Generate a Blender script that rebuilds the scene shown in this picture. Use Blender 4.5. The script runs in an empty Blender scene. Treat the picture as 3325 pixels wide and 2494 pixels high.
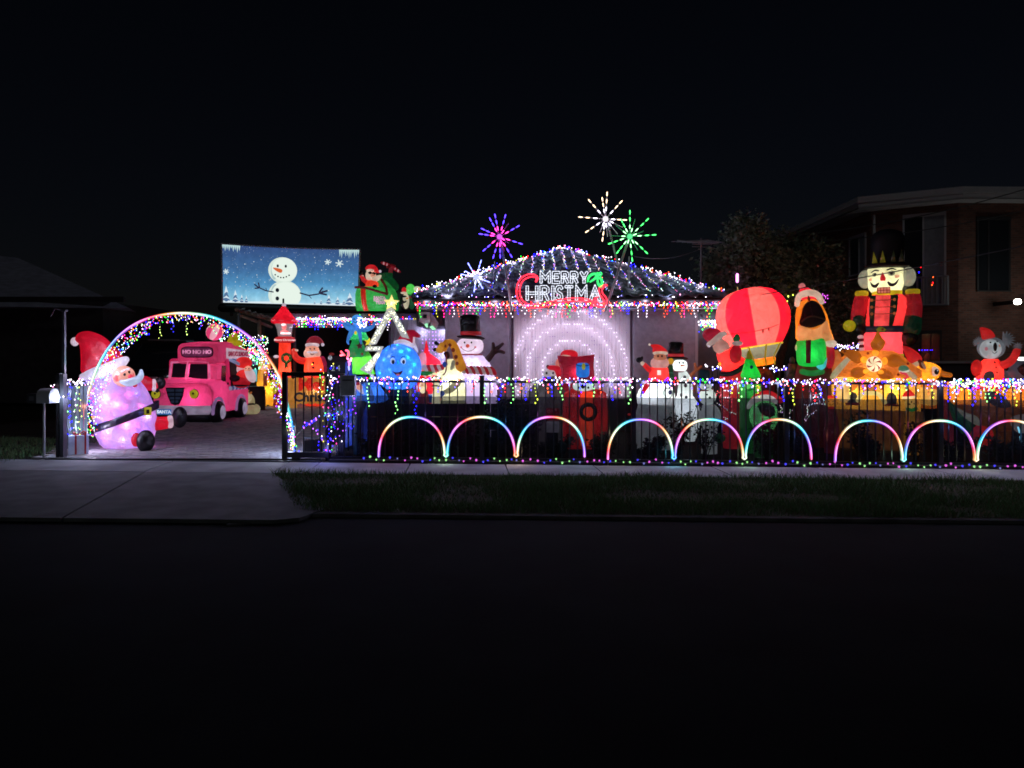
import bpy, bmesh, math, random
from mathutils import Vector, Matrix, noise
random.seed(7)
R = math.radians
S = bpy.context.scene
COL = S.collection
F = 2306.0            # focal length in photograph pixels (photo 3325 wide)
CX, HY = 1662.5, 1160.0
EYE = 1.5

# ------------------------------------------------------------------ camera
cam = bpy.data.cameras.new('camera'); camo = bpy.data.objects.new('camera', cam); COL.objects.link(camo)
camo.location = (0, 0, EYE); camo.rotation_euler = (R(90), 0, 0)
cam.sensor_fit = 'HORIZONTAL'; cam.sensor_width = 36.0; cam.lens = 36.0*F/3325
cam.shift_y = -(1247-HY)/3325.0
cam.clip_start = 0.1; cam.clip_end = 500
S.camera = camo
# ------------------------------------------------------------------ night sky, street light glow
w = bpy.data.worlds.new('World'); S.world = w; w.use_nodes = True
nt = w.node_tree; bg = nt.nodes['Background']
sky = nt.nodes.new('ShaderNodeTexSky'); sky.sky_type = 'NISHITA'; sky.sun_disc = False
sky.sun_elevation = R(38); sky.sun_rotation = R(200); sky.air_density = 1.0
tint = nt.nodes.new('ShaderNodeMixRGB'); tint.blend_type = 'MULTIPLY'; tint.inputs[0].default_value = 1; tint.inputs[2].default_value = (1.0, .86, .95, 1)
nt.links.new(sky.outputs[0], tint.inputs[1]); nt.links.new(tint.outputs[0], bg.inputs[0]); bg.inputs[1].default_value = 0.00048
sun = bpy.data.lights.new('sun', 'SUN'); suno = bpy.data.objects.new('sun', sun); COL.objects.link(suno)
sun.energy = 0.028; sun.angle = R(12); sun.color = (0.93, 1.0, 0.97)
suno.rotation_euler = (R(52), 0, R(-20))
vs = S.view_settings; vs.view_transform = 'Standard'; vs.look = 'None'; vs.exposure = 0.6; vs.gamma = 1; vs.use_curve_mapping = False
S.cycles.use_denoising = True
S.cycles.max_bounces = 6; S.cycles.diffuse_bounces = 3; S.cycles.glossy_bounces = 2
S.cycles.transmission_bounces = 4; S.cycles.transparent_max_bounces = 12
S.cycles.sample_clamp_indirect = 3.0
S.cycles.use_light_tree = True; S.cycles.filter_width = 1.7

# ------------------------------------------------------------------ materials
def lin(h):
    if isinstance(h, str):
        h = h.lstrip('#'); c = [int(h[i:i+2], 16)/255 for i in (0, 2, 4)]
        return tuple((x/12.92 if x <= 0.04045 else ((x+0.055)/1.055)**2.4) for x in c)
    return tuple(h)
MC = {}
def mat(key, rgb, rough=0.6, spec=0.3, metal=0, noise_amt=0.0, nscale=6.0, bump=0.0, emit=0.0, alpha=1.0, rgb2=None, detail=5):
    if key in MC: return MC[key]
    m = bpy.data.materials.new(key); MC[key] = m; m.use_nodes = True
    n = m.node_tree; p = n.nodes['Principled BSDF']; c = lin(rgb)
    p.inputs['Base Color'].default_value = (*c, 1); p.inputs['Roughness'].default_value = rough
    p.inputs['Specular IOR Level'].default_value = spec; p.inputs['Metallic'].default_value = metal
    if emit:
        p.inputs['Emission Color'].default_value = (*c, 1); p.inputs['Emission Strength'].default_value = emit
    tc = n.nodes.new('ShaderNodeTexCoord'); nz = n.nodes.new('ShaderNodeTexNoise')
    nz.inputs['Scale'].default_value = nscale; nz.inputs['Detail'].default_value = detail
    n.links.new(tc.outputs['Object'], nz.inputs['Vector'])
    if noise_amt or rgb2:
        r = n.nodes.new('ShaderNodeValToRGB')
        c2 = lin(rgb2) if rgb2 else tuple(x*(1-noise_amt) for x in c)
        r.color_ramp.elements[0].position = 0.35; r.color_ramp.elements[1].position = 0.66
        r.color_ramp.elements[0].color = (*c2, 1); r.color_ramp.elements[1].color = (*c, 1)
        n.links.new(nz.outputs[0], r.inputs[0]); n.links.new(r.outputs[0], p.inputs['Base Color'])
    if bump:
        b = n.nodes.new('ShaderNodeBump'); b.inputs['Strength'].default_value = bump; b.inputs['Distance'].default_value = 0.02
        n.links.new(nz.outputs[0], b.inputs['Height']); n.links.new(b.outputs[0], p.inputs['Normal'])
    return m
def fab(rgb, glow=0.4, tr=0.5):
    """inflatable nylon lit from inside: diffuse + translucent cloth that gives off its lamp's light"""
    c = lin(rgb); key = 'nylon_%s_%.2f' % (rgb if isinstance(rgb, str) else '%.2f_%.2f_%.2f' % c, glow)
    if key in MC: return MC[key]
    m = bpy.data.materials.new(key.replace('#', '')); MC[key] = m; m.use_nodes = True
    n = m.node_tree; n.nodes.clear(); L = n.links.new
    out = n.nodes.new('ShaderNodeOutputMaterial')
    d = n.nodes.new('ShaderNodeBsdfDiffuse'); t = n.nodes.new('ShaderNodeBsdfTranslucent'); g = n.nodes.new('ShaderNodeBsdfGlossy')
    e = n.nodes.new('ShaderNodeEmission'); mx = n.nodes.new('ShaderNodeMixShader'); mg = n.nodes.new('ShaderNodeMixShader'); ad = n.nodes.new('ShaderNodeAddShader')
    tc = n.nodes.new('ShaderNodeTexCoord'); nz = n.nodes.new('ShaderNodeTexNoise'); nz.inputs['Scale'].default_value = 7; nz.inputs['Detail'].default_value = 3
    nz.inputs['Distortion'].default_value = 0.6
    L(tc.outputs['Object'], nz.inputs['Vector'])
    b = n.nodes.new('ShaderNodeBump'); b.inputs['Strength'].default_value = 0.9; b.inputs['Distance'].default_value = 0.045
    L(nz.outputs[0], b.inputs['Height'])
    for x in (d, t, g): L(b.outputs[0], x.inputs['Normal'])
    d.inputs[0].default_value = (*[min(.8, x*.8) for x in c], 1)
    t.inputs[0].default_value = (*[min(.85, x*1.05) for x in c], 1)
    g.inputs[0].default_value = (.6, .6, .6, 1); g.inputs['Roughness'].default_value = 0.38
    mx.inputs[0].default_value = tr; mg.inputs[0].default_value = 0.085
    e.inputs[0].default_value = (*c, 1)
    ma = n.nodes.new('ShaderNodeMapRange'); ma.inputs['To Min'].default_value = glow*0.20; ma.inputs['To Max'].default_value = glow*0.56
    ma.inputs['From Min'].default_value = 0.3; ma.inputs['From Max'].default_value = 0.7
    L(nz.outputs[0], ma.inputs[0]); L(ma.outputs[0], e.inputs[1])
    L(d.outputs[0], mx.inputs[1]); L(t.outputs[0], mx.inputs[2]); L(mx.outputs[0], mg.inputs[1]); L(g.outputs[0], mg.inputs[2])
    L(mg.outputs[0], ad.inputs[0]); L(e.outputs[0], ad.inputs[1]); L(ad.outputs[0], out.inputs[0])
    try: m.cycles.emission_sampling = 'NONE' if glow < 0.25 else 'AUTO'
    except Exception: pass
    return m
def emis(key, rgb, s):
    if key in MC: return MC[key]
    m = bpy.data.materials.new(key); MC[key] = m; m.use_nodes = True
    n = m.node_tree; n.nodes.clear(); o = n.nodes.new('ShaderNodeOutputMaterial'); e = n.nodes.new('ShaderNodeEmission')
    e.inputs[0].default_value = (*lin(rgb), 1); e.inputs[1].default_value = s; n.links.new(e.outputs[0], o.inputs[0]); return m
def attr_emis(key, s):
    if key in MC: return MC[key]
    m = bpy.data.materials.new(key); MC[key] = m; m.use_nodes = True
    n = m.node_tree; n.nodes.clear(); o = n.nodes.new('ShaderNodeOutputMaterial'); e = n.nodes.new('ShaderNodeEmission')
    a = n.nodes.new('ShaderNodeAttribute'); a.attribute_name = 'Col'
    n.links.new(a.outputs['Color'], e.inputs[0]); e.inputs[1].default_value = s; n.links.new(e.outputs[0], o.inputs[0]); return m
BLACK = mat('black_vinyl', (.006, .007, .009), .45, .4)
BLKM = mat('black_powder_coat', (.008, .009, .011), .35, .5, noise_amt=.3, nscale=30)
DARKF = fab('#14161c', 0.06)
WHITE = mat('white_paint', (.7, .7, .72), .5, noise_amt=.12, nscale=4)
CABLE = mat('dark_cable', (.01, .012, .012), .6)
CABW = mat('pale_cable', (.25, .25, .27), .6)

# ------------------------------------------------------------------ object helpers
def W(px, py, d): return Vector(((px-CX)/F*d, d, EYE-(py-HY)/F*d))
def G(x): return -0.010*x
def link(o, parent=None):
    COL.objects.link(o)
    if parent is not None: o.parent = parent
    return o
def tag(o, label=None, cat=None, group=None, kind=None):
    if label: o['label'] = label
    if cat: o['category'] = cat
    if group: o['group'] = group
    if kind: o['kind'] = kind
    return o
def empty(name, loc, label=None, cat=None, group=None):
    o = bpy.data.objects.new(name, None); o.empty_display_size = .2; link(o); o.location = loc; return tag(o, label, cat, group)
def mo(name, bm, m, parent=None, smooth=True, kind=None, sharp=None):
    me = bpy.data.meshes.new(name); bmesh.ops.recalc_face_normals(bm, faces=bm.faces); bm.to_mesh(me); bm.free()
    if m is not None:
        for q in (m if isinstance(m, (list, tuple)) else [m]): me.materials.append(q)
    if smooth: me.polygons.foreach_set('use_smooth', [True]*len(me.polygons))
    if sharp: me.set_sharp_from_angle(angle=R(sharp))
    o = bpy.data.objects.new(name, me); link(o, parent)
    if kind: o['kind'] = kind
    return o
def pd(name, vs, fs, m, parent=None, cols=None, kind=None, smooth=False):
    me = bpy.data.meshes.new(name); me.from_pydata([tuple(v) for v in vs], [], fs); me.update()
    if m is not None: me.materials.append(m)
    if cols is not None:
        a = me.color_attributes.new('Col', 'FLOAT_COLOR', 'POINT')
        a.data.foreach_set('color', [x for c in cols for x in (*c[:3], 1.0)])
    if smooth: me.polygons.foreach_set('use_smooth', [True]*len(me.polygons))
    o = bpy.data.objects.new(name, me); link(o, parent)
    if kind: o['kind'] = kind
    return o
def inst(name, src, parent, loc=(0, 0, 0), rot=(0, 0, 0), sc=(1, 1, 1)):
    o = bpy.data.objects.new(name, src.data if hasattr(src, 'data') else src); link(o, parent); o.location = loc; o.rotation_euler = rot; o.scale = sc; return o
# --- shape generators working on (bm) in metres
def b_box(bm, x0, y0, z0, x1, y1, z1, bev=0.0):
    r = bmesh.ops.create_cube(bm, size=1); vs = r['verts']
    for v in vs: v.co = Vector(((x0+x1)/2+v.co.x*(x1-x0), (y0+y1)/2+v.co.y*(y1-y0), (z0+z1)/2+v.co.z*(z1-z0)))
    if bev:
        es = list({e for v in vs for e in v.link_edges})
        bmesh.ops.bevel(bm, geom=es, offset=bev, segments=2, affect='EDGES', profile=.6)
def ring_loft(bm, rings, close=True, caps=True):
    vr = [[bm.verts.new(p) for p in r] for r in rings]
    for a, b in zip(vr[:-1], vr[1:]):
        n = len(a)
        for i in range(n if close else n-1):
            j = (i+1) % n
            try: bm.faces.new((a[i], a[j], b[j], b[i]))
            except ValueError: pass
    if caps:
        for r in (vr[0], vr[-1]):
            try: bm.faces.new(r)
            except ValueError: pass
def b_tube(bm, pts, rad, seg=8, cap=True):
    pts = [Vector(p) for p in pts]; n = len(pts)
    rad = [rad]*n if not isinstance(rad, (list, tuple)) else list(rad)
    P, Q, T = [], [], []
    def tan(i): return (pts[min(i+1, n-1)]-pts[max(i-1, 0)]).normalized()
    if cap:
        t0, t1 = tan(0), tan(n-1)
        for a in (80, 50, 25): P.append((pts[0]-t0*rad[0]*math.sin(R(a)), rad[0]*math.cos(R(a)), t0))
    for i in range(n): P.append((pts[i], rad[i], tan(i)))
    if cap:
        for a in (25, 50, 80): P.append((pts[-1]+t1*rad[-1]*math.sin(R(a)), rad[-1]*math.cos(R(a)), t1))
    t = P[0][2]; u = t.orthogonal().normalized(); rings = []
    for p, r, tt in P:
        u = (u-tt*u.dot(tt))
        u = u.normalized() if u.length > 1e-6 else tt.orthogonal().normalized()
        v = tt.cross(u)
        rings.append([p+(u*math.cos(2*math.pi*k/seg)+v*math.sin(2*math.pi*k/seg))*r for k in range(seg)])
    ring_loft(bm, rings)
def b_ell(bm, c, r, rot=0, n=2.0, seg=24, rings=14, gores=0, gd=0.03, tilt=None):
    c = Vector(c); e = 2.0/n
    sp = lambda t: math.copysign(abs(t)**e, t)
    M = Matrix.Rotation(rot, 3, 'Y')
    if tilt: M = M @ Matrix.Rotation(tilt, 3, 'X')
    rr = []
    for i in range(rings+1):
        ph = -math.pi/2+math.pi*i/rings
        cp, s_ = sp(math.cos(ph)), sp(math.sin(ph))
        if i in (0, rings): cp = 0.015
        ring = []
        for k in range(seg):
            th = 2*math.pi*k/seg
            g = 1-gd*(1-abs(math.sin(th*gores/2))) if gores else 1
            ring.append(c+M@Vector((r[0]*cp*sp(math.cos(th))*g, r[1]*cp*sp(math.sin(th))*g, r[2]*s_)))
        rr.append(ring)
    ring_loft(bm, rr)
def b_lathe(bm, prof, c, sq=1.0, seg=24, rot=0, gores=0, gd=.04):
    c = Vector(c); M = Matrix.Rotation(rot, 3, 'Y'); rr = []
    for r, z in prof:
        ring = []
        for k in range(seg):
            th = 2*math.pi*k/seg
            g = 1-gd*(1-abs(math.sin(th*gores/2))) if gores else 1
            ring.append(c+M@Vector((r*g*math.cos(th), r*g*sq*math.sin(th), z)))
        rr.append(ring)
    ring_loft(bm, rr)
def smoothpoly(pts, sub=4):
    n = len(pts); out = []
    for i in range(n):
        p0, p1, p2, p3 = pts[i-1], pts[i], pts[(i+1) % n], pts[(i+2) % n]
        for s in range(sub):
            t = s/sub
            out.append(tuple(0.5*((2*p1[k])+(-p0[k]+p2[k])*t+(2*p0[k]-5*p1[k]+4*p2[k]-p3[k])*t*t+(-p0[k]+3*p1[k]-3*p2[k]+p3[k])*t**3) for k in range(2)))
    return out
def smoothline(pts, sub=4):
    out = []; n = len(pts)
    for i in range(n-1):
        p0, p1, p2, p3 = pts[max(i-1, 0)], pts[i], pts[i+1], pts[min(i+2, n-1)]
        for s in range(sub):
            t = s/sub
            out.append(tuple(0.5*((2*p1[k])+(-p0[k]+p2[k])*t+(2*p0[k]-5*p1[k]+4*p2[k]-p3[k])*t*t+(-p0[k]+3*p1[k]-3*p2[k]+p3[k])*t**3) for k in range(len(p1))))
    out.append(tuple(pts[-1])); return out
def text_mesh(s, size, align='CENTER', extrude=0.0, offset=0.0, space=1.0):
    cu = bpy.data.curves.new('lettering', 'FONT'); cu.body = s; cu.size = size; cu.align_x = align; cu.align_y = 'CENTER'
    cu.extrude = extrude; cu.offset = offset; cu.space_character = space; cu.resolution_u = 3
    o = bpy.data.objects.new('lettering', cu); COL.objects.link(o)
    dg = bpy.context.evaluated_depsgraph_get(); dg.update()
    me = bpy.data.meshes.new_from_object(o.evaluated_get(dg)); bpy.data.objects.remove(o); return me
def lettering(s, size, m, parent, loc, rot=(R(90), 0, 0), extrude=.004, offset=0, space=1.0, sx=1.0):
    me = text_mesh(s, size, extrude=extrude, offset=offset, space=space); me.materials.clear(); me.materials.append(m)
    o = bpy.data.objects.new('lettering', me); link(o, parent); o.location = loc; o.rotation_euler = rot; o.scale = (sx, 1, 1); return o

class Fig:
    """a thing authored in photograph pixels at one real distance d; root on the ground (or at py)"""
    def __init__(s, name, label, cat, px, d, py=None, group=None):
        s.d = d; s.k = d/F; s.px = px
        x = (px-CX)/F*d
        s.py = py if py is not None else HY+(EYE-G(x))*F/d
        s.root = empty(name, W(px, s.py, d), label, cat, group)
        s.th = math.atan2(x, d); s.c = math.cos(s.th); s.root.rotation_euler = (0, 0, -s.th)   # turned towards the street's viewers
    def L(s, x, y, dy=0): return Vector(((x-s.px)*s.k*s.c, dy*s.k, (s.py-y)*s.k))
    def loc(s, p): return Matrix.Rotation(s.th, 3, 'Z')@(Vector(p)-Vector(s.root.location))
    def E(s, x, y, rx, ry, rd=None, dy=0, rot=0, n=2, gores=0, seg=24, rings=14, gd=.03):
        rd = rd if rd is not None else min(rx, ry)*.9
        return lambda bm: b_ell(bm, s.L(x, y, dy), (rx*s.k*s.c, rd*s.k, ry*s.k), R(rot), n, seg, rings, gores, gd)
    def T(s, pts, r, seg=10, sm=3, cap=True):
        p3 = [(p[0], p[1], p[2] if len(p) > 2 else 0) for p in pts]
        rr = r if isinstance(r, (list, tuple)) else [r]*len(p3)
        q = smoothline([(*p, t) for p, t in zip(p3, rr)], sm) if sm > 1 else [(*p, t) for p, t in zip(p3, rr)]
        return lambda bm: b_tube(bm, [s.L(*a[:3]) for a in q], [max(a[3], .3)*s.k for a in q], seg, cap)
    def P(s, out, th, dy=0, sm=3, rings=4):
        o = smoothpoly(out, sm) if sm > 1 else out
        cx = sum(p[0] for p in o)/len(o); cy = sum(p[1] for p in o)/len(o)
        def f(bm):
            rr = []
            for i in range(-rings, rings+1):
                a = i/rings*math.pi/2*.96; q = math.cos(a)**.55; z = math.sin(a)*th
                rr.append([s.L(cx+(p[0]-cx)*q, cy+(p[1]-cy)*q, dy+z) for p in o])
            ring_loft(bm, rr)
        return f
    def X(s, out, th, dy=0, sm=1):
        o = smoothpoly(out, sm) if sm > 1 else out
        return lambda bm: ring_loft(bm, [[s.L(p[0], p[1], dy-th/2) for p in o], [s.L(p[0], p[1], dy+th/2) for p in o]])
    def LA(s, prof, x, y0, dy=0, sq=1, rot=0, gores=0, seg=24, gd=.04):
        """prof: (radius px, height px above y0)"""
        return lambda bm: b_lathe(bm, [(max(r, .2)*s.k, z*s.k) for r, z in prof], s.L(x, y0, dy), sq, seg, R(rot), gores, gd)
    def B(s, x0, y0, x1, y1, d0, d1, bev=0):
        a, b = s.L(x0, y1, d0), s.L(x1, y0, d1)
        return lambda bm: b_box(bm, a.x, a.y, a.z, b.x, b.y, b.z, bev*s.k)
    def part(s, name, m, shapes, parent=None, smooth=True, label=None, kind=None, sharp=None):
        bm = bmesh.new()
        for f in (shapes if isinstance(shapes, (list, tuple)) else [shapes]): f(bm)
        o = mo(name, bm, m, parent or s.root, smooth, kind, sharp)
        if label: o['label'] = label
        return o
    def surf(s, e, x, y):
        """depth of ellipsoid e=(x,y,rx,ry,rd,dy[,n]) front at x,y"""
        n = e[6] if len(e) > 6 else 2
        q = 1-abs((x-e[0])/e[2])**n-abs((y-e[1])/e[3])**n
        return e[5]-e[4]*max(q, 0.02)**(1/n)
    def dot(s, e, x, y, rx, ry=None, th=1.5, rot=0):
        ry = ry or rx
        return s.E(x, y, rx, ry, th, s.surf(e, x, y)-.2, rot=rot, seg=12, rings=8)
    def line(s, e, pts, r=1.2, sm=4):
        q = smoothline([(a, b) for a, b in pts], sm)
        return lambda bm: b_tube(bm, [s.L(a, b, s.surf(e, a, b)-.3) for a, b in q], r*s.k, 6)
    def lamp(s, x, y, dy, p, col=(1, .93, .85), r=.05):
        l = bpy.data.lights.new('inner_lamp', 'POINT'); l.energy = p*1.2; l.color = col; l.shadow_soft_size = r
        o = bpy.data.objects.new('inner_lamp', l); link(o, s.root); o.location = s.L(x, y, dy); return o
# ------------------------------------------------------------------ light strings
PALS = {
 'multi': [((5, 4.5, 5.2), 6), ((.20, .14, 9), 4), ((.2, 6, .4), 2), ((8, .12, .2), 2), ((7, 1.2, .25), 2), ((8, .3, 2.6), 2), ((4, 4, .4), 1)],
 'white': [((5, 4.7, 5.2), 8), ((2.2, 2.2, 7), 2), ((.3, .25, 9), 1.5), ((6, 2.4, 4.2), 1.5)],
 'pastel': [((5, 4.7, 5.2), 7), ((.6, 5, 1.0), 3), ((.25, .2, 9), 3), ((7, .6, 2.6), 2), ((3.4, 3.2, .5), 3), ((.4, 2.5, 5), 2)],
 'mesh': [((4.6, 4.0, 5.6), 1)],
 'violet': [((.8, .4, 8), 3), ((3, 1, 5), 2), ((.2, .15, 8), 2)],
}
def pick(pal):
    c = PALS[pal]; t = random.uniform(0, sum(q for _, q in c))
    for col, q in c:
        t -= q
        if t <= 0: return col
    return c[0][0]
LED = attr_emis('led_glow', .8)
def bulbs_mesh(name, pts, cols, r, parent, kind='stuff', m=None, jit=.5):
    vs, fs, cc = [], [], []
    for p, c in zip(pts, cols):
        q = .62*r*random.uniform(1-jit*.6, 1+jit*.5); b = len(vs); p = Vector(p); tw = random.uniform(0, 1.5)
        vs.append(p+Vector((0, 0, q*1.1)))
        for k in range(5):
            a = tw+k*2*math.pi/5; vs.append(p+Vector((q*.85*math.cos(a), q*.85*math.sin(a), q*.25)))
        vs.append(p-Vector((0, 0, q*1.5)))
        for k in range(5):
            j = (k+1) % 5; fs.append((b, b+1+k, b+1+j)); fs.append((b+6, b+1+j, b+1+k))
        mx_ = max(c); cc += [tuple(v*(v/mx_)**.32 for v in c)]*7
    o = pd(name, vs, fs, m or LED, parent, cc, kind); return o
def wire(name, lines, r, m, parent, seg=4):
    bm = bmesh.new()
    for l in lines:
        if len(l) > 1: b_tube(bm, l, r, seg, cap=False)
    return mo(name, bm, m, parent, True)
def string_fill_lamps(root, pts, cols, n, p, white=.35):
    """the light a string throws: a few unseen point lamps added among its bulbs"""
    idx = sorted(range(len(pts)), key=lambda i: pts[i].x+pts[i].z*.37)
    for j in range(n):
        i = idx[int((j+.5)/n*len(idx))]; s = [cols[idx[min(len(idx)-1, max(0, int((j+.5)/n*len(idx))+q))]] for q in range(-2, 3)]
        c = [sum(x[k] for x in s)/5 for k in range(3)]; m_ = max(c); c = [white*w_+(1-white)*x/m_ for x, w_ in zip(c, (.72, .82, 1.15))]
        l = bpy.data.lights.new('string_fill_lamp', 'POINT'); l.energy = p; l.color = c; l.shadow_soft_size = .05  # added lamp, carries the spill the bulbs themselves do not give
        o = bpy.data.objects.new('string_fill_lamp', l); link(o, root); o.location = pts[i]+Vector((0, -.03, 0))
def string(name, label, cat, pts, wires, pal='multi', r=.016, group=None, cols=None, cm=CABLE, wr=.004, lamps=None):
    root = empty(name, pts[0], label, cat, group); o = Vector(pts[0])
    pts = [Vector(p)-o for p in pts]; wires = [[Vector(p)-o for p in l] for l in wires]
    if wires: wire('cable', wires, wr, cm, root)
    cols = cols or [pick(pal) for _ in pts]; bulbs_mesh('bulb', pts, cols, r, root)
    if lamps: string_fill_lamps(root, pts, cols, *lamps)
    return root
def icicles(x0, z0, x1, z1, y, n, pal, drop=.28, per=.05, r=.016, top=2, runcol=True, dy=.03):
    """bulb positions for an icicle string from (x0,z0) to (x1,z1): a crowded top run with hanging drops"""
    pts, wires, cols = [], [[]], []
    for i in range(n*top):
        t = (i+random.uniform(-.4, .4))/(n*top); t = min(max(t, 0), 1)
        p = Vector((x0+(x1-x0)*t, y+random.uniform(-dy, dy), z0+(z1-z0)*t+random.uniform(-.03, .03)))
        pts.append(p); cols.append(pick('white' if random.random() < .45 else pal))
    for i in range(41):
        t = i/40; wires[0].append(Vector((x0+(x1-x0)*t, y, z0+(z1-z0)*t)))
    for i in range(n):
        if random.random() < .15: continue
        t = (i+.5)/n; L = drop*random.choice((.35, .6, .8, 1, 1.1)); c = pick(pal)
        x = x0+(x1-x0)*t; z = z0+(z1-z0)*t; k = max(2, int(L/per)); ln = [Vector((x, y, z))]
        for j in range(1, k+1):
            x += random.uniform(-.012, .012)
            p = Vector((x+random.choice((-1, 1))*.012, y+random.uniform(-.02, .02), z-j*per))
            pts.append(p); cols.append(tuple(q*.8 for q in c)); ln.append(Vector((x, y, z-j*per)))
        wires.append(ln)
    return pts, wires, cols
def rainbow(h):
    """hues of an addressable neon strip, pale in the core"""
    h = h % 1.0
    k = [(0, (1, .25, .30)), (.12, (1, .62, .35)), (.22, (1, .92, .72)), (.34, (.75, 1, .78)), (.46, (.30, .95, 1)), (.60, (.28, .50, 1)), (.74, (.62, .35, 1)), (.87, (1, .42, .95)), (1, (1, .25, .30))]
    for (a, ca), (b, cb) in zip(k[:-1], k[1:]):
        if a <= h <= b:
            t = (h-a)/(b-a); return tuple(ca[i]*(1-t)+cb[i]*t for i in range(3))
NEON = attr_emis('neon_core', 1.0); NEON_HALO = attr_emis('neon_halo_jacket', 1.0)
def neon(name, label, cat, pts, r, h0, dh, group=None, stands=None):
    root = empty(name, pts[0], label, cat, group); o = Vector(pts[0]); L = 0; hs = [h0]
    for a, b in zip(pts[:-1], pts[1:]): L += (Vector(b)-Vector(a)).length; hs.append(h0+L*dh)
    for nm, rr, off, m, st, pale in (('light_strip', r*.5, -r*.9, NEON, 1.9, .10), ('halo_jacket', r*1.25, 0, NEON_HALO, .5, 0)):  # wider saturated jacket glows to paint a halo round the strip
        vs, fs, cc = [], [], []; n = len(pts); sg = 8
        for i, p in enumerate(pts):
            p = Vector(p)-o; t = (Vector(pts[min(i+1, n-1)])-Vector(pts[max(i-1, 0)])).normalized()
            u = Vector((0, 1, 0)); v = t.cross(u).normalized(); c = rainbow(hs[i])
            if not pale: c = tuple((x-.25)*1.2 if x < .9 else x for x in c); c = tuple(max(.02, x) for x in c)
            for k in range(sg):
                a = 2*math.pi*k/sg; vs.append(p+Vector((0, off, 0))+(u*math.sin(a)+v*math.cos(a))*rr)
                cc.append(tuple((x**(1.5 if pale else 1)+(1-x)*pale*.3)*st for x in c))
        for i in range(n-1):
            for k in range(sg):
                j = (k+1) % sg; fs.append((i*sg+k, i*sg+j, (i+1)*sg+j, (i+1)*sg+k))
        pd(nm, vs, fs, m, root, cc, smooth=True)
    for j in range(8):  # unseen lamps added to throw coloured spill on the ground
        i = int((j+.5)/8*len(pts)); l = bpy.data.lights.new('neon_fill_lamp', 'POINT'); l.energy = .75; l.color = tuple(max(.04, x)**1.6 for x in rainbow(hs[i])); l.shadow_soft_size = .04
        lo = bpy.data.objects.new('neon_fill_lamp', l); link(lo, root); lo.location = Vector(pts[i])-o+Vector((0, -.06, 0))
    if stands:
        for q in stands: wire('ground_stake', [[Vector(a)-o for a in q]], r*.5, CABW, root)
    return root

# ================================================================== SETTING: ground, road, paths
def sheet(name, poly, z, m, nx=0, kind='structure', th=0):
    bm = bmesh.new(); top = [bm.verts.new((x, y, G(x)+z)) for x, y in poly]; bm.faces.new(top)
    if th:
        bot = [bm.verts.new((x, y, G(x)+z-th)) for x, y in poly]; bm.faces.new(bot)
        n = len(poly)
        for i in range(n): bm.faces.new((top[i], top[(i+1) % n], bot[(i+1) % n], bot[i]))
    o = mo(name, bm, m, None, False, kind); return o
def gp(px, py):
    """point on the sloping ground seen at px,py"""
    d = 8.0
    for _ in range(20): d = (EYE-G((px-CX)/F*d))*F/(py-HY)
    return ((px-CX)/F*d, d)
soil = mat('dark_soil', '#33302a', .95, .1, noise_amt=.6, nscale=3, bump=.6)
asph = mat('asphalt', (.011, .017, .018), .92, .06, rgb2=(.006, .009, .010), nscale=1.3, bump=.1, detail=12)
conc = mat('concrete', (.34, .355, .36), .85, .2, rgb2=(.22, .23, .235), nscale=2.2, bump=.25, detail=9)
conc2 = mat('concrete_weathered', (.19, .20, .20), .88, .2, rgb2=(.11, .118, .12), nscale=3.1, bump=.3, detail=9)
kerbm = mat('kerb_concrete', (.13, .13, .13), .9, .2, rgb2=(.06, .06, .06), nscale=4, bump=.3)
turf = mat('turf_soil', (.08, .09, .05), .95, .1, rgb2=(.10, .09, .06), nscale=2.5, bump=.8)
sheet('ground', [(-120, -60), (120, -60), (120, 220), (-120, 220)], -.10, soil)
KY = 6.86  # kerb line
sheet('road', [(-60, -12), (60, -12), (60, KY-.02), (-60, KY-.02)], -.035, asph)
# verge with kerb; drive crossing between
vx = gp(870, 1553)[0]
sheet('verge_ground', [(-2.05, KY), (60, KY), (60, 9.02), (gp(870, 1545)[0], 9.02)], -.012, turf, th=.15)
sheet('verge_ground', [(-60, 6.4), (-9.5, 6.4), (-9.5, 9.1), (-60, 9.1)], -.012, turf, th=.15)
def kerb(x0, x1, y0, y1, z0=-.06, z1=-.0, w=.12):
    bm = bmesh.new(); n = max(2, int(abs(x1-x0)/1.2))
    for i in range(n):
        a, b = x0+(x1-x0)*i/n, x0+(x1-x0)*(i+1)/n-.006
        ya, yb = y0+(y1-y0)*i/n, y0+(y1-y0)*(i+1)/n
        rr = []
        for x, y in ((a, ya), (b, yb)):
            rr.append([(x, y, G(x)+z0-.05), (x, y, G(x)+z1-.03), (x, y+.03, G(x)+z1), (x, y+w, G(x)+z1), (x, y+w, G(x)+z0-.05)])
        ring_loft(bm, rr)
    return mo('kerb', bm, kerbm, None, False, 'structure')
kerb(-1.9, 40, KY-.13, KY-.13, z1=-.008)
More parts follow.
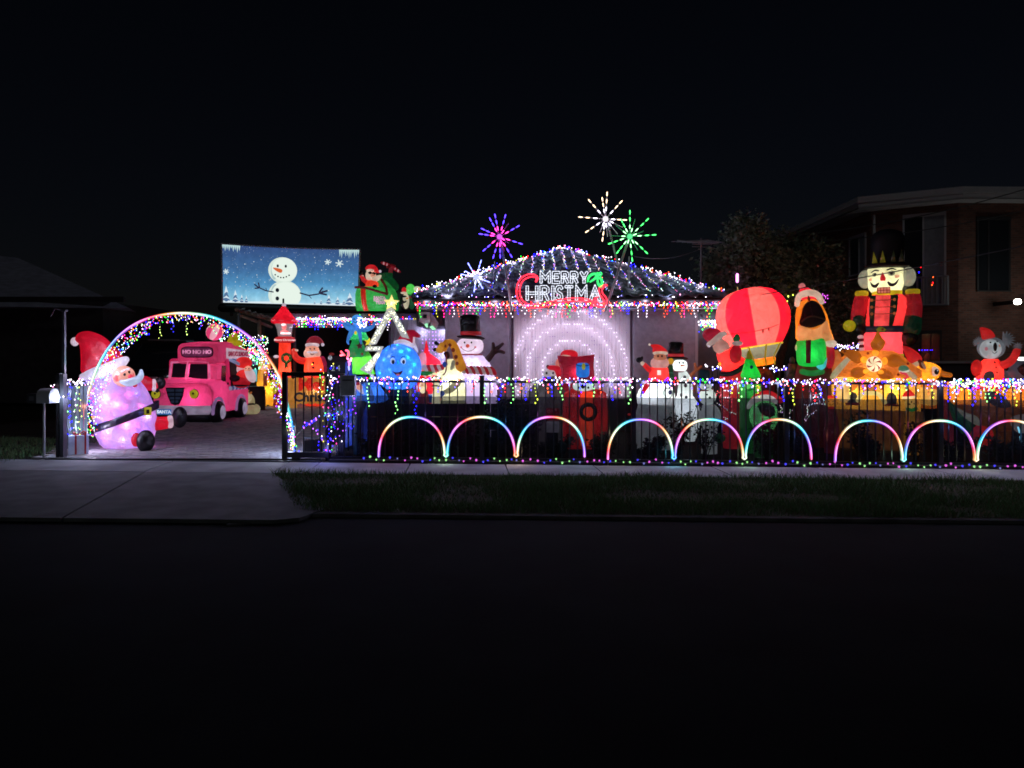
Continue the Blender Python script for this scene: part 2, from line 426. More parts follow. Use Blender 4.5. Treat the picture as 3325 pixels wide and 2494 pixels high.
# concrete crossing (apron) : two slabs with a diagonal joint, lip at the gutter
ap = dict(L0=(-12.0, 9.02), R0=gp(868, 1545), R1=gp(1040, 1662), R1b=gp(960, 1692))
jt0, jt1 = gp(535, 1500), gp(190, 1690)
Ty = 9.02
apz = .0
jx0 = gp(430, 1545)[0]; jx1 = gp(170, 1693)[0]
g = .012
sheet('apron_slab', [(-11.5, Ty-.012), (-12.5, 6.45), (jx1-g, 6.45), (jx0-g, Ty-.012)], apz, conc2, th=.14)
sheet('apron_slab', [(jx0+g, Ty-.012), (jx1+g, 6.45), (gp(860, 1706)[0], 6.45), (gp(960, 1690)[0], 6.55), (gp(1045, 1658)[0], 6.93), (gp(868, 1545)[0], Ty-.012)], apz, conc2, th=.14)
kerb(-14, -2.55, 6.31, 6.31, z0=-.06, z1=-.038)
kerb(-2.55, -1.9, 6.31, KY-.13, z0=-.06, z1=-.02)
# footpath slabs, individual with open joints
FY0, FY1 = 9.03, 9.93
jxs = [-16, -12.2, -8.6, jx0-.28+.25, -3.05, -2.62, -1.36, -.03, 1.2, 2.85, 4.3, 5.9, 7.5, 9.1, 12, 16, 20]
for i, (a, b) in enumerate(zip(jxs[:-1], jxs[1:])):
    sk = -.065
    s_ = sheet('footpath_slab', [(a+.008, FY0), (b-.008, FY0), (b-.008+sk, FY1), (a+.008+sk, FY1)], random.uniform(-.002, .003), conc, th=.12)
# strip between path and fence on the driveway side: track rail
bm = bmesh.new(); b_box(bm, -6.6, 10.03, G(-4)-.02, -2.7, 10.06, G(-4)+.03); b_box(bm, -6.7, 9.95, G(-4)-.03, -2.7, 10.13, G(-4)+.006)
tag(mo('gate_track', bm, mat('galvanised', (.12, .125, .13), .4, .5, .6), None, False), 'flat steel rail for the sliding gate laid across the driveway mouth', 'gate track')
# driveway pavers
pav = [mat('paver_%d' % i, c, .85, .2, noise_amt=.35, nscale=9, bump=.3) for i, c in enumerate([(.42, .40, .41), (.34, .33, .35), (.46, .43, .42)])]
sheet('driveway_base', [(-9.8, 10.14), (-2.55, 10.14), (-2.0, 24), (-12.5, 24)], -.035, soil)
drv = empty('driveway', (-5, 12, G(-5)))
drv['kind'] = 'structure'
meP = []
for m_ in pav:
    bm = bmesh.new(); b_box(bm, -.112, -.056, -.05, .112, .056, 0, .006); me = bpy.data.meshes.new('paver'); bm.to_mesh(me); bm.free(); me.materials.append(m_); meP.append(me)
rest_v, rest_f, cnt = [], [], 0
y = 10.2; row = 0
while y < 22.5:
    xl = -6.75-max(0, y-10.4)*.42; xr = -2.75 if y < 11 else -2.75-(y-11)*.02
    x = xl+(.115 if row % 2 else 0)
    while x < xr:
        hz = random.uniform(-.004, .003)
        if y < 12.05 and cnt < 300:
            o = inst('paver', random.choice(meP), drv, (x+5, y-12, G(x)-G(-5)+.004+hz), (0, .01, R(random.uniform(-.6, .6)))); cnt += 1
        else:
            b = len(rest_v); z = G(x)+.004+hz
            rest_v += [(x+a, y+c, z+e) for e in (0, -.04) for a, c in ((-.112, -.056), (.112, -.056), (.112, .056), (-.112, .056))]
            rest_f += [(b, b+1, b+2, b+3), (b, b+4, b+5, b+1), (b+1, b+5, b+6, b+2), (b+2, b+6, b+7, b+3), (b+3, b+7, b+4, b)]
        x += .230
    y += .1185; row += 1
rp = pd('paver', [(a+5, c-12, e-G(-5)) for a, c, e in rest_v], rest_f, pav[0], drv, kind='stuff')
rp.data.materials.append(pav[1]); rp.data.materials.append(pav[2])
rp.data.polygons.foreach_set('material_index', [((i//5)*7919 % 11) % 3 for i in range(len(rest_f))])
# lawn behind and beside
sheet('yard_ground', [(-2.5, 10.1), (40, 10.1), (40, 40), (-2.0, 40)], -.03, soil)
# --- grass blades on the verge
def grass(name, reg, n, hmin, hmax, label=None):
    vs, fs = [], []
    for _ in range(n):
        for _t in range(8):
            x = random.uniform(reg[0], reg[1]); y = random.uniform(reg[2], reg[3])
            if reg[4](x, y): break
        else: continue
        pn = noise.noise(Vector((x*.9, y*1.6, 0)))
        if pn < -.28 and random.random() < .55: continue
        h = random.uniform(hmin, hmax)*(1+.9*max(-.5, pn)); a = random.uniform(0, math.pi); ww = .0045
        dx, dy = math.cos(a)*ww, math.sin(a)*ww; lx, ly = random.gauss(0, .45)*h, random.gauss(0, .45)*h; z = G(x)-.012
        b = len(vs); vs += [(x-dx, y-dy, z), (x+dx, y+dy, z), (x+lx, y+ly, z+h)]; fs.append((b, b+1, b+2))
    m = [mat('grass_blade_a', (.10, .22, .08), .8, .2), mat('grass_blade_b', (.14, .24, .10), .8, .2), mat('grass_blade_c', (.13, .12, .06), .85, .2)]
    o = pd(name, vs, fs, None, kind='stuff')
    for q in m: o.data.materials.append(q)
    o.data.polygons.foreach_set('material_index', [random.choice((0, 0, 1, 1, 2)) for _ in fs])
    o['label'] = label; o['category'] = 'grass'; return o
edge = lambda y: gp(870, 1545)[0]+(9.02-y)*.46
grass('grass', (-3.2, 8.5, KY+.0, 9.08, lambda x, y: x > edge(y)+random.uniform(-.05, .05)), 52000, .03, .085, 'rough green grass of the verge between kerb and footpath')
grass('grass', (-9.5, -6.9, 9.4, 12.5, lambda x, y: True), 7000, .03, .08, 'dark grass around the mailbox post beside the driveway')

# ================================================================== THE HOUSE
HD = 14.2
house = empty('house', (1.1, HD+.35, G(1)), 'single storey house with tiled hip roof outlined in fairy lights and pale lit wall', 'house')
hl = Vector(house.location)
def hx(px, d=HD): return (px-CX)/F*d
def hz(py, d=HD): return EYE-(py-HY)/F*d
def hbox(name, px0, py0, px1, py1, d0, d1, m, bev=0, parent=None):
    bm = bmesh.new(); b_box(bm, hx(px0, d0)-hl.x, d0-hl.y, hz(py1, d0)-hl.z, hx(px1, d0)-hl.x, d1-hl.y, hz(py0, d0)-hl.z, bev)
    return mo(name, bm, m, parent or house, False)
rend = mat('rendered_wall', (.50, .50, .55), .9, .15, noise_amt=.15, nscale=2.5, bump=.15)
blind = mat('pale_blind', (.62, .58, .60), .8, .2, noise_amt=.08, nscale=3)
trimm = mat('window_trim', (.45, .45, .46), .5)
brickd = mat('dark_brick', (.06, .05, .05), .9, .1, noise_amt=.3, nscale=8)
hbox('wall', 1445, 1000, 1663, 1297, HD+.35, HD+.6, rend)
hbox('wall', 2050, 1000, 2266, 1297, HD+.35, HD+.6, rend)
hbox('wall', 1663, 990, 2050, 1298, HD+.52, HD+.75, rend)
hbox('base_wall', 1445, 1298, 2266, 1402, HD+.38, HD+.6, brickd)
# lit roller blind made of narrow slats, side tracks
bl = empty('roller_blind', (0, 0, 0)); bl.parent = house
sm = None; x = 1668
bm = bmesh.new(); wpx = (2046-1668)/32
x0w = hx(0, HD+.4); 
b_box(bm, 0, -.012, 0, wpx/F*(HD+.4)-.004, .012, hz(1003, HD+.4)-hz(1296, HD+.4), .004)
sme = bpy.data.meshes.new('slat'); bm.to_mesh(sme); bm.free(); sme.materials.append(blind)
for i in range(32): inst('slat', sme, bl, (hx(1668+i*wpx, HD+.4)-hl.x, HD+.40-hl.y+random.uniform(-.002, .002), hz(1296, HD+.4)-hl.z))
hbox('blind_track', 1660, 1003, 1667, 1297, HD+.33, HD+.42, mat('track', (.05, .03, .04), .5), parent=bl)
hbox('blind_track', 2047, 1003, 2053, 1297, HD+.33, HD+.42, MC['track'], parent=bl)
# outdoor blinds on the flanking windows
for a, b in ((1452, 1655), (2058, 2258)):
    hbox('blind_cloth', a, 1006, b, 1292, HD+.30, HD+.33, mat('grey_blind', (.28, .28, .32), .85, noise_amt=.18, nscale=12, bump=.2))
# eave soffit, fascia, gutter
EZ = hz(1000, HD-.1); XL, XR = hx(1352, HD), hx(2350, HD)
def b_local(a): return Vector(a)-hl
bm = bmesh.new(); b_box(bm, XL-hl.x, HD-.1-hl.y, EZ-.02-hl.z, XR-hl.x, HD+.6-hl.y, EZ+.02-hl.z); mo('soffit', bm, mat('soffit_board', (.28, .28, .3), .7), house, False)
bm = bmesh.new(); b_box(bm, XL-hl.x, HD-.13-hl.y, EZ+.0-hl.z, XR-hl.x, HD-.10-hl.y, EZ+.20-hl.z, .004); mo('fascia', bm, mat('dark_fascia', (.035, .030, .033), .55), house, False)
bm = bmesh.new(); b_tube(bm, [b_local((XL, HD-.2, EZ+.15)), b_local((XR, HD-.2, EZ+.15))], .06, 8); mo('gutter', bm, MC['dark_fascia'], house)
# hip roof underlay
AX, AD = hx(1826, 17.3), 17.3; AZ = hz(818, 17.3); RZ = EZ+.2
B0 = HD-.15; DB = AD+(AD-B0)
bm = bmesh.new()
c4 = [Vector((XL, B0, RZ)), Vector((XR, B0, RZ)), Vector((XR, DB, RZ)), Vector((XL, DB, RZ))]; apx = Vector((AX, AD, AZ))
vv = [bm.verts.new(b_local(q)) for q in c4]; va = bm.verts.new(b_local(apx))
for i in range(4): bm.faces.new((vv[i], vv[(i+1) % 4], va))
bm.faces.new(vv[::-1]); roof = mo('roof', bm, mat('roof_underlay', (.02, .02, .022), .9), house, False)
# individual tiles on the front plane: S-profile tile, ~0.30 x 0.36
tm = [mat('roof_tile_%d' % i, c, .55, .4, noise_amt=.35, nscale=14, bump=.3) for i, c in enumerate([(.13, .155, .185), (.16, .155, .18), (.10, .13, .16)])]
up = (apx-Vector((AX, B0, RZ))).normalized(); xr_ = Vector((1, 0, 0)); nrm = xr_.cross(up).normalized()
tmes = []
TW, TL = .285, .35
for m_ in tm:
    vs, fs = [], []; prof = [(-.5, .012), (-.36, .045), (-.2, .05), (-.06, .02), (.1, .004), (.3, .0), (.5, .006)]
    for e, yy, lift in ((0, -.02, .030), (0, TL+.03, 0), (1, -.02, .012), (1, TL+.03, -.02)):
        for a, h in prof: vs.append(tuple(xr_*a*(TW+.02)+up*yy+nrm*(h+lift)))
    n_ = len(prof)
    for i in range(n_-1): fs += [(i, i+1, n_+i+1, n_+i), (i, 2*n_+i, 2*n_+i+1, i+1)]
    me = bpy.data.meshes.new('tile'); me.from_pydata(vs, [], fs); me.materials.append(m_); me.polygons.foreach_set('use_smooth', [True]*len(me.polygons)); tmes.append(me)
slope_len = (apx-Vector((AX, B0, RZ))).length; rows = int(slope_len/TL)+1
for r_ in range(rows):
    t = (r_+.35)*TL/slope_len; a = XL+(AX-XL)*min(t, 1); b = XR+(AX-XR)*min(t, 1); x = a+TW*.4+(TW/2 if r_ % 2 else 0)*0
    x = AX-math.floor((AX-a)/TW)*TW
    while x < b-TW*.2:
        p = Vector((x, B0, RZ))+up*(r_*TL-.03)+nrm*(.012+random.uniform(-.003, .004))
        inst('tile', random.choice(tmes), roof, b_local(p)); x += TW
for q in (c4[0], c4[1]):
    n_ = 13
    for i in range(n_):
        a = q.lerp(apx, i/n_); b = q.lerp(apx, (i+1.15)/n_)
        bm = bmesh.new(); b_tube(bm, [b_local(a)+nrm*.03, b_local(b)+nrm*.05], [.085, .07], 8); mo('ridge_tile', bm, tm[i % 3], roof)
# left lean-to roof part / weatherboard wall recessed, porch and carport
cw = mat('cream_weatherboard', (.70, .69, .68), .7, noise_amt=.1, nscale=5)
wb = empty('weatherboard_wall', (hx(1360, 16.8), 16.8, G(-2)), 'cream weatherboard wall of vertical boards beside the dark porch', 'wall')
bw = (1447-1280)/12
for i in range(12):
    bm = bmesh.new(); a0 = hx(1280+i*bw, 16.8); b_box(bm, a0-wb.location.x, random.uniform(-.004, .004), .75, a0+bw/F*16.8-.012-wb.location.x, .04, hz(1038, 16.8)-wb.location.z, .006); mo('board', bm, cw, wb, False)
bm = bmesh.new(); b_box(bm, hx(1270, 16.8)-wb.location.x, .01, .0, hx(1447, 16.8)-wb.location.x, .2, hz(1036, 16.8)-wb.location.z); mo('backing', bm, rend, wb, False)
bm = bmesh.new(); b_box(bm, hx(1270, 16.8)-wb.location.x, -.03, .0, hx(1279, 16.8)-wb.location.x, .0, hz(1036, 16.8)-wb.location.z); mo('corner_board', bm, trimm, wb, False)
# infill wall of the house between porch wall and front: side return
bm = bmesh.new(); b_box(bm, hx(1352, HD+.6)-.0, HD+.62, 2.15, hx(1448, HD+.6), 16.75, 2.5); tag(mo('porch_ceiling', bm, mat('porch_board', (.12, .12, .125), .7), None, False), 'grey ceiling panel over the recessed weatherboard corner', 'ceiling')
# carport: roof beam, posts, dark back
cp = empty('carport', (hx(1100, 19), 22, G(-4)), 'dark flat roofed carport behind the driveway with a lit gutter', 'carport')
cl = Vector(cp.location)
dk = mat('dark_wall', (.022, .022, .025), .8, noise_amt=.3, nscale=2)
def cbox(name, px0, py0, px1, py1, d0, d1, m):
    bm = bmesh.new(); b_box(bm, hx(px0, d0)-cl.x, d0-cl.y, hz(py1, d0)-cl.z, hx(px1, d0)-cl.x, d1-cl.y, hz(py0, d0)-cl.z); return mo(name, bm, m, cp, False)
cbox('roof', 905, 1010, 1352, 1026, 22.24, 27, dk)
cbox('fascia', 905, 1018, 1352, 1064, 22.12, 22.23, MC['dark_fascia'])
cbox('back_wall', 860, 1060, 1285, 1322, 26.5, 26.7, dk)
for px in (952, 1180, 1262): cbox('post', px, 1064, px+7, 1345, 22.3, 22.42, mat('post_grey', (.05, .05, .055), .6))
# pergola beams further left, lit warm
pg = empty('pergola', W(850, 1330, 21), 'weathered timber pergola beams above the pink van', 'pergola')
pl = Vector(pg.location); tmb = mat('old_timber', (.16, .11, .08), .8, rgb2=(.08, .06, .05), nscale=5)
def tline(name, pts, r, m, parent, o, seg=6):
    bm = bmesh.new(); b_tube(bm, [Vector(p)-o for p in pts], r, seg); return mo(name, bm, m, parent)
tline('beam', [W(768, 1006, 21), W(890, 1040, 22)], .07, tmb, pg, pl); tline('beam', [W(775, 1022, 20.8), W(880, 1062, 22)], .05, tmb, pg, pl)
tline('post', [W(775, 1020, 20.8), W(775, 1330, 20.8)], .05, MC['post_grey'], pg, pl); tline('post', [W(842, 1045, 21.4), W(842, 1325, 21.4)], .06, tmb, pg, pl)
for i in range(6): tline('rafter', [W(775+i*20, 1008+i*6, 20.9), W(800+i*18, 1000+i*6, 24)], .03, tmb, pg, pl)
# timber fence at the driveway's end
bf = empty('paling_fence', W(720, 1330, 23), 'dark timber paling fence closing the end of the driveway', 'fence')
for i in range(46):
    bm = bmesh.new(); px = 430+i*11; p0 = W(px, 1318, 23); b_box(bm, p0.x-bf.location.x, random.uniform(0, .012), -.05, p0.x+.105-bf.location.x, .02, 1.75+random.uniform(-.02, .02)); mo('paling', bm, mat('paling_%d' % (i % 3), (.09, .085, .08) if i % 3 else (.12, .10, .085), .85, noise_amt=.4, nscale=6), bf, False)
tline('rail', [Vector((bf.location.x-3, 23.05, .5)), Vector((bf.location.x+2.2, 23.05, .5))], .03, tmb, bf, Vector(bf.location))

# ================================================================== NEIGHBOURS
nb = empty('neighbour_house', (-15.5, 22, G(-15)), 'unlit neighbouring house with a low hip roof beyond the driveway', 'house')
no = Vector(nb.location)
bm = bmesh.new()
ev = [W(-260, 1000, 20), W(420, 1000, 21), W(500, 1000, 30), W(-400, 1000, 30)]; rd = [W(-150, 815, 25), W(60, 838, 26)]
for q in ev: q.z = 2.95
vv = [bm.verts.new(q-no) for q in ev]; rv = [bm.verts.new(q-no) for q in rd]
for f_ in ((0, 1, 5, 4), (1, 2, 5), (2, 3, 4, 5), (3, 0, 4)): bm.faces.new([(vv+rv)[i] for i in f_])
bm.faces.new(vv[::-1]); mo('roof', bm, mat('slate_roof', (.55, .55, .70), .7, .3, noise_amt=.3, nscale=4, bump=.4), nb, False)
bm = bmesh.new(); b_box(bm, -4.5, -1, 0, 3.4, 6, 3.0); mo('wall', bm, mat('neighbour_brick', (.05, .045, .045), .9, noise_amt=.4, nscale=5), nb, False)
bm = bmesh.new(); b_box(bm, -5.2, -2.08, 2.9, 4.6, -2.0, 3.05); mo('gutter', bm, dk, nb, False)

apt = empty('apartment_building', (16, 28, G(16)), 'two storey brown brick flats with a pale fascia and unlit windows', 'building')
ao = Vector(apt.location)
brick = bpy.data.materials.new('brown_brick'); MC['brown_brick'] = brick; brick.use_nodes = True
n = brick.node_tree; p = n.nodes['Principled BSDF']; bt = n.nodes.new('ShaderNodeTexBrick'); tc = n.nodes.new('ShaderNodeTexCoord'); mp = n.nodes.new('ShaderNodeMapping')
mp.inputs['Rotation'].default_value = (R(90), 0, 0)
n.links.new(tc.outputs['Object'], mp.inputs[0]); n.links.new(mp.outputs[0], bt.inputs[0]); bt.inputs['Scale'].default_value = 1.0
bt.inputs['Brick Width'].default_value = .24; bt.inputs['Row Height'].default_value = .086; bt.inputs['Mortar Size'].default_value = .01
bt.inputs['Color1'].default_value = (.27, .11, .08, 1); bt.inputs['Color2'].default_value = (.14, .065, .05, 1); bt.inputs['Mortar'].default_value = (.17, .13, .12, 1)
n.links.new(bt.outputs[0], p.inputs['Base Color']); p.inputs['Roughness'].default_value = .9
# plan: A (far left), B corner, C corner, D right
A, Bc, Cc, Dd = Vector((14.75, 36.5, 0)), Vector((14.75, 29.2, 0)), Vector((17.35, 27.6, 0)), Vector((26, 27.9, 0))
bm = bmesh.new()
poly = [A, Bc, Cc, Dd, Vector((26, 36.5, 0))]
ring_loft(bm, [[Vector((q.x, q.y, -.3))-ao for q in poly], [Vector((q.x, q.y, 7.55))-ao for q in poly]]); mo('wall', bm, brick, apt, False)
def offs(pts, d): return pts
EV = [Vector((14.0, 37.2, 0)), Vector((14.0, 28.7, 0)), Vector((17.1, 26.9, 0)), Vector((27, 27.2, 0)), Vector((27, 37.2, 0))]
fasm = mat('pale_fascia', (.72, .72, .76), .6, noise_amt=.1, nscale=3)
bm = bmesh.new(); ring_loft(bm, [[Vector((q.x, q.y, 7.50))-ao for q in EV], [Vector((q.x, q.y, 7.56))-ao for q in EV]]); mo('soffit', bm, fasm, apt, False)
bm = bmesh.new()
for z0, z1, o_ in ((7.5, 7.72, .0), (7.72, 7.96, .06)):
    ring_loft(bm, [[Vector((q.x-o_, q.y-o_, z0+.002))-ao for q in EV], [Vector((q.x-o_, q.y-o_, z1))-ao for q in EV]])
mo('fascia', bm, fasm, apt, False)
bm = bmesh.new(); t = [Vector((q.x, q.y, 7.96))-ao for q in EV]; ring_loft(bm, [t, [Vector((18, 33, 8.15))-ao+Vector((q.x*.02, q.y*.02, 0)) for q in EV]]); mo('roof', bm, mat('dull_roof', (.12, .12, .12), .9), apt, False)
glass = mat('dark_glass', (.02, .024, .03), .12, .6); curt = mat('drawn_curtain', (.34, .36, .40), .9, noise_amt=.2, nscale=6)
def window(P0, U, w_, z0, z1, split=.5, name='window', half=None):
    """P0 corner on wall (x,y), U unit vector along wall"""
    nn = Vector((-U.y, U.x, 0)); nn = nn if nn.y < 0 or abs(nn.x) > .9 and nn.x < 0 else -nn
    O = Vector((P0.x, P0.y, 0))
    def quadbox(bm, u0, u1, a0, a1, d0, d1):
        rr = [[O+U*u+nn*d+Vector((0, 0, z))-ao for u, d in ((u0, d0), (u1, d0), (u1, d1), (u0, d1))] for z in (a0, a1)]
        ring_loft(bm, rr)
    bm = bmesh.new(); fr = .07
    quadbox(bm, 0, w_, z1-fr, z1+.06, -.02, .07); quadbox(bm, 0, w_, z0-.05, z0, -.02, .09); quadbox(bm, 0, fr, z0, z1-fr, -.02, .06); quadbox(bm, w_-fr, w_, z0, z1-fr, -.02, .06)
    quadbox(bm, w_*split-.03, w_*split+.03, z0, z1-fr, -.02, .05)
    f_ = mo(name, bm, (MC['post_grey'] if half is glass else mat('window_frame', (.6, .6, .63), .5)), apt, False)
    bm = bmesh.new(); quadbox(bm, fr, w_*split-.03, z0, z1-fr, .012, .02); mo('pane', bm, glass, f_, False)
    bm = bmesh.new(); quadbox(bm, w_*split+.03, w_-fr, z0, z1-fr, .012, .02); mo('pane', bm, half or curt, f_, False)
U1 = Vector((0, -1, 0)); U2 = (Cc-Bc).normalized(); U3 = (Dd-Cc).normalized()
window(Vector((14.75, 31.0, 0)), U1, 1.45, 5.05, 6.65, .6)
window(Bc+U2*1.15, U2, 1.5, 3.6, 7.15, .48)
window(Cc+U3*.7, U3, 1.35, 4.1, 6.9, .35, half=glass)
window(Bc+U2*1.75, U2, .75, 1.2, 2.5, .5, half=glass)
def railing(P0, U, w_, z0, z1):
    rl = empty('balcony_rail', (0, 0, 0)); rl.parent = apt; nn = Vector((U.y, -U.x, 0)); n_ = 9; O = Vector((P0.x, P0.y, 0))+nn*.25
    m_ = mat('pale_railing', (.30, .32, .36), .5)
    for i in range(n_+1):
        q = O+U*w_*i/n_
        bm = bmesh.new(); b_box(bm, q.x-.04-ao.x, q.y-.015-ao.y, z0-ao.z, q.x+.04-ao.x, q.y+.015-ao.y, z1-ao.z); mo('baluster', bm, m_, rl, False)
    for z in (z0, z1): tline('rail', [O+Vector((0, 0, z)), O+U*w_+Vector((0, 0, z))], .04, m_, rl, ao)
railing(Bc+U2*1.15, U2, 1.55, 3.55, 4.65)
tline('downpipe', [W(2838, 700, 28.9), W(2842, 1300, 28.9)], .05, fasm, apt, ao)
# porch lamp of the flats
lp = W(3304, 980, 26.4)
lm = empty('wall_lamp', lp, 'bright round wall lamp glowing on the dark flats', 'lamp'); bm = bmesh.new(); b_ell(bm, (0, 0, 0), (.11, .09, .10), n=3); mo('globe', bm, emis('lamp_globe', (1, .97, .85), 14), lm)
bm = bmesh.new(); b_box(bm, -.07, .08, -.07, .07, 1.4, .07); mo('bracket', bm, BLKM, lm, False)
l = bpy.data.lights.new('lamp_light', 'POINT'); l.energy = 9; l.color = (.95, 1, .92); l.shadow_soft_size = .1; lo = bpy.data.objects.new('lamp_light', l); link(lo, lm); lo.location = (0, -.2, .0)
# low garage of the flats with pale fascia and lit tube at the edge
gr = empty('garage', (hx(3120, 22), 22, G(12)), 'low brick garage with a pale fascia behind the reindeer', 'garage'); go = Vector(gr.location)
def gbox(name, px0, py0, px1, py1, d0, d1, m):
    bm = bmesh.new(); b_box(bm, hx(px0, d0)-go.x, d0-go.y, hz(py1, d0)-go.z, hx(px1, d0)-go.x, d1-go.y, hz(py0, d0)-go.z); return mo(name, bm, m, gr, False)
gbox('wall', 3040, 1180, 3160, 1300, 22.2, 22.5, mat('garage_wall', (.10, .085, .09), .9, noise_amt=.2))
gbox('wall', 3180, 1180, 3420, 1300, 22.3, 22.5, MC['garage_wall'])
gbox('fascia', 3000, 1173, 3170, 1180, 22.0, 22.5, fasm)
gbox('garage_door', 3063, 1184, 3145, 1290, 22.1, 22.18, mat('garage_door', (.10, .09, .105), .7))
lt = empty('strip_light', W(3310, 1165, 22), 'glowing white tube light under the garage eave', 'light')
bm = bmesh.new(); b_box(bm, -.25, -.05, -.06, .45, .05, .05, .02); mo('tube', bm, emis('tube_glow', (.9, 1, .95), 1.6), lt, False)

# antenna, wires
an = empty('tv_antenna', W(2275, 985, 15.6), 'tall roof television antenna with many thin elements', 'antenna'); a0 = Vector(an.location)
galv = mat('dull_metal', (.22, .22, .24), .5, .4, .5)
tline('mast', [W(2275, 985, 15.6), W(2277, 775, 15.6)], .018, galv, an, a0)
tline('boom', [W(2200, 781, 15.6), W(2330, 792, 15.4)], .012, galv, an, a0)
for i in range(7):
    px = 2240+i*13; q = W(px, 782+i*1.2, 15.6); q2 = Vector((.38-.03*i, -.12, 0))
    tline('element', [q-q2, q+q2], .007, galv, an, a0)
for dz in (8, 16): tline('element', [W(2248, 785+dz, 15.6), W(2312, 787+dz, 15.6)], .007, galv, an, a0)
def cable(label, a, b, sag, r=.012, n_=16, m=None):
    o = Vector(a); pts = []
    for i in range(n_+1):
        t = i/n_; q = Vector(a).lerp(Vector(b), t); q.z -= sag*4*t*(1-t); pts.append(q-o)
    bm = bmesh.new(); b_tube(bm, pts, r, 5); c = mo('overhead_cable', bm, m or mat('cable_grey', (.10, .10, .11), .6)); c.location = o; tag(c, label, 'cable'); return c
cable('thin service cable sagging in front of the nutcracker face towards the flats', W(2420, 965, 12.2), W(3700, 715, 10.5), .06, .009)
cable('slack aerial cable from roof poles to the antenna mast', W(2060, 832, 15), W(2275, 808, 15.6), .12, .008)
cable('overhead wire crossing the flats under the fascia', W(2600, 762, 27), W(3500, 560, 24), .3, .02)
cable('second overhead wire crossing above the first window of the flats', W(2560, 790, 27), W(3500, 640, 24), .3, .018)
# ================================================================== FRONT FENCE
FD = 10.1
fen = empty('front_fence', (hx(1067, FD), FD, G(-2.6)), 'black steel bar fence along the footpath carrying the fairy lights', 'fence'); fo = Vector(fen.location)
topz = lambda x: 1.185-.0045*(x+2.6)
def fpx(px): return (px-CX)/F*FD
bm = bmesh.new(); b_box(bm, -.0075, -.0075, 0, .0075, .0075, 1.10); barme = bpy.data.meshes.new('bar'); bm.to_mesh(barme); bm.free(); barme.materials.append(BLKM)
bm = bmesh.new(); b_box(bm, -.032, -.032, 0, .032, .032, 1.22, .004); b_box(bm, -.036, -.036, 1.22, .036, .036, 1.235, .003); postme = bpy.data.meshes.new('post'); bm.to_mesh(postme); bm.free(); postme.materials.append(BLKM)
pp = [1067, 1565, 2057, 2553, 3053, 3550]
for i, px in enumerate(pp):
    x = fpx(px); inst('post', postme, fen, (x-fo.x, 0, G(x)-fo.z))
for a, b in zip(pp[:-1], pp[1:]):
    xa, xb = fpx(a), fpx(b); n_ = 18
    for j in range(1, n_+1):
        x = xa+(xb-xa)*j/(n_+1) if True else 0
        inst('bar', barme, fen, (x-fo.x, 0, topz(x)-1.12-fo.z), (0, R(random.uniform(-.25, .25)), 0))
    for zf, hh in ((lambda x: topz(x)-.022, .017), (lambda x: G(x)+.045, .02)):
        bm = bmesh.new(); ring_loft(bm, [[Vector((x, FD+dy, zf(x)+dz))-fo for dy, dz in ((-.02, -hh), (.02, -hh), (.02, hh), (-.02, hh))] for x in (xa+.03, xb-.03)]); mo('rail', bm, BLKM, fen, False)
# timber edging below the fence
bm = bmesh.new(); ring_loft(bm, [[Vector((x, FD+dy, G(x)+z)) for dy, z in ((-.12, -.05), (-.12, .03), (.2, .035), (.2, -.05))] for x in (fpx(1075), fpx(3600))])
tag(mo('garden_edging', bm, mat('edging', (.035, .035, .035), .8, noise_amt=.3), None, False), 'dark low garden edging under the bar fence', 'edging')
# woven shade cloth behind the lower bars
sc_m = bpy.data.materials.new('woven_shade_cloth'); sc_m.use_nodes = True; n = sc_m.node_tree; n.nodes.clear()
o_ = n.nodes.new('ShaderNodeOutputMaterial'); tr = n.nodes.new('ShaderNodeBsdfTransparent'); df = n.nodes.new('ShaderNodeBsdfDiffuse'); mx = n.nodes.new('ShaderNodeMixShader')
tr.inputs[0].default_value = (.44, .44, .50, 1); df.inputs[0].default_value = (.02, .022, .028, 1); mx.inputs[0].default_value = .45
n.links.new(tr.outputs[0], mx.inputs[1]); n.links.new(df.outputs[0], mx.inputs[2]); n.links.new(mx.outputs[0], o_.inputs[0])
vs, fs = [], []
N_ = 60
for i in range(N_+1):
    x = fpx(1156)+(fpx(3620)-fpx(1156))*i/N_; zt = .935-.0065*(x)-.0+.006*math.sin(i*.9)
    for z in (G(x)+.06, zt): vs.append(Vector((x, FD+.045+.004*math.sin(i*2.1), z)))
for i in range(N_): fs.append((2*i, 2*i+2, 2*i+3, 2*i+1))
tag(pd('shade_cloth', vs, fs, sc_m), 'strip of dark woven shade cloth tied behind the lower part of the bars', 'shade cloth')

# sliding gate, open
GD = 10.02
gt = empty('sliding_gate', (hx(918, GD), GD, G(-3)), 'black framed sliding gate pushed open against the fence end', 'gate'); g0 = Vector(gt.location)
def gb(name, a, b, c, d, th=.025):
    bm = bmesh.new(); b_box(bm, hx(a, GD)-g0.x, -th, hz(d, GD)-g0.z, hx(c, GD)-g0.x, th, hz(b, GD)-g0.z, .003); return mo(name, bm, BLKM, gt, False)
gb('frame_rail', 934, 1208, 1068, 1221); gb('frame_rail', 934, 1468, 1068, 1486); gb('frame_stile', 917, 1207, 933, 1488, .03); gb('frame_stile', 1057, 1222, 1069, 1467)
for px in (957, 984, 1011, 1037): gb('bar', px, 1221, px+4, 1468, .008)
gb('wheel_bracket', 948, 1486, 975, 1494, .02)
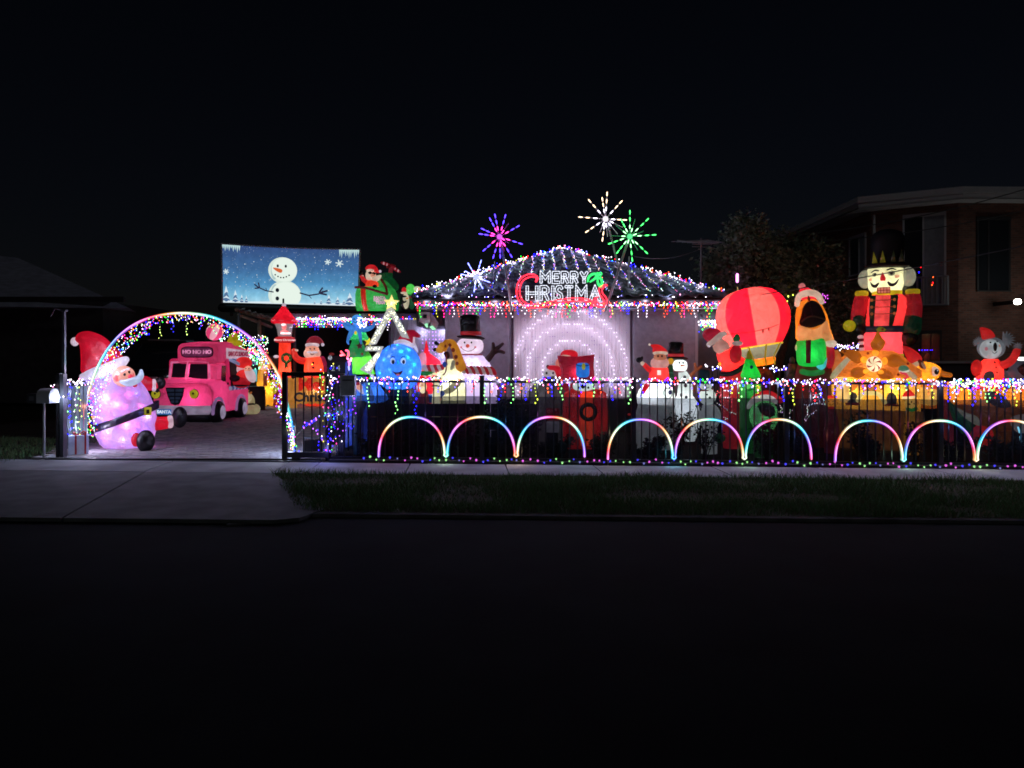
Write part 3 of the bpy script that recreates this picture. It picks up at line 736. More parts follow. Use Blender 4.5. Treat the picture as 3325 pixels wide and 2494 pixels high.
# gate post behind with second fence line at the corner
cf = empty('side_fence', (hx(1100, 10.6), 10.6, G(-2.6)), 'black bar side fence running back between driveway and front garden', 'fence'); co = Vector(cf.location)
for i in range(12):
    y = 10.3+i*.42; x = fpx(1088)+.03+i*.02
    inst('bar', barme, cf, (x-co.x, y-co.y, .06))
for i in range(3): inst('post', postme, cf, (fpx(1091)+.02+i*.04-co.x, 10.35+i*1.9-co.y, 0), (0, 0, 0), (1.3, 1.3, 1))
tline('rail', [Vector((fpx(1088), 10.3, 1.15)), Vector((fpx(1088)+.24, 15, 1.15))], .02, BLKM, cf, co); tline('rail', [Vector((fpx(1088), 10.3, .12)), Vector((fpx(1088)+.24, 15, .12))], .02, BLKM, cf, co)
# grey letter plate, its greenish reflection put into the base colour
lb = empty('letter_box', W(1131, 1252, 9.98), 'scuffed grey metal letter box hung on the bars near the gate', 'letter box')
bm = bmesh.new(); b_box(bm, -.105, -.06, -.142, .105, .03, .142, .008); mo('body', bm, mat('brushed_box', (.62, .68, .64), .35, .6, .1, noise_amt=.3, nscale=10), lb, False)
bm = bmesh.new(); b_box(bm, -.07, -.063, .07, .07, -.060, .085); mo('slot', bm, BLACK, lb, False)

# ---- second fence line further back on the right with its own lights
bk = empty('back_fence', (hx(2290, 13.2), 13.2, G(4)), 'black bar fence behind the hot air balloon with lights on its rail', 'fence'); bo = Vector(bk.location)
for a, b, y in ((2296, 2385, 1192), (2480, 2712, 1200)):
    tline('rail', [W(a, y, 13.2), W(b, y+2, 13.2)], .018, BLKM, bk, bo)
    for px in range(a, b, 17): tline('bar', [W(px, y, 13.2), W(px, 1395, 13.2)], .008, BLKM, bk, bo, 5)
tline('post', [W(2642, 1190, 13.2), W(2642, 1400, 13.2)], .035, BLKM, bk, bo)

# ---- left posts
lpst = empty('gate_post', (hx(196, 10.2), 10.2, G(-6.5)), 'tall dark steel gate post with a thin raised pole and bracket beside the mailbox', 'post'); l0 = Vector(lpst.location)
greyp = mat('painted_post', (.10, .11, .13), .4, .5, .2, noise_amt=.2)
def lbx(name, a, b, c, d_, y0, y1, m): 
    bm = bmesh.new(); b_box(bm, hx(a, 10.2)-l0.x, y0, hz(d_, 10.2)-l0.z, hx(c, 10.2)-l0.x, y1, hz(b, 10.2)-l0.z, .003); return mo(name, bm, m, lpst, False)
lbx('post', 188, 1212, 199, 1487, -.05, .02, BLKM); lbx('post', 199.5, 1214, 211, 1485, -.04, .05, greyp)
lbx('pole', 203, 1012, 212, 1213, -.02, .02, greyp); lbx('cap', 200, 1006, 217, 1012, -.03, .03, greyp)
tline('bracket', [W(203, 1010, 10.2), W(178, 1002, 10.1), W(165, 1026, 10.1)], .008, greyp, lpst, l0)
mb = empty('mailbox', (hx(143, 10.0), 10.0, G(-6.6)), 'white round topped mailbox on a slim white post at the driveway edge', 'mailbox'); m0 = Vector(mb.location)
wp = mat('mailbox_white', (.62, .66, .70), .3, .5, noise_amt=.06)
tline('post', [W(143, 1308, 10), W(143, 1484, 10)], .016, wp, mb, m0)
bm = bmesh.new(); rr = []
pr = [(-.135, 0), (-.135, .12), (-.11, .17), (-.05, .2), (.02, .2), (.06, .17), (.08, .12), (.08, 0)]
for x_ in (-.02, .16): rr.append([Vector((x_, y_, 1308 and z_+hz(1308, 10)-m0.z)) for y_, z_ in pr])
ring_loft(bm, rr); mo('body', bm, wp, mb, True, sharp=40)
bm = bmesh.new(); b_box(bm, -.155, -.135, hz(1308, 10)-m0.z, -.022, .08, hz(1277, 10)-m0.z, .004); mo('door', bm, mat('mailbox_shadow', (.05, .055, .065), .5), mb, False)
bm = bmesh.new(); b_box(bm, -.12, -.139, hz(1299, 10)-m0.z, -.055, -.136, hz(1285, 10)-m0.z); mo('plate', bm, mat('plate_grey', (.16, .17, .18), .5), mb, False)
# low left fence carrying lights
lf = empty('short_fence', (hx(245, 10.7), 10.7, G(-6.4)), 'short pale slatted fence hung with lights behind the wrapped gift', 'fence'); f0 = Vector(lf.location)
for i in range(6):
    px = 214+i*13; bm = bmesh.new(); b_box(bm, hx(px, 10.75)-f0.x, 0, .05, hx(px+9.5, 10.75)-f0.x, .02, hz(1252, 10.75)-f0.z); mo('slat', bm, mat('slat_blue_grey', (.16, .19, .21), .6, noise_amt=.2), lf, False)
tline('rail', [W(212, 1250, 10.7), W(292, 1250, 10.7)], .014, BLKM, lf, f0)
# gift box
gf = Fig('gift_box', 'white gift box tied with red ribbon beside the arch foot', 'gift box', 255, 10.55)
gw = fab('#b8c4e6', .22)
gf.part('box', gw, gf.B(222, 1412, 288, gf.py-1, -28, 28, 2), smooth=False)
gf.part('ribbon', fab('#a02030', .25), [gf.B(243, 1411, 249, gf.py-2, -29.2, 29), gf.B(274, 1411, 280, gf.py-2, -29.2, 29)], smooth=False)
gf.part('bow', fab('#a02030', .25), [gf.T([(250, 1410, -10), (238, 1402, -12), (244, 1411, -14), (256, 1411, -10), (272, 1400, -12), (280, 1408, -12), (262, 1412, -8)], 3)])

# ================================================================== NEON ARCS in front of the fence
AD_ = 9.98
def arc_pts(x0, xs, ends, top, bot):
    """scalloped arcs: x0..., list of (left,right) spans"""
    pts = []
    spans = list(zip(xs[:-1], xs[1:]))
    for i, (a, b) in enumerate(spans):
        c = (a+b)/2; hw = (b-a)/2; t0 = 0 if i == 0 else 5; t1 = 180 if i == len(spans)-1 else 175
        n_ = 34
        for k in range(n_+1):
            th = 180-k*180/n_; x = c+hw*.965*math.copysign(abs(math.cos(R(th)))**.92, math.cos(R(th))); y = bot-(bot-top)*math.sin(R(th))**.86
            if i and k == 0: y = bot-14
            if i < len(spans)-1 and k == n_: y = bot-14
            pts.append(W(x, y, AD_))
        if i < len(spans)-1:
            for q, yy in ((b-5.5, bot-5), (b, bot-1), (b+5.5, bot-5)): pts.append(W(q, yy, AD_))
    return pts
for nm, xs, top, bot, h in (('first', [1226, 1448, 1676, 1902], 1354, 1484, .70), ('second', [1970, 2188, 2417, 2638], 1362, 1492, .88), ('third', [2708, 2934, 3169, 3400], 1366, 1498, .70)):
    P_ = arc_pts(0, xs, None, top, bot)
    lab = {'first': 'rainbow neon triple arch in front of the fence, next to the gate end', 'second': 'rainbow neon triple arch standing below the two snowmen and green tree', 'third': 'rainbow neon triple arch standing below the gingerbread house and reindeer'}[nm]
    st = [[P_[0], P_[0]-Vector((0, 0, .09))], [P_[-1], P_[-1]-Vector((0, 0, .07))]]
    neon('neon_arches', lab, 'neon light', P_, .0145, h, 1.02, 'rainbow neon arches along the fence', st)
# ---- big entrance arch
arch = smoothline([(267, 1478), (269, 1400), (276, 1330), (292, 1262), (318, 1192), (355, 1128), (405, 1075), (470, 1038), (545, 1020), (618, 1018), (690, 1030), (760, 1060), (820, 1103), (868, 1158), (900, 1210), (915, 1250), (932, 1310), (948, 1380), (957, 1445)], 6)
ad = 10.75
ap_ = [W(a, b, ad) for a, b in arch]
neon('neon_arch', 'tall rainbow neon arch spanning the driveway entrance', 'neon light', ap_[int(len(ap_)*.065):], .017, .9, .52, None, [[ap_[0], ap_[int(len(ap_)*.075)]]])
# icicle lights wound beside the arch, hanging inside
pts, cols, wires = [], [], []
m_ = len(arch)
for i in range(int(m_*.04), m_):
    a, b = arch[i]; 
    t = i/m_
    nx_, ny_ = (610-a), (1300-b); L_ = math.hypot(nx_, ny_); nx_/=L_; ny_/=L_
    lw = 46 if t < .38 else (26 if t < .72 else 34)
    for _ in range(11 if t < .38 else 7):
        q = random.random()**1.2*lw+3; c = pick('pastel') if random.random() < .5 else pick('multi')
        if random.random() < .5: c = tuple(.5*x+.5*y for x, y in zip(c, rainbow(t*4)))
        pts.append(W(a+nx_*q+random.uniform(-5, 5), b+ny_*q+random.uniform(-5, 5), ad+random.uniform(-.05, .06))); cols.append(tuple(x*random.uniform(.5, 1.1) for x in c))
for a, b, n_, c in ((472, 1060, 4, (.4, .35, 5)), (520, 1062, 5, (3.6, 4.8, 1.2)), (560, 1050, 4, (.4, .35, 5)), (605, 1050, 5, (3.5, 4.8, 1.4)), (650, 1040, 4, (.4, .4, 5)), (698, 1055, 4, (.8, 4.4, 2)), (738, 1062, 4, (.5, .4, 5)), (720, 1060, 3, (5, 1.4, .6)), (905, 1260, 6, (2.4, .5, 5)), (925, 1290, 4, (4.8, .8, 3))):
    ln = []
    for k in range(n_):
        q = W(a+random.uniform(-5, 5), b+k*9, ad); pts.append(q); cols.append(c); ln.append(q)
    wires.append([W(a, b-18, ad)]+ln)
wires.append([p+Vector((0, .03, -.01)) for p in ap_])
string('fairy_lights', 'dense curtain of coloured fairy lights hung inside the entrance arch', 'fairy lights', pts, wires, r=.013, cols=cols, lamps=(10, 4.6, .7))

# ================================================================== STRINGS
# fence top string
pts, wires, cols = [], [], []
x = 1072
drops = [(1195, 'g', 7), (1152, 'p', 9), (1290, 'g', 9), (1265, 'r', 3), (1325, 'o', 3), (1348, 'b', 9), (1428, 'b', 3), (1535, 'r', 3), (1577, 'g', 6), (1597, 'o', 3), (1625, 'b', 5), (1640, 'r', 3), (1664, 'g', 6), (1690, 'o', 3), (1705, 'b', 5), (1740, 'y', 6), (1776, 'o', 3), (1790, 'b', 4), (1815, 'r', 2), (1822, 'g', 5), (1885, 'b', 4), (1930, 'g', 4), (1950, 'o', 3), (1990, 'b', 5), (2010, 'r', 3), (2040, 'g', 6), (2083, 'b', 4), (2268, 'b', 6), (2370, 'y', 3), (2400, 'g', 5), (2460, 'y', 4), (2537, 'b', 5), (2560, 'o', 3), (2575, 'y', 6), (2600, 'r', 2), (2640, 'r', 5), (2660, 'b', 4), (2710, 'b', 4), (2755, 'y', 3), (2800, 'b', 3), (2845, 'o', 2), (2905, 'y', 3), (2935, 'g', 2), (3010, 'o', 3), (3025, 'y', 4), (3075, 'b', 5), (3095, 'w', 5), (3110, 'o', 4), (3140, 'y', 4), (3158, 'b', 6), (3175, 'o', 4), (3193, 'g', 5), (3210, 'g', 4), (3225, 'r', 4), (3245, 'b', 5), (3262, 'b', 4), (3280, 'o', 3), (3290, 'y', 6), (3310, 'r', 2)]
cc = {'g': (2.0, 6, 1.8), 'p': (2.2, .3, 7), 'r': (8, .2, .3), 'o': (8, 1.1, .3), 'b': (.3, .22, 9), 'y': (3.6, 4.2, .5), 'w': (5, 4.6, 5)}
line = []
while x < 3360:
    X_ = (x-CX)/F*FD; z = topz(X_)+.012
    pts.append(Vector((X_, FD-.03+random.uniform(-.03, .03), z+random.uniform(-.028, .03)))); c = pick('white') if random.random() < .6 else pick('multi'); cols.append(c)
    line.append(Vector((X_, FD-.03, z))); x += random.uniform(4.4, 8.4)
for _ in range(140):
    px = random.uniform(3080, 3340); X_ = fpx(px); pts.append(Vector((X_, FD-.05, topz(X_)+.05-abs(random.gauss(0, .1))))); cols.append(pick('pastel'))
wires.append(line)
for _ in range(230):
    X_ = fpx(random.uniform(1075, 3340)); pts.append(Vector((X_, FD-.045, topz(X_)-.01-abs(random.gauss(0, .045))))); cols.append(random.choice([(.3, .22, 9), (1.2, .8, 7), (5, 4.7, 5.2), (2.4, 2.2, 7), (7, 2.4, 4.2)]))
for px, k, n_ in drops:
    X_ = fpx(px); ln = [Vector((X_, FD-.03, topz(X_)))]
    for j in range(n_):
        q = Vector((X_+random.uniform(-.025, .025), FD-.04, topz(X_)-.06-j*.052)); pts.append(q); cols.append(tuple(v*.8 for v in cc[k])); ln.append(q)
    wires.append(ln)
string('fairy_lights', 'long string of mixed fairy lights wound along the top rail of the front fence', 'fairy lights', pts, wires, r=.0175, cols=cols, lamps=(22, 2.2, .6))
# cluster of lights on the gate end and corner post
pts, wires, cols = [], [], []
for _ in range(105):
    px = random.gauss(1062, 18); py = random.uniform(1180, 1470)
    pts.append(W(px, py, 9.93+random.uniform(-.02, .02))); cols.append(tuple(v*.8 for v in pick('pastel' if py < 1330 or random.random() < .4 else 'violet')))
for _ in range(70):
    t = random.random(); pts.append(W(934+t*22+random.gauss(0, 6), 1340+t*125, 9.95)); cols.append(tuple(v*.9 for v in pick('pastel')))
for _ in range(26):
    t = random.random(); pts.append(W(985+t*50+random.gauss(0, 5), 1390-t*35 if random.random() < .6 else 1370+t*40, 9.94)); cols.append(pick('violet'))
for _ in range(55): pts.append(W(random.uniform(1075, 1150), random.uniform(1290, 1420), 10.3)); cols.append(tuple(v*.45 for v in pick('violet')))
wires = [[W(1058+8*math.sin(i*1.3), 1185+i*17, 9.94) for i in range(17)], [W(940, 1440, 9.94), W(985, 1390, 9.94), W(1020, 1340, 9.94), W(1030, 1400, 9.94)], [W(1085+10*math.sin(i), 1290+i*14, 10.25) for i in range(12)]]
string('fairy_lights', 'tangle of fairy lights draped over the open sliding gate and corner post', 'fairy lights', pts, wires, r=.013, cols=cols, cm=CABW, lamps=(4, 1.3, .3))
# dark sleeper wall of the raised bed between fence and figures
pw = empty('raised_bed', (fpx(1440), 10.62, G(-1)), 'dark raised garden bed wall behind the bars and under the ark boat', 'garden bed'); po = Vector(pw.location)
for j in range(4):
    for i in range(3):
        bm = bmesh.new(); xa = fpx(1168+i*196+(30 if j % 2 and i else 0)); xb = fpx(1168+(i+1)*196+(30 if j % 2 and i < 2 else 0))-.01
        b_box(bm, xa-po.x, random.uniform(-.01, .01), .0+j*.2, xb-po.x, .09, .192+j*.2, .008); mo('sleeper', bm, mat('sleeper_%d' % ((i+j) % 2), (.030, .024, .024) if (i+j) % 2 else (.022, .020, .024), .9, noise_amt=.5, nscale=7, bump=.5), pw, False)
# string along the ground: individual bulbs
gs = empty('ground_lights', (fpx(1200), 9.96, G(-2)), 'string of single coloured bulbs lying along the foot of the fence', 'string lights'); so = Vector(gs.location)
bmes = {}
def bulb_me(k, c, r):
    vs, fs, c7 = [], [], []
    vs.append((0, 0, r*1.0))
    for q in range(7):
        a = q*2*math.pi/7; vs.append((r*math.cos(a), r*math.sin(a), r*.3))
    for q in range(7):
        a = q*2*math.pi/7; vs.append((r*.55*math.cos(a), r*.55*math.sin(a), -r*.9))
    vs.append((0, 0, -r*1.3))
    for q in range(7):
        j = (q+1) % 7; fs += [(0, 1+q, 1+j), (1+q, 8+q, 8+j, 1+j), (8+q, 15, 8+j)]
    me = bpy.data.meshes.new('bulb'); me.from_pydata(vs, [], fs); me.materials.append(LED); a = me.color_attributes.new('Col', 'FLOAT_COLOR', 'POINT')
    a.data.foreach_set('color', [*c, 1.0]*len(vs)); return me
for k, c in (('b', (.07, .06, .9)), ('g', (.32, .8, .26)), ('p', (.7, .12, .7)), ('w', (.14, .14, .4))): bmes[k] = bulb_me(k, c, .016)
seq = 'bgpbgwpgbp'; x = 1188; ln = []; i = 0
while x < 3345:
    X_ = fpx(x); z = G(x and X_)+.055+.022*math.sin(i*1.9)+random.uniform(-.012, .012)-.015*(x > 2900)
    k = seq[(i*7) % 10]; inst('bulb', bmes[k], gs, Vector((X_, 9.955, z))-so, (random.uniform(-.5, .5), random.uniform(-.5, .5), 0), (random.uniform(.75, 1.1),)*3)
    ln.append(Vector((X_, 9.96, z-.01))-so); x += random.uniform(14, 25); i += 1
wire('cable', [ln], .004, CABLE, gs)
# left short fence string
pts, wires, cols = [], [[W(205, 1240, 10.6), W(250, 1246, 10.6), W(292, 1240, 10.6)]], []
for i in range(46): pts.append(W(random.uniform(206, 292), 1243+random.gauss(0, 6), 10.6)); cols.append(pick('white'))
for px, c in ((200, 'y'), (214, 'g'), (228, 'b'), (248, 'g'), (262, 'y'), (246, 'w'), (222, 'b')):
    for j in range(9): pts.append(W(px+random.uniform(-7, 7), 1258+j*19+random.uniform(-4, 4), 10.5)); cols.append(tuple(v*.8 for v in cc[c]))
    wires.append([W(px+3*math.sin(j*2), 1250+j*22, 10.52) for j in range(9)])
for px, py in ((166, 1253), (172, 1256), (176, 1250), (196, 1290), (192, 1285), (206, 1288)): pts.append(W(px, py, 10.1)); cols.append(pick('white'))
string('fairy_lights', 'fairy lights hanging over the short slatted fence beside the gate post', 'fairy lights', pts, wires, r=.014, cols=cols, cm=CABW, lamps=(3, 2.2, .7))
# eave string of the house
y_ = HD-.22
p1, w1, c1 = icicles(XL, EZ+.06, XR, EZ+.06, y_, 92, 'multi', drop=.26, per=.06, r=.02, top=3, dy=.04)
for _ in range(130):
    t = random.random(); p1.append(Vector((XL+(XR-XL)*t, y_, EZ+.16+random.gauss(0, .05)))); c1.append(pick('white'))
for i in range(52):
    t = (i+.5)/52; c = cc[random.choice('roygorr')] if True else 0
    for k in range(3): p1.append(Vector((XL+(XR-XL)*t+random.uniform(-.02, .02), y_-.02, EZ+.04+k*.035))); c1.append(tuple(v*1.0 for v in c))
string('fairy_lights', 'icicle lights in every colour along the gutter of the tiled roof', 'fairy lights', p1, w1, r=.0185, cols=c1, lamps=(14, 3.0, .8))
# hip outline
pts, cols, wires = [], [], []
for q in (c4[0], c4[1]):
    ln = []
    for i in range(210):
        t = random.random(); p = q.lerp(apx, t)+nrm*.12+Vector((0, 0, random.gauss(.0, .035)))+Vector((0, -.03, 0)); pts.append(p); cols.append(pick('white') if random.random() < .6 else pick('multi'))
    for i in range(20): ln.append(q.lerp(apx, i/19)+nrm*.1)
    wires.append(ln)
string('fairy_lights', 'fairy lights outlining both sloping hips of the tiled roof', 'fairy lights', pts, wires, r=.019, cols=cols, lamps=(8, 1.6, .5))
# runs down the roof
top_s = [(1430, 945), (1470, 928), (1515, 910), (1562, 893), (1605, 875), (1645, 866), (1683, 853), (1722, 843), (1762, 832), (1800, 822), (1840, 818), (1880, 825), (1920, 836), (1960, 848), (2005, 862), (2050, 880), (2095, 898), (2140, 915), (2190, 930), (2240, 945), (2290, 957)]
ORD = 'first second third fourth fifth sixth seventh eighth ninth tenth eleventh twelfth thirteenth fourteenth fifteenth sixteenth seventeenth eighteenth nineteenth twentieth last'.split()
for i, (px, py) in enumerate(top_s):
    xt = XL+(XR-XL)*((i+1.2)/(len(top_s)+1.2)); tb = Vector((xt-(.12 if i > 12 else 0), B0, RZ))
    # point on the hip above
    k = (xt-XL)/(AX-XL) if xt < AX else (XR-xt)/(XR-AX); k = min(max(k, 0), 1); fan = (xt-AX)*.0
    tp = (c4[0] if xt < AX else c4[1]).lerp(apx, k+(1-k)*.16)
    n_ = max(3, int((tp-tb).length/.085)); ps, cs = [], []
    if 6 < i < 13: tb = tp.lerp(tb, .52)
    for j in range(n_): ps.append(tp.lerp(tb, j/n_)+nrm*.11+Vector((random.uniform(-.025, .025), 0, random.uniform(-.01, .01)))); cs.append(tuple(v*random.uniform(.25, .7) for v in pick('white')))
    string('roof_light_run', ORD[i]+' light run down the roof tiles, counted from the carport side', 'fairy lights', ps, [[tp+nrm*.09, tb+nrm*.09]], r=.0135, cols=cs, lamps=(2, .38, .7), group='light runs down the tiled roof')
# carport string
a, b = W(925, 1035, 22.0), W(1350, 1038, 22.0)
p1, w1, c1 = icicles(a.x, a.z, b.x, b.z, 22.0, 60, 'multi', drop=.30, per=.08, top=5, dy=.05)
for _ in range(190): p1.append(Vector((random.uniform(a.x, b.x), 21.98, a.z-.08+random.gauss(0, .08)))); c1.append(pick('multi'))
string('fairy_lights', 'thick multicoloured lights along the dark carport gutter', 'fairy lights', p1, w1, r=.026, cols=c1, lamps=(6, 4, .4))
# net of lights at the back of the driveway
pts, cols = [], []
for _ in range(400):
    px = random.uniform(712, 872); lo_ = 1088+random.random()**.75*82; 
    if lo_ > 1090+(px-680)*.8: lo_ -= 20
    pts.append(W(px, lo_, 19.5+random.uniform(-.1, .1))); t = (lo_-1088)/85
    cols.append(pick('white') if random.random() < .3 else ((1.6, 4.6, 2.4) if random.random() < .5 else pick('pastel')))
for _ in range(60): pts.append(W(random.gauss(815, 18), random.gauss(1142, 5), 19.4)); cols.append((5, .7, .8))
string('net_lights', 'dense net of green and white lights at the end of the driveway', 'fairy lights', pts, [[W(712, 1088, 19.5), W(872, 1098, 19.5)], [W(740, 1090, 19.5), W(745, 1140, 19.5)], [W(835, 1095, 19.5), W(838, 1165, 19.5)]], r=.020, cols=cols, lamps=(3, 7, .4))
pts = [W(random.uniform(790, 850), 1150+random.random()*50, 19.3) for _ in range(36)]
string('fairy_lights', 'sparse green light drops hanging below the dense net of lights', 'fairy lights', pts, [[W(800, 1150, 19.3), W(800, 1200, 19.3)], [W(832, 1150, 19.3), W(833, 1200, 19.3)]], r=.026, cols=[(1.2, 4, 2.2)]*36)
# lights behind the house's right end
pts = [W(random.uniform(2268, 2345), 1040+abs(random.gauss(0, 14)), 17) for _ in range(120)]
string('fairy_lights', 'bright clump of lights behind the right end of the house', 'fairy lights', pts, [[W(2268, 1042, 17), W(2345, 1044, 17)]], 'pastel', r=.024)
bm = bmesh.new(); b_box(bm, hx(2262, 17.2), 17.2, 0, hx(2420, 17.2), 17.3, hz(1010, 17.2)); tag(mo('garden_wall', bm, mat('side_wall', (.30, .31, .36), .9, noise_amt=.15), None, False), 'pale rendered wall between the house and the garden tree', 'wall')
pts = [W(random.uniform(2478, 2712), 1198+random.gauss(0, 6), 13.1) for _ in range(70)]+[W(random.uniform(2290, 2385), 1190+random.gauss(0, 5), 13.1) for _ in range(26)]
string('fairy_lights', 'pale string of lights along the back fence rail under the balloon', 'fairy lights', pts, [[W(2478, 1200, 13.1), W(2712, 1202, 13.1)], [W(2290, 1192, 13.1), W(2385, 1192, 13.1)]], 'white', r=.019)
pts = [W(2696+random.random()*92, 1126+random.gauss(0, 5), 16) for _ in range(60)]
string('fairy_lights', 'short bright light string beside the nutcracker elbow', 'fairy lights', pts, [[W(2696, 1126, 16), W(2788, 1124, 16)]], 'white', r=.02)
pts = [W(px, 1137, 20) for px in (2985, 2994, 3003, 3011, 3021, 3027)]
string('fairy_lights', 'few dim violet lights on the lower window sill of the flats', 'fairy lights', pts, [[W(2980, 1137, 20), W(3030, 1137, 20)]], 'violet', r=.02)
pts = [W(px, py, 27) for px, py in ((2961, 882), (2984, 884), (2990, 868), (3030, 900), (3029, 918), (2960, 940), (3026, 925))]
string('fairy_lights', 'few lights caught on the balcony railing of the flats', 'fairy lights', pts, [], 'multi', r=.04)

# curtain of concentric mesh lights on the pale blind
MD = HD+.36; pts, cols, wires = [], [], []
for i in range(44):
    px = 1690+i*8; wires.append([W(px, 1004, MD), W(px+random.uniform(-1, 1), 1295, MD)])
cx_, cy_ = 1852, 1205
for r_ in (97, 150, 196):
    n_ = int(r_*1.5*math.pi/9.5)
    for k in range(n_):
        th = math.pi*(-.17+1.34*k/n_); px = cx_+r_*.93*math.cos(th); py = cy_-r_*math.sin(th)*(1.02)
        px = 1690+round((px-1690)/8)*8; py = round(py/13.5)*13.5
        if 1672 < px < 2042 and 1008 < py < 1292 and random.random() < .92:
            pts.append(W(px+random.uniform(-1, 1), py, MD)); cols.append((2.2, 1.9, 2.6))
for k in range(260):
    px = 1690+random.randrange(44)*8; py = 1012+random.randrange(21)*13.5; pts.append(W(px, py, MD)); cols.append((.30, .22, .42))
string('curtain_lights', 'curtain of lavender lights in concentric rings over the pale blind', 'curtain lights', pts, wires, r=.019, cols=cols, cm=CABW, wr=.0022)
cr0 = [o_ for o_ in bpy.data.objects if o_.get('category') == 'curtain lights'][0]
for r_ in (97, 150, 196):  # unseen lamps added to wash ring-shaped glow onto the blind
    for k in range(int(r_/8)):
        th = math.pi*(-.13+1.26*(k+.5)/int(r_/8)); px = cx_+r_*.93*math.cos(th); py = cy_-r_*math.sin(th)
        if 1675 < px < 2040 and 1010 < py < 1290:
            l = bpy.data.lights.new('string_fill_lamp', 'POINT'); l.energy = .34; l.color = (.86, .72, 1); l.shadow_soft_size = .03; o_ = bpy.data.objects.new('string_fill_lamp', l); link(o_, cr0); o_.location = W(px, py, HD+.25)-Vector(cr0.location)
pts = [W(1372+(k % 9)*11+random.uniform(-1, 1), 1066+(k//9)*12, 16.7) for k in range(9*14) if random.random() < .75]
string('net_lights', 'violet dotted net lights on the cream weatherboard wall', 'net lights', pts, [[W(1372+i*11, 1062, 16.72), W(1372+i*11, 1230, 16.72)] for i in range(9)], r=.018, cols=[(3, 1.7, 5)]*len(pts), cm=CABW, wr=.002, lamps=(5, 1.3, .6))

# ================================================================== STARBURSTS
def burst(label, px, py, d, Rpx, rays, pole, colin, colout, hub):
    root = empty('starburst_light', W(px, py, d), label, 'starburst light', 'firework starbursts above the roof'); o = Vector(root.location); k = d/F
    rm = mat('burst_rod_'+hub, lin(hub), .4, emit=.16)
    bm = bmesh.new(); b_ell(bm, (0, 0, 0), (.055, .055, .055)); mo('hub', bm, emis('hub_'+hub, hub, 1.1), root)
    for i, (a, L_) in enumerate(rays):
        dv = Vector((math.cos(R(a)), -.25+.5*((i*37) % 10)/10, math.sin(R(a)))); dv.normalize(); e = dv*L_*k*1.04
        bm = bmesh.new(); b_tube(bm, [dv*.04, e], .006, 5); mo('ray', bm, rm, root)
        vs, fs, cs = [], [], []
        for t in (.36, .64, .90):
            if L_ < .7*Rpx and t > .6: continue
            c = colin if t < .5 else colout
            b = len(vs); p = e*t; u = dv.orthogonal().normalized(); v = dv.cross(u); q = .0115
            for s_, rr in ((-.05, 0.004), (-.015, q*.8), (.02, q), (.05, .004)):
                for z in range(5):
                    an_ = z*2*math.pi/5; vs.append(p+dv*s_+(u*math.cos(an_)+v*math.sin(an_))*rr)
            for s_ in range(3):
                for z in range(5):
                    j = (z+1) % 5; fs.append((b+s_*5+z, b+s_*5+j, b+(s_+1)*5+j, b+(s_+1)*5+z))
            cs += [tuple(x*.8 for x in c)]*20
        pd('ray_light', vs, fs, LED, root, cs, smooth=True)
    for i, (a, b, rr) in enumerate(pole):
        bm = bmesh.new(); b_tube(bm, [Vector(a)-o, Vector(b)-o], rr, 8); mo('pole', bm, mat('pale_pole', (.32, .33, .35), .45), root)
    return root
wh = (4.6, 4.2, 5.4)
burst('purple and pink firework starburst on a pole over the roof', 1622, 769, 14.0, 75, [(102, 72), (75, 75), (118, 66), (55, 50), (31, 74), (-18, 76), (-35, 36), (-58, 76), (-72, 46), (-88, 68), (-106, 76), (-140, 68), (172, 64), (157, 62)],
      [(W(1626, 775, 14.05), W(1662, 1008, 13.85), .022), (W(1606, 850, 15), W(1598, 960, 15), .012)], (7, .25, 2.6), (.5, .25, 8), '#c050c8')
burst('white and amber firework starburst, tallest above the roof', 1966, 711, 14.0, 88, [(88, 84), (98, 70), (132, 82), (47, 76), (174, 86), (-3, 66), (-145, 80), (-112, 44), (-98, 70), (-84, 56), (-30, 60), (-50, 60)],
      [(W(1972, 718, 14.05), W(2008, 868, 14.0), .02)], wh, (5, 3.4, 2.0), '#d8d0dc')
burst('green firework starburst, lower one of the crossing pair', 2045, 768, 13.9, 85, [(92, 82), (72, 58), (44, 82), (2, 82), (-42, 80), (-84, 80), (-62, 50), (-106, 44), (-128, 66), (-160, 74), (180, 58), (140, 56), (118, 60), (20, 44)],
      [(W(2040, 780, 13.95), W(1966, 1008, 13.8), .022), (W(2043, 835, 14.6), W(2040, 960, 14.6), .015)], (1.6, 5, 1.9), (.3, 5, .7), '#50c880')
burst('small pale blue starburst low over the left hip of the roof', 1546, 900, 14.0, 52, [(72, 54), (120, 50), (35, 48), (170, 46), (-20, 44), (-98, 44), (-60, 40), (150, 38), (5, 34)],
      [(W(1552, 905, 14.02), W(1625, 958, 14.0), .014)], (3.6, 3.8, 5.6), (1.2, 1.4, 7), '#a0a8f0')

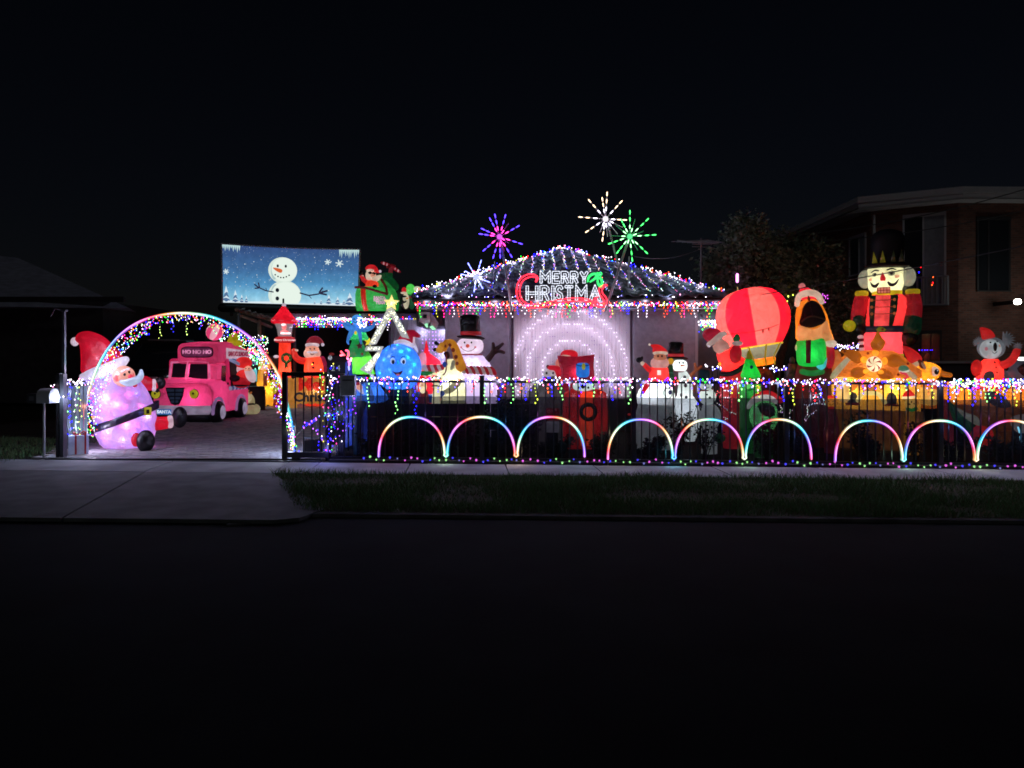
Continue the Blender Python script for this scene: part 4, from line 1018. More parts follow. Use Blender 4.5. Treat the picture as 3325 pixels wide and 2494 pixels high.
# ================================================================== MERRY CHRISTMAS rope-light sign
SD = 13.78
sg = empty('christmas_sign', W(1825, 1000, SD), 'large rope light sign reading Merry Christmas with red swirl and green holly', 'rope light sign'); s0 = Vector(sg.location)
wrope, rrope, grope = (.85, .9, 1.05), (3.2, .07, .14), (.06, 1.2, .22)
def rope(name, lines, col, r=.013, beads=True):
    vs, fs, cs = [], [], []
    for l in lines:
        n0 = len(vs); q = [Vector(p)-s0 for p in l]
        acc = 0
        for i, p in enumerate(q):
            t = (q[min(i+1, len(q)-1)]-q[max(i-1, 0)]); t = t.normalized() if t.length else Vector((1, 0, 0)); v = t.cross(Vector((0, 1, 0))).normalized(); u = Vector((0, 1, 0))
            m_ = 1.25 if i % 2 else .8; rr = r*(1.15 if i % 2 else .85)
            for k in range(5):
                a = k*2*math.pi/5; vs.append(p+(u*math.cos(a)+v*math.sin(a))*rr); cs.append(tuple(x*m_ for x in col))
        for i in range(len(q)-1):
            for k in range(5):
                j = (k+1) % 5; fs.append((n0+i*5+k, n0+i*5+j, n0+(i+1)*5+j, n0+(i+1)*5+k))
    return pd(name, vs, fs, attr_emis('rope_glow', .8), sg, cs, smooth=True)
def resamp(l, st):
    out = [Vector(l[0])]; 
    for a, b in zip(l[:-1], l[1:]):
        a, b = Vector(a), Vector(b); n_ = max(1, round((b-a).length/st))
        for i in range(1, n_+1): out.append(a.lerp(b, i/n_))
    return out
# letters as double outlines: stroke skeletons widened
GL = {
 'M': [[(0, 0), (0, 1), (.5, .42), (1, 1), (1, 0)]], 'E': [[(1, 1), (0, 1), (0, 0), (1, 0)], [(0, .52), (.8, .52)]],
 'R': [[(0, 0), (0, 1), (.75, 1), (1, .86), (1, .62), (.75, .5), (0, .5)], [(.55, .5), (1, 0)]], 'Y': [[(0, 1), (.5, .5), (1, 1)], [(.5, .5), (.5, 0)]],
 'H': [[(0, 0), (0, 1)], [(1, 0), (1, 1)], [(0, .5), (1, .5)]], 'I': [[(.5, 0), (.5, 1)]], 'S': [[(1, .86), (.8, 1), (.25, 1), (0, .82), (.12, .6), (.85, .42), (1, .2), (.8, 0), (.2, 0), (0, .14)]],
 'T': [[(0, 1), (1, 1)], [(.5, 1), (.5, 0)]], 'A': [[(0, 0), (.5, 1), (1, 0)], [(.22, .36), (.78, .36)]]}
def letter(ch, x0, x1, yt, yb, off=3.9):
    """outline both sides of each stroke (font outline of a stroked glyph): offset the skeleton in screen units"""
    for st in GL[ch]:
        p = [Vector((x0+(x1-x0)*a, yb-(yb-yt)*b)) for a, b in st]; sides = []
        for s_ in (1, -1):
            o = []
            for i, q in enumerate(p):
                a = (q-p[i-1]).normalized() if i else (p[1]-q).normalized(); b = (p[i+1]-q).normalized() if i < len(p)-1 else a
                na, nb_ = Vector((-a.y, a.x)), Vector((-b.y, b.x)); m_ = (na+nb_); m_ = m_.normalized()/max(.5, m_.normalized().dot(na)) if m_.length > .1 else na
                e = Vector((0, 0))
                if i == 0: e = -a*off*.6
                if i == len(p)-1: e = a*off*.6
                o.append(q+m_*off*s_+e)
            sides.append(o)
        loop = sides[0]+sides[1][::-1]+[sides[0][0]]
        yield resamp([W(q.x, q.y, SD) for q in loop], .026)
def word(s, xs, yt, yb):
    for ch, (a, b) in zip(s, xs): rope('letter', list(letter(ch, a, b, yt, yb)), wrope, .0085)['label'] = 'white rope light letter '+ch
word('MERRY', [(1757, 1784), (1797, 1815), (1826, 1843), (1856, 1873), (1887, 1906)], 885, 917)
word('HRISTMA', [(1712, 1743), (1757, 1779), (1790, 1800), (1807, 1824), (1837, 1858), (1872, 1903), (1918, 1946)], 931, 973)
def swirl(pts, offp, name, col):
    l = smoothline(pts, 5); n_ = len(l); s = [[], []]
    for i, q in enumerate(l):
        a = Vector(l[min(i+1, n_-1)])-Vector(l[max(i-1, 0)]); a.normalize(); nn = Vector((-a.y, a.x)); t = i/(n_-1); w_ = offp*min(1, 4*t+.15, 4*(1-t)+.15)
        s[0].append(Vector(q)+nn*w_); s[1].append(Vector(q)-nn*w_)
    loop = s[0]+s[1][::-1]+[s[0][0]]
    rope(name, [resamp([W(q.x, q.y, SD) for q in loop], .028)], col, .0135)
swirl([(1740, 915), (1744, 903), (1733, 895), (1712, 897), (1693, 910), (1683, 935), (1684, 960), (1696, 982), (1720, 994), (1760, 992), (1810, 980), (1860, 973), (1905, 975), (1925, 984), (1918, 1000)], 5, 'swirl', rrope)
swirl([(1971, 926), (1960, 929), (1950, 940), (1953, 956), (1964, 970), (1964, 984), (1950, 992), (1937, 986), (1932, 974), (1940, 964)], 5, 'swirl', rrope)
swirl([(1908, 916), (1912, 900), (1925, 890), (1938, 892), (1932, 904), (1915, 916)], 2, 'holly_leaf', grope)
swirl([(1940, 902), (1952, 906), (1955, 920), (1950, 930), (1942, 920), (1940, 904)], 2, 'holly_leaf', grope)
rope('berries', [[W(cx+4.5*math.cos(a*.7), cy+4.5*math.sin(a*.7), SD) for a in range(10)] for cx, cy in ((1940, 890), (1950, 889), (1946, 899))], grope, .012)
fm = mat('sign_wire', (.3, .3, .32), .5, .4, .5)
for a, b in (((1750, 905), (1912, 905)), ((1692, 947), (1952, 947)), ((1712, 975), (1950, 975))): tline('frame_wire', [W(*a, SD+.03), W(*b, SD+.03)], .007, fm, sg, s0)

# ================================================================== PROJECTION SCREEN
sd = 23.2
scr = empty('projection_screen', W(943, 1000, sd), 'big outdoor projection screen glowing with a snowy snowman picture above the carport', 'screen'); q0 = Vector(scr.location)
kk = sd/F; tl, tr_, br, bl_ = [Vector(((px-943)*kk, 0, (1000-py)*kk)) for px, py in ((719, 791), (1169, 809), (1163, 994), (722, 982))]
def sp(u, v):
    """u,v 0..1 across the screen (v down)"""
    a = tl.lerp(tr_, u); b = bl_.lerp(br, u); q = a.lerp(b, v); q.z -= .045*math.sin(math.pi*u)*(1-v); return q
bm = bmesh.new(); N_ = 16; vv = [[bm.verts.new(sp(i/N_, j)) for i in range(N_+1)] for j in (0, 1)]
for i in range(N_): bm.faces.new((vv[0][i], vv[0][i+1], vv[1][i+1], vv[1][i]))
sm_ = bpy.data.materials.new('screen_picture'); sm_.use_nodes = True; n = sm_.node_tree; n.nodes.clear(); Lk = n.links.new
o_ = n.nodes.new('ShaderNodeOutputMaterial'); e = n.nodes.new('ShaderNodeEmission'); tc = n.nodes.new('ShaderNodeTexCoord'); sx_ = n.nodes.new('ShaderNodeSeparateXYZ')
mr = n.nodes.new('ShaderNodeMapRange'); mr.inputs['From Min'].default_value = 0.1; mr.inputs['From Max'].default_value = 2.0
rp_ = n.nodes.new('ShaderNodeValToRGB'); cr = rp_.color_ramp; cr.elements[0].color = (*lin('#a6cfe0'), 1); cr.elements[1].color = (*lin('#324a7a'), 1)
for p_, c_ in ((.16, '#7ab4d0'), (.35, '#4c88b4'), (.6, '#3c6694')): el = cr.elements.new(p_); el.color = (*lin(c_), 1)
Lk(tc.outputs['Object'], sx_.inputs[0]); Lk(sx_.outputs['Z'], mr.inputs[0]); Lk(mr.outputs[0], rp_.inputs[0])
nz = n.nodes.new('ShaderNodeTexNoise'); nz.inputs['Scale'].default_value = 5; nz.inputs['Detail'].default_value = 6; Lk(tc.outputs['Object'], nz.inputs[0])
vo = n.nodes.new('ShaderNodeTexVoronoi'); vo.inputs['Scale'].default_value = 13; Lk(tc.outputs['Object'], vo.inputs[0])
vr = n.nodes.new('ShaderNodeMapRange'); vr.inputs['From Min'].default_value = .16; vr.inputs['From Max'].default_value = .06; Lk(vo.outputs['Distance'], vr.inputs[0])
mu = n.nodes.new('ShaderNodeMath'); mu.operation = 'MULTIPLY'; Lk(vr.outputs[0], mu.inputs[0]); Lk(nz.outputs[0], mu.inputs[1])
mc = n.nodes.new('ShaderNodeMixRGB'); Lk(mu.outputs[0], mc.inputs[0]); Lk(rp_.outputs[0], mc.inputs[1]); mc.inputs[2].default_value = (.75, .88, .95, 1)
nm = n.nodes.new('ShaderNodeMapRange'); nm.inputs['To Min'].default_value = .5; nm.inputs['To Max'].default_value = 1.0; Lk(nz.outputs[0], nm.inputs[0])
Lk(mc.outputs[0], e.inputs[0]); Lk(nm.outputs[0], e.inputs[1]); Lk(e.outputs[0], o_.inputs[0])
mo('picture', bm, sm_, scr, False)
def flat(name, polys, col, s, dy, sub=1):
    bm = bmesh.new()
    for pl_ in polys:
        q = smoothpoly(pl_, sub) if sub > 1 else pl_
        vs = [bm.verts.new(sp((a-719)/446, (b-797)/190)+Vector((0, -dy, 0))) for a, b in q]; bm.faces.new(vs)
    return mo(name, bm, emis('screen_'+col.strip('#'), col, s*.68), scr, False)
def circ(cx, cy, rx, ry, n_=28, rot=0): return [(cx+rx*math.cos(a*2*math.pi/n_), cy+ry*math.sin(a*2*math.pi/n_)) for a in range(n_)]
# photograph of snow scene: local px coordinates on the screen
def snowtree(x, yb, h, w_):
    p = [(x, yb-h)]; 
    for k in range(1, 5):
        p.append((x+w_*k/4*.9, yb-h+h*k/4.2)); p.append((x+w_*k/4*.5, yb-h+h*k/4.4+1))
    p.append((x+2, yb)); q = [(2*x-a, b) for a, b in p[::-1]]; return p+q
flat('snow_ground', [[(719, 987), (719, 978), (800, 982), (900, 979), (1000, 983), (1100, 979), (1165, 977), (1165, 987)]], '#dceaf2', 1.0, .003)
for x, yb, h, w_ in ((732, 984, 52, 15), (762, 985, 40, 12), (783, 985, 26, 8), (798, 985, 22, 7), (1068, 983, 33, 11), (1097, 984, 27, 10), (1118, 984, 18, 7), (1136, 985, 42, 18), (1043, 984, 16, 5), (1022, 984, 11, 4)):
    flat('printed_tree', [snowtree(x, yb, h, w_)], '#5f7fa8', .8, .005)
    flat('printed_snow', [[(x, yb-h), (x+w_*.5, yb-h*.55), (x+w_*.1, yb-h*.6), (x-w_*.4, yb-h*.5)], [(x-w_*.7, yb-h*.2), (x+w_*.1, yb-h*.38), (x+w_*.8, yb-h*.16), (x, yb-h*.24)]], '#d8e8f2', .95, .008)
# plain snowman: round head, carrot nose, coal eyes, smile of coal dots, stick arms
flat('printed_snowman', [[(a, min(b, 985)) for a, b in circ(924, 958, 54, 50)], circ(917, 874, 47, 44)], '#dcebdf', .95, .010)
flat('printed_shade', [circ(893, 952, 14, 30), circ(890, 878, 11, 28)], '#b4cfd0', .9, .012)
flat('printed_snowman', [[(a, min(b, 984.5)) for a, b in circ(928, 958, 48, 45)], circ(922, 872, 41, 40)], '#e4f1e6', 1.0, .014)
flat('printed_coal', [circ(901, 860, 3.6, 5), circ(927, 860, 3.6, 5), circ(900, 941, 6, 7), circ(900, 969, 6, 7)]+[circ(893+i*9, 890+9*math.sin(math.pi*i/5), 2.6, 2.6) for i in range(6)], '#1c2030', .6, .017)
flat('printed_carrot', [[(886, 866), (912, 870), (916, 878), (909, 883), (893, 875)]], '#d8683a', .95, .018, 3)
def stick(pts, r): 
    out = []
    l = [Vector(p) for p in pts]; L_, R_ = [], []
    for i, q in enumerate(l):
        a = (l[min(i+1, len(l)-1)]-l[max(i-1, 0)]).normalized(); nn = Vector((-a.y, a.x))*r; L_.append(tuple(q+nn)); R_.append(tuple(q-nn))
    return L_+R_[::-1]
flat('printed_arm', [stick([(888, 948), (862, 944), (838, 934)], 2.0), stick([(840, 936), (825, 924)], 2.2), stick([(840, 936), (826, 938)], 2.2), stick([(842, 936), (838, 918)], 2.2), stick([(866, 945), (862, 935)], 1.2)], '#33304e', .7, .0165)
flat('printed_arm', [stick([(973, 948), (1003, 956), (1035, 950), (1050, 940)], 2.4), stick([(1040, 948), (1062, 952)], 3), stick([(1040, 946), (1064, 938)], 3), stick([(1036, 946), (1048, 928)], 2.6), stick([(1003, 956), (1012, 966)], 1.2)], '#33304e', .7, .0165)
def icic(x0, x1, y, n_, hmax):
    pl_ = [(x0, y), (x1, y)]; 
    for i in range(n_, 0, -1):
        a = x0+(x1-x0)*i/n_; b = x0+(x1-x0)*(i-.5)/n_; pl_ += [(a, y+4), (b, y+random.uniform(.4, 1)*hmax)]
    return pl_+[(x0, y+4)]
flat('printed_icicles', [icic(721, 780, 798, 9, 26)], '#bcdcdc', .95, .006); flat('printed_icicles', [icic(1098, 1163, 799, 11, 34)], '#bcdcdc', .95, .006)
for x, y, r_ in ((1062, 842, 10), (1100, 846, 13), (733, 887, 9)):
    flat('printed_snowflake', [stick([(x-r_*math.cos(a), y-r_*math.sin(a)), (x+r_*math.cos(a), y+r_*math.sin(a))], 1.7) for a in (0.2, 1.25, 2.3)]+[circ(x, y, r_*.4, r_*.4, 10)], '#d6e8ea', .95, .006)
flat('printed_flake', [circ(random.uniform(740, 1150), random.uniform(815, 960), q, q, 8) for q in [random.uniform(.8, 2.2) for _ in range(60)]], '#cfe2ee', .8, .0045)
edge_m = mat('screen_edge', (.30, .30, .33), .6)
for a, b in ((tl, tr_), (tr_, br), (bl_, tl)):
    n_ = 12; bm = bmesh.new(); b_tube(bm, [a.lerp(b, i/n_)+Vector((0, .01, -.045*math.sin(math.pi*i/n_) if (a == tl) else 0)) for i in range(n_+1)], .035, 6); mo('border', bm, edge_m, scr)
tline('base_beam', [q0+bl_+Vector((-.05, .12, -.17)), q0+br+Vector((.05, .12, -.17))], .14, BLKM, scr, q0)
for u in (.06, .95): tline('leg', [q0+bl_.lerp(br, u)+Vector((0, .1, -.2)), Vector((q0.x+bl_.lerp(br, u).x, q0.y+.1, 2.9))], .05, BLKM, scr, q0)
# ================================================================== INFLATABLES
def LF(s, secs, sq=.85, seg=26, n=2.0, dy=0, gores=0):
    def f(bm):
        rr = []; e = 2/n; sp_ = lambda t: math.copysign(abs(t)**e, t)
        for q in secs:
            cx, y, r = q[:3]; rd = q[3] if len(q) > 3 else r*sq
            rr.append([s.L(cx+r*sp_(math.cos(2*math.pi*k/seg))*(1-.03*(1-abs(math.sin(math.pi*k/seg*gores))) if gores else 1), y, dy+rd*sp_(math.sin(2*math.pi*k/seg))) for k in range(seg)])
        ring_loft(bm, rr)
    return f
def spots(s, fn, lst, p=.16):
    p = p*3.2
    for x, y, c in lst:
        l = bpy.data.lights.new('party_spot', 'POINT'); l.energy = p*1.0; l.color = c; l.shadow_soft_size = .012
        o = bpy.data.objects.new('party_spot', l); link(o, s.root); o.location = s.L(x, y, fn(x, y)+6)
WH = fab('#e6e2f0', .62); WHW = fab('#f2ecd8', .55); RED = fab('#e8282c', .62); REDO = fab('#f04a30', .72); REDD = fab('#b81c30', .38)
SKIN = fab('#f0b49c', .6); BEARD = fab('#e8dcd4', .5); GRN = fab('#1fa04a', .6); GRND = fab('#0e6a38', .3); YEL = fab('#e8d838', .6)
BRN = fab('#6a3428', .3); ORG = fab('#f09030', .62); TAN = fab('#d88a48', .5); GREY = fab('#6c707c', .35)
def pompom(s, x, y, r, dy=0, m=None): s.part('pompom', m or WH, s.E(x, y, r, r, r, dy, gores=8, gd=.08))

# ---------------- giant party Santa beside the arch
f = Fig('santa_inflatable', 'giant white bearded Santa inflatable sprawled beside the arch with party lights in its belly', 'inflatable', 410, 11.35)
PK = fab('#b8a0dc', .50)
secs = [(415, 1456, 40), (414, 1450, 78), (412, 1437, 90), (408, 1404, 102), (408, 1362, 107), (400, 1318, 105), (390, 1285, 101), (378, 1255, 97), (366, 1228, 88), (352, 1205, 70), (350, 1190, 40)]
f.part('body', PK, LF(f, secs, .8, 32, gores=8))
BE = (405, 1345, 107, 120, 84, 0)
f.part('hat', fab('#e01c3c', .50), f.P([(272, 1214), (266, 1166), (262, 1122), (247, 1104), (260, 1083), (290, 1077), (322, 1086), (348, 1102), (372, 1128), (402, 1168), (340, 1205)], 48, 4))
f.part('hat_brim', WH, f.T([(276, 1222, 0), (310, 1212, -45), (355, 1196, -62), (392, 1178, -45), (408, 1168, -20)], [13, 19, 20, 17, 11], 14))
pompom(f, 248, 1111, 14, 0)
FC = (402, 1220, 37, 33, 30, -72)
f.part('face', SKIN, f.E(*FC[:4], FC[4], FC[5], rot=18))
f.part('cheek', fab('#f07c80', .6), [f.dot(FC, 380, 1225, 9, 11, 2), f.dot(FC, 432, 1216, 4, 6, 2)])
f.part('eye', BLACK, f.dot(FC, 405, 1214, 4, 4.6, 2)); f.part('eye', BLACK, f.dot(FC, 419, 1207, 4, 4.6, 2))
f.part('eyebrow', WH, [f.T([(396, 1205, -100), (404, 1199, -103)], 3, 6), f.T([(410, 1198, -103), (418, 1196, -101)], 3, 6)])
f.part('nose', fab('#e0405a', .55), f.E(423, 1221, 8, 8, 8, -104))
f.part('moustache', fab('#c8d8ec', .62), f.T([(395, 1236, -98), (412, 1240, -106), (430, 1236, -108), (446, 1230, -102), (456, 1218, -96), (457, 1203, -92)], [6, 11, 13, 11, 9, 5], 12))
f.part('mouth', fab('#d02030', .55), f.E(437, 1247, 8, 7, 5, -100))
def ringbelt(s, secs2, m, name='belt'): return s.part(name, m, LF(s, secs2, .82, 32))
def tilted_belt(s, cx, cy, rx, rd, hw, slope, m, name='belt'):
    def g_(bm):
        rr = []
        for off, sc in ((-hw, .985), (-hw, 1.02), (hw, 1.02), (hw, .985)):
            rr.append([s.L(cx+rx*sc*math.cos(2*math.pi*k/36), cy+off-slope*rx*math.cos(2*math.pi*k/36), rd*sc*math.sin(2*math.pi*k/36)) for k in range(36)])
        ring_loft(bm, rr, caps=False)
    return s.part(name, m, g_)
tilted_belt(f, 408, 1352, 109, 87, 12, .34, fab('#2a2438', .12))
f.part('buckle', fab('#c8c030', .5), [f.B(467, 1320, 491, 1346, -76, -68, 2)]); f.part('buckle_hole', BLACK, f.B(474, 1327, 484, 1340, -77, -75))
f.part('arm', fab('#d81838', .5), f.T([(470, 1245, 0), (488, 1250, -6), (500, 1252, -8)], [24, 20, 18], 14))
f.part('cuff', WH, f.E(501, 1252, 9, 21, 20, -8, rot=0, n=2.6)); f.part('mitten', DARKF, [f.E(522, 1245, 19, 20, 16, -8), f.E(512, 1266, 8, 11, 8, -10)])
f.part('arm', fab('#d81838', .5), f.E(318, 1330, 20, 32, 20, -8))
f.part('boot', DARKF, f.E(471, 1424, 30, 35, 30, -108)); f.part('ankle', fab('#e01838', .5), f.E(441, 1420, 16, 22, 20, -92))
f.part('trouser_leg', fab('#e41c38', .62), f.T([(500, 1378, -10), (522, 1378, -14), (546, 1376, -16)], [24, 22, 20], 14)); f.part('cuff', WH, f.E(555, 1374, 12, 21, 20, -16, n=3))
f.part('boot', DARKF, f.E(588, 1360, 27, 35, 28, -16))
def bsurf(x, y): 
    e = BE; q = 1-((x-e[0])/e[2])**2-((y-e[1])/e[3])**2*.6; return -84*math.sqrt(max(q, .05))
cs_ = [(1, .05, .05), (.1, .12, 1), (1, .95, .9), (1, .06, .1), (.15, .3, 1), (1, .1, .3)]
random.seed(11)
spots(f, bsurf, [(random.uniform(330, 490), random.uniform(1268, 1445), cs_[i % 6]) for i in range(30)], .09)
f.lamp(405, 1425, 0, 1.8, (1, .5, .75)); f.lamp(370, 1270, 0, .8, (.75, .7, 1))

# ---------------- pink ice cream van inflatable (metres, axis along the driveway)
VX, VY = (604-CX)/F*15.6, 15.6
v = empty('ice_cream_van', (VX, VY, G(VX)), 'pink inflatable ice cream van with Santa in its hatch and a roof ball', 'inflatable van')
PI1 = fab('#e8508e', .36); PI2 = fab('#e03c80', .30); PIW = fab('#e8d4ec', .45)
k = 15.6/F
def vz(py): return (1375-py)*k
def vxp(px): return (px-604)*k
def vp(name, m, shapes, parent=None, smooth=True, sharp=None):
    bm = bmesh.new()
    for f_ in (shapes if isinstance(shapes, list) else [shapes]): f_(bm)
    return mo(name, bm, m, parent or v, smooth, sharp=sharp)
def vloft(secs, axis='y'):
    """secs: (y, x0, x1, z0, z1, round) rounded rectangles"""
    def g_(bm):
        rr = []
        for y, x0, x1, z0, z1, rd in secs:
            r = []
            for cx, cz, a0 in ((x1-rd, z1-rd, 0), (x0+rd, z1-rd, 90), (x0+rd, z0+rd, 180), (x1-rd, z0+rd, 270)):
                for a in (0, 30, 60, 90): r.append(Vector((cx+rd*math.cos(R(a0+a)), y, cz+rd*math.sin(R(a0+a)))))
            rr.append(r)
        ring_loft(bm, rr)
    return g_
xl, xr = -.70, .62
vp('body', PI1, vloft([(.02, xl+.10, xr-.06, .24, .80, .2), (.0-.08, xl+.03, xr-.02, .2, .86, .22), (.15, xl, xr+.02, .18, .93, .2), (.35, xl, xr+.03, .18, .96, .1), (1.2, xl, xr+.03, .18, .70, .06), (1.95, xl+.02, xr+.02, .2, .70, .08), (2.02, xl+.1, xr-.06, .26, .6, .08)]), sharp=60)
vp('underskirt', BLACK, vloft([(-.02, xl+.12, xr-.08, .0, .24, .05), (1.9, xl+.1, xr-.06, .0, .24, .05)]))
vp('cab', fab('#ec5c98', .42), vloft([(.26, vxp(533)+.02, xr-.05, .86, 1.24, .08), (.34, vxp(533), xr-.02, .84, 1.28, .1), (.55, vxp(533), xr, .84, 1.30, .08), (.66, vxp(533), xr, .84, 1.30, .06)]), sharp=60)
vp('box', PI2, vloft([(.62, xl+.03, xr+.01, .68, 1.38, .05), (.70, xl+.02, xr+.02, .66, 1.40, .05), (.72, xl+.02, xr+.02, .66, 1.4, .05), (2.0, xl+.03, xr+.02, .66, 1.38, .05)]), sharp=60)
vp('roof', fab('#e05088', .34), vloft([(.20, vxp(563), xr-.0, 1.28, 1.70, .1), (.26, vxp(563)-.02, xr+.01, 1.28, 1.74, .12), (1.0, vxp(563)-.03, xr+.02, 1.3, 1.79, .14), (1.9, vxp(563), xr, 1.34, 1.66, .12), (1.98, vxp(563)+.1, xr-.1, 1.36, 1.55, .08)]), sharp=60)
def vface(name, m, pts, y, th=.012, sm=1, parent=None):
    o = smoothpoly(pts, sm) if sm > 1 else pts
    bm = bmesh.new(); ring_loft(bm, [[Vector((vxp(a), y, vz(b))) for a, b in o], [Vector((vxp(a), y+th, vz(b))) for a, b in o]]); return mo(name, bm, m, parent or v, False)
wgl = mat('rainy_vinyl', (.03, .034, .045), .22, .9, nscale=40, bump=.5)
vface('windscreen', wgl, [(540, 1230), (546, 1184), (590, 1182), (583, 1231)], .235); vface('windscreen', wgl, [(596, 1231), (603, 1182), (658, 1185), (659, 1238)], .235)
vp('windscreen_frame', fab('#f488bc', .65), [lambda bm: b_tube(bm, [Vector((vxp(a), .225, vz(b))) for a, b in [(534, 1236), (541, 1181), (600, 1177), (664, 1181), (666, 1242)]], .028, 8), lambda bm: b_tube(bm, [Vector((vxp(589), .22, vz(1236))), Vector((vxp(596), .22, vz(1180)))], .026, 8)])
vface('grille', mat('grille_black', (.01, .01, .02), .5), [(545, 1262), (605, 1262), (600, 1290), (588, 1316), (575, 1319), (562, 1314), (551, 1288)], -.10, .02)
for (a, b, c, d_) in ((550, 1266, 573, 1275), (577, 1266, 600, 1275), (553, 1279, 573, 1288), (577, 1279, 598, 1288), (558, 1292, 573, 1300), (577, 1292, 592, 1300), (563, 1303, 573, 1311), (577, 1303, 586, 1311)):
    vface('grille_panel', fab('#3c4a66', .3), [(a, b), (c, b), (c, d_), (a, d_)], -.108, .01)
for px in (511, 634):
    hl_ = vp('headlight', fab('#d8d030', .6), lambda bm: b_ell(bm, (vxp(px), -.075, vz(1283)), (.095, .035, .098))); hl_.data.materials[0] = fab('#d8d030', .6)
    vp('pupil', BLACK, lambda bm: b_ell(bm, (vxp(px)-.0, -.11, vz(1281)), (.022, .01, .025)), hl_)
    vp('headlight_rim', BLACK, lambda bm: b_ell(bm, (vxp(px), -.055, vz(1283)), (.104, .03, .107)), hl_)
vp('bumper', fab('#bcb4cc', .42), lambda bm: b_tube(bm, [Vector((xl+.04, .02, .30)), Vector((xl+.1, -.08, .28)), Vector((0, -.13, .27)), Vector((xr-.1, -.08, .27)), Vector((xr-.0, .04, .27))], .10, 10))
vface('number_plate', fab('#4a90d0', .5), [(528, 1330), (572, 1330), (572, 1348), (528, 1348)], -.24, .015)
lettering('SANTA', .095, fab('#e8f0ff', .8), v, (vxp(550), -.246, vz(1339)), extrude=.003, offset=.004)
rim = vface('destination_sign', BLACK, [(574, 1147), (577, 1134), (590, 1129), (664, 1129), (678, 1134), (681, 1147), (678, 1160), (664, 1165), (590, 1165), (577, 1160)], .185, .02)
vface('sign_face', fab('#a04478', .35), [(577, 1147), (580, 1136), (591, 1132), (663, 1132), (675, 1136), (678, 1147), (675, 1158), (663, 1162), (591, 1162), (580, 1158)], .178, .01, parent=rim)
lettering('HO HO HO', .115, fab('#f0a8d0', .7), v, (vxp(628), .172, vz(1147)), extrude=.004, offset=.006, sx=1.08)
# side: normal +x at xr+.03
sx0 = xr+.035
def sface(name, m, yz, x=sx0+.02, th=.015, parent=None):
    bm = bmesh.new(); ring_loft(bm, [[Vector((x, a, b)) for a, b in yz], [Vector((x+th, a, b)) for a, b in yz]]); return mo(name, bm, m, parent or v, False)
sface('side_window', wgl, [(.36, .88), (.60, .88), (.60, 1.24), (.40, 1.24)], x=xr+.0)
sface('serving_hatch', mat('hatch_dark', (.03, .028, .032), .8), [(.86, .74), (1.86, .74), (1.86, 1.34), (.76, 1.34)], x=sx0-.01)
sface('sign_board', fab('#e4d8e4', .5), [(.60, 1.40), (1.95, 1.36), (1.95, 1.58), (.60, 1.64)], x=xr+.02)
lettering("SANTA'S SUNDAES", .155, fab('#b82858', .4), v, (xr+.05, 1.26, 1.50), (R(90), 0, R(90)), offset=.004, sx=.92)
for i in range(9):
    y0 = .74+i*.13
    bm = bmesh.new(); ring_loft(bm, [[Vector((xr+.02, yy, 1.40)), Vector((xr+.24, yy, 1.30)), Vector((xr+.24, yy, 1.24)), Vector((xr+.03, yy, 1.34))] for yy in (y0, y0+.125)]); mo('awning_stripe', bm, fab('#4a6cb0', .35) if i % 2 else fab('#a8b8dc', .45), v, False)
for i in range(10): vp('sill_scallop', fab('#5a78b8', .35) if i % 2 else fab('#c0c8e4', .45), lambda bm: b_ell(bm, (xr+.05, .78+i*.11, .71), (.035, .055, .05)))
sface('door_handle', BLACK, [(.62, .80), (.68, .80), (.68, .85), (.62, .85)], x=sx0)
for yy in (.12, 1.42):
    for sd_, xx in ((1, xr+.02), (-1, xl-.0)):
        wl = empty('wheel', (0, 0, 0)); wl.parent = v; wl.location = (xx, yy, .21)
        bm = bmesh.new(); b_ell(bm, (0, 0, 0), (.13, .24, .25), n=2.6); mo('tyre', bm, BLACK, wl)
        bm = bmesh.new(); b_ell(bm, (sd_*.115, 0, 0), (.05, .135, .15)); mo('hubcap', bm, fab('#d8c8e8', .5), wl)
    vp('wheel_arch', fab('#c09ad0', .35), lambda bm: b_tube(bm, [Vector((xr+.045, yy+.30*math.cos(R(a)), .20+.32*math.sin(R(a)))) for a in range(0, 181, 15)], .035, 6))
# ball on roof
bl_ = [];
for i in range(8):
    bm = bmesh.new(); rr = []
    for j in range(9):
        ph = -math.pi/2+math.pi*j/8; ring = []
        rr.append([Vector((.40, .55, 2.0))+Matrix.Rotation(R(28), 3, 'Y')@Vector((.185*math.cos(ph)*math.cos(a), .185*math.cos(ph)*math.sin(a), .195*math.sin(ph))) for a in [2*math.pi*(i+q/4)/8 for q in range(5)]])
    ring_loft(bm, rr, close=False, caps=False); mo('ball_panel', bm, fab('#f0508c', .7) if i % 2 else fab('#ffd0dc', .8), v)
vp('scoop', fab('#c8c020', .5), lambda bm: b_lathe(bm, [(.02, .34), (.1, .24), (.16, .1), (.2, 0)], (.55, 1.3, 1.7)))
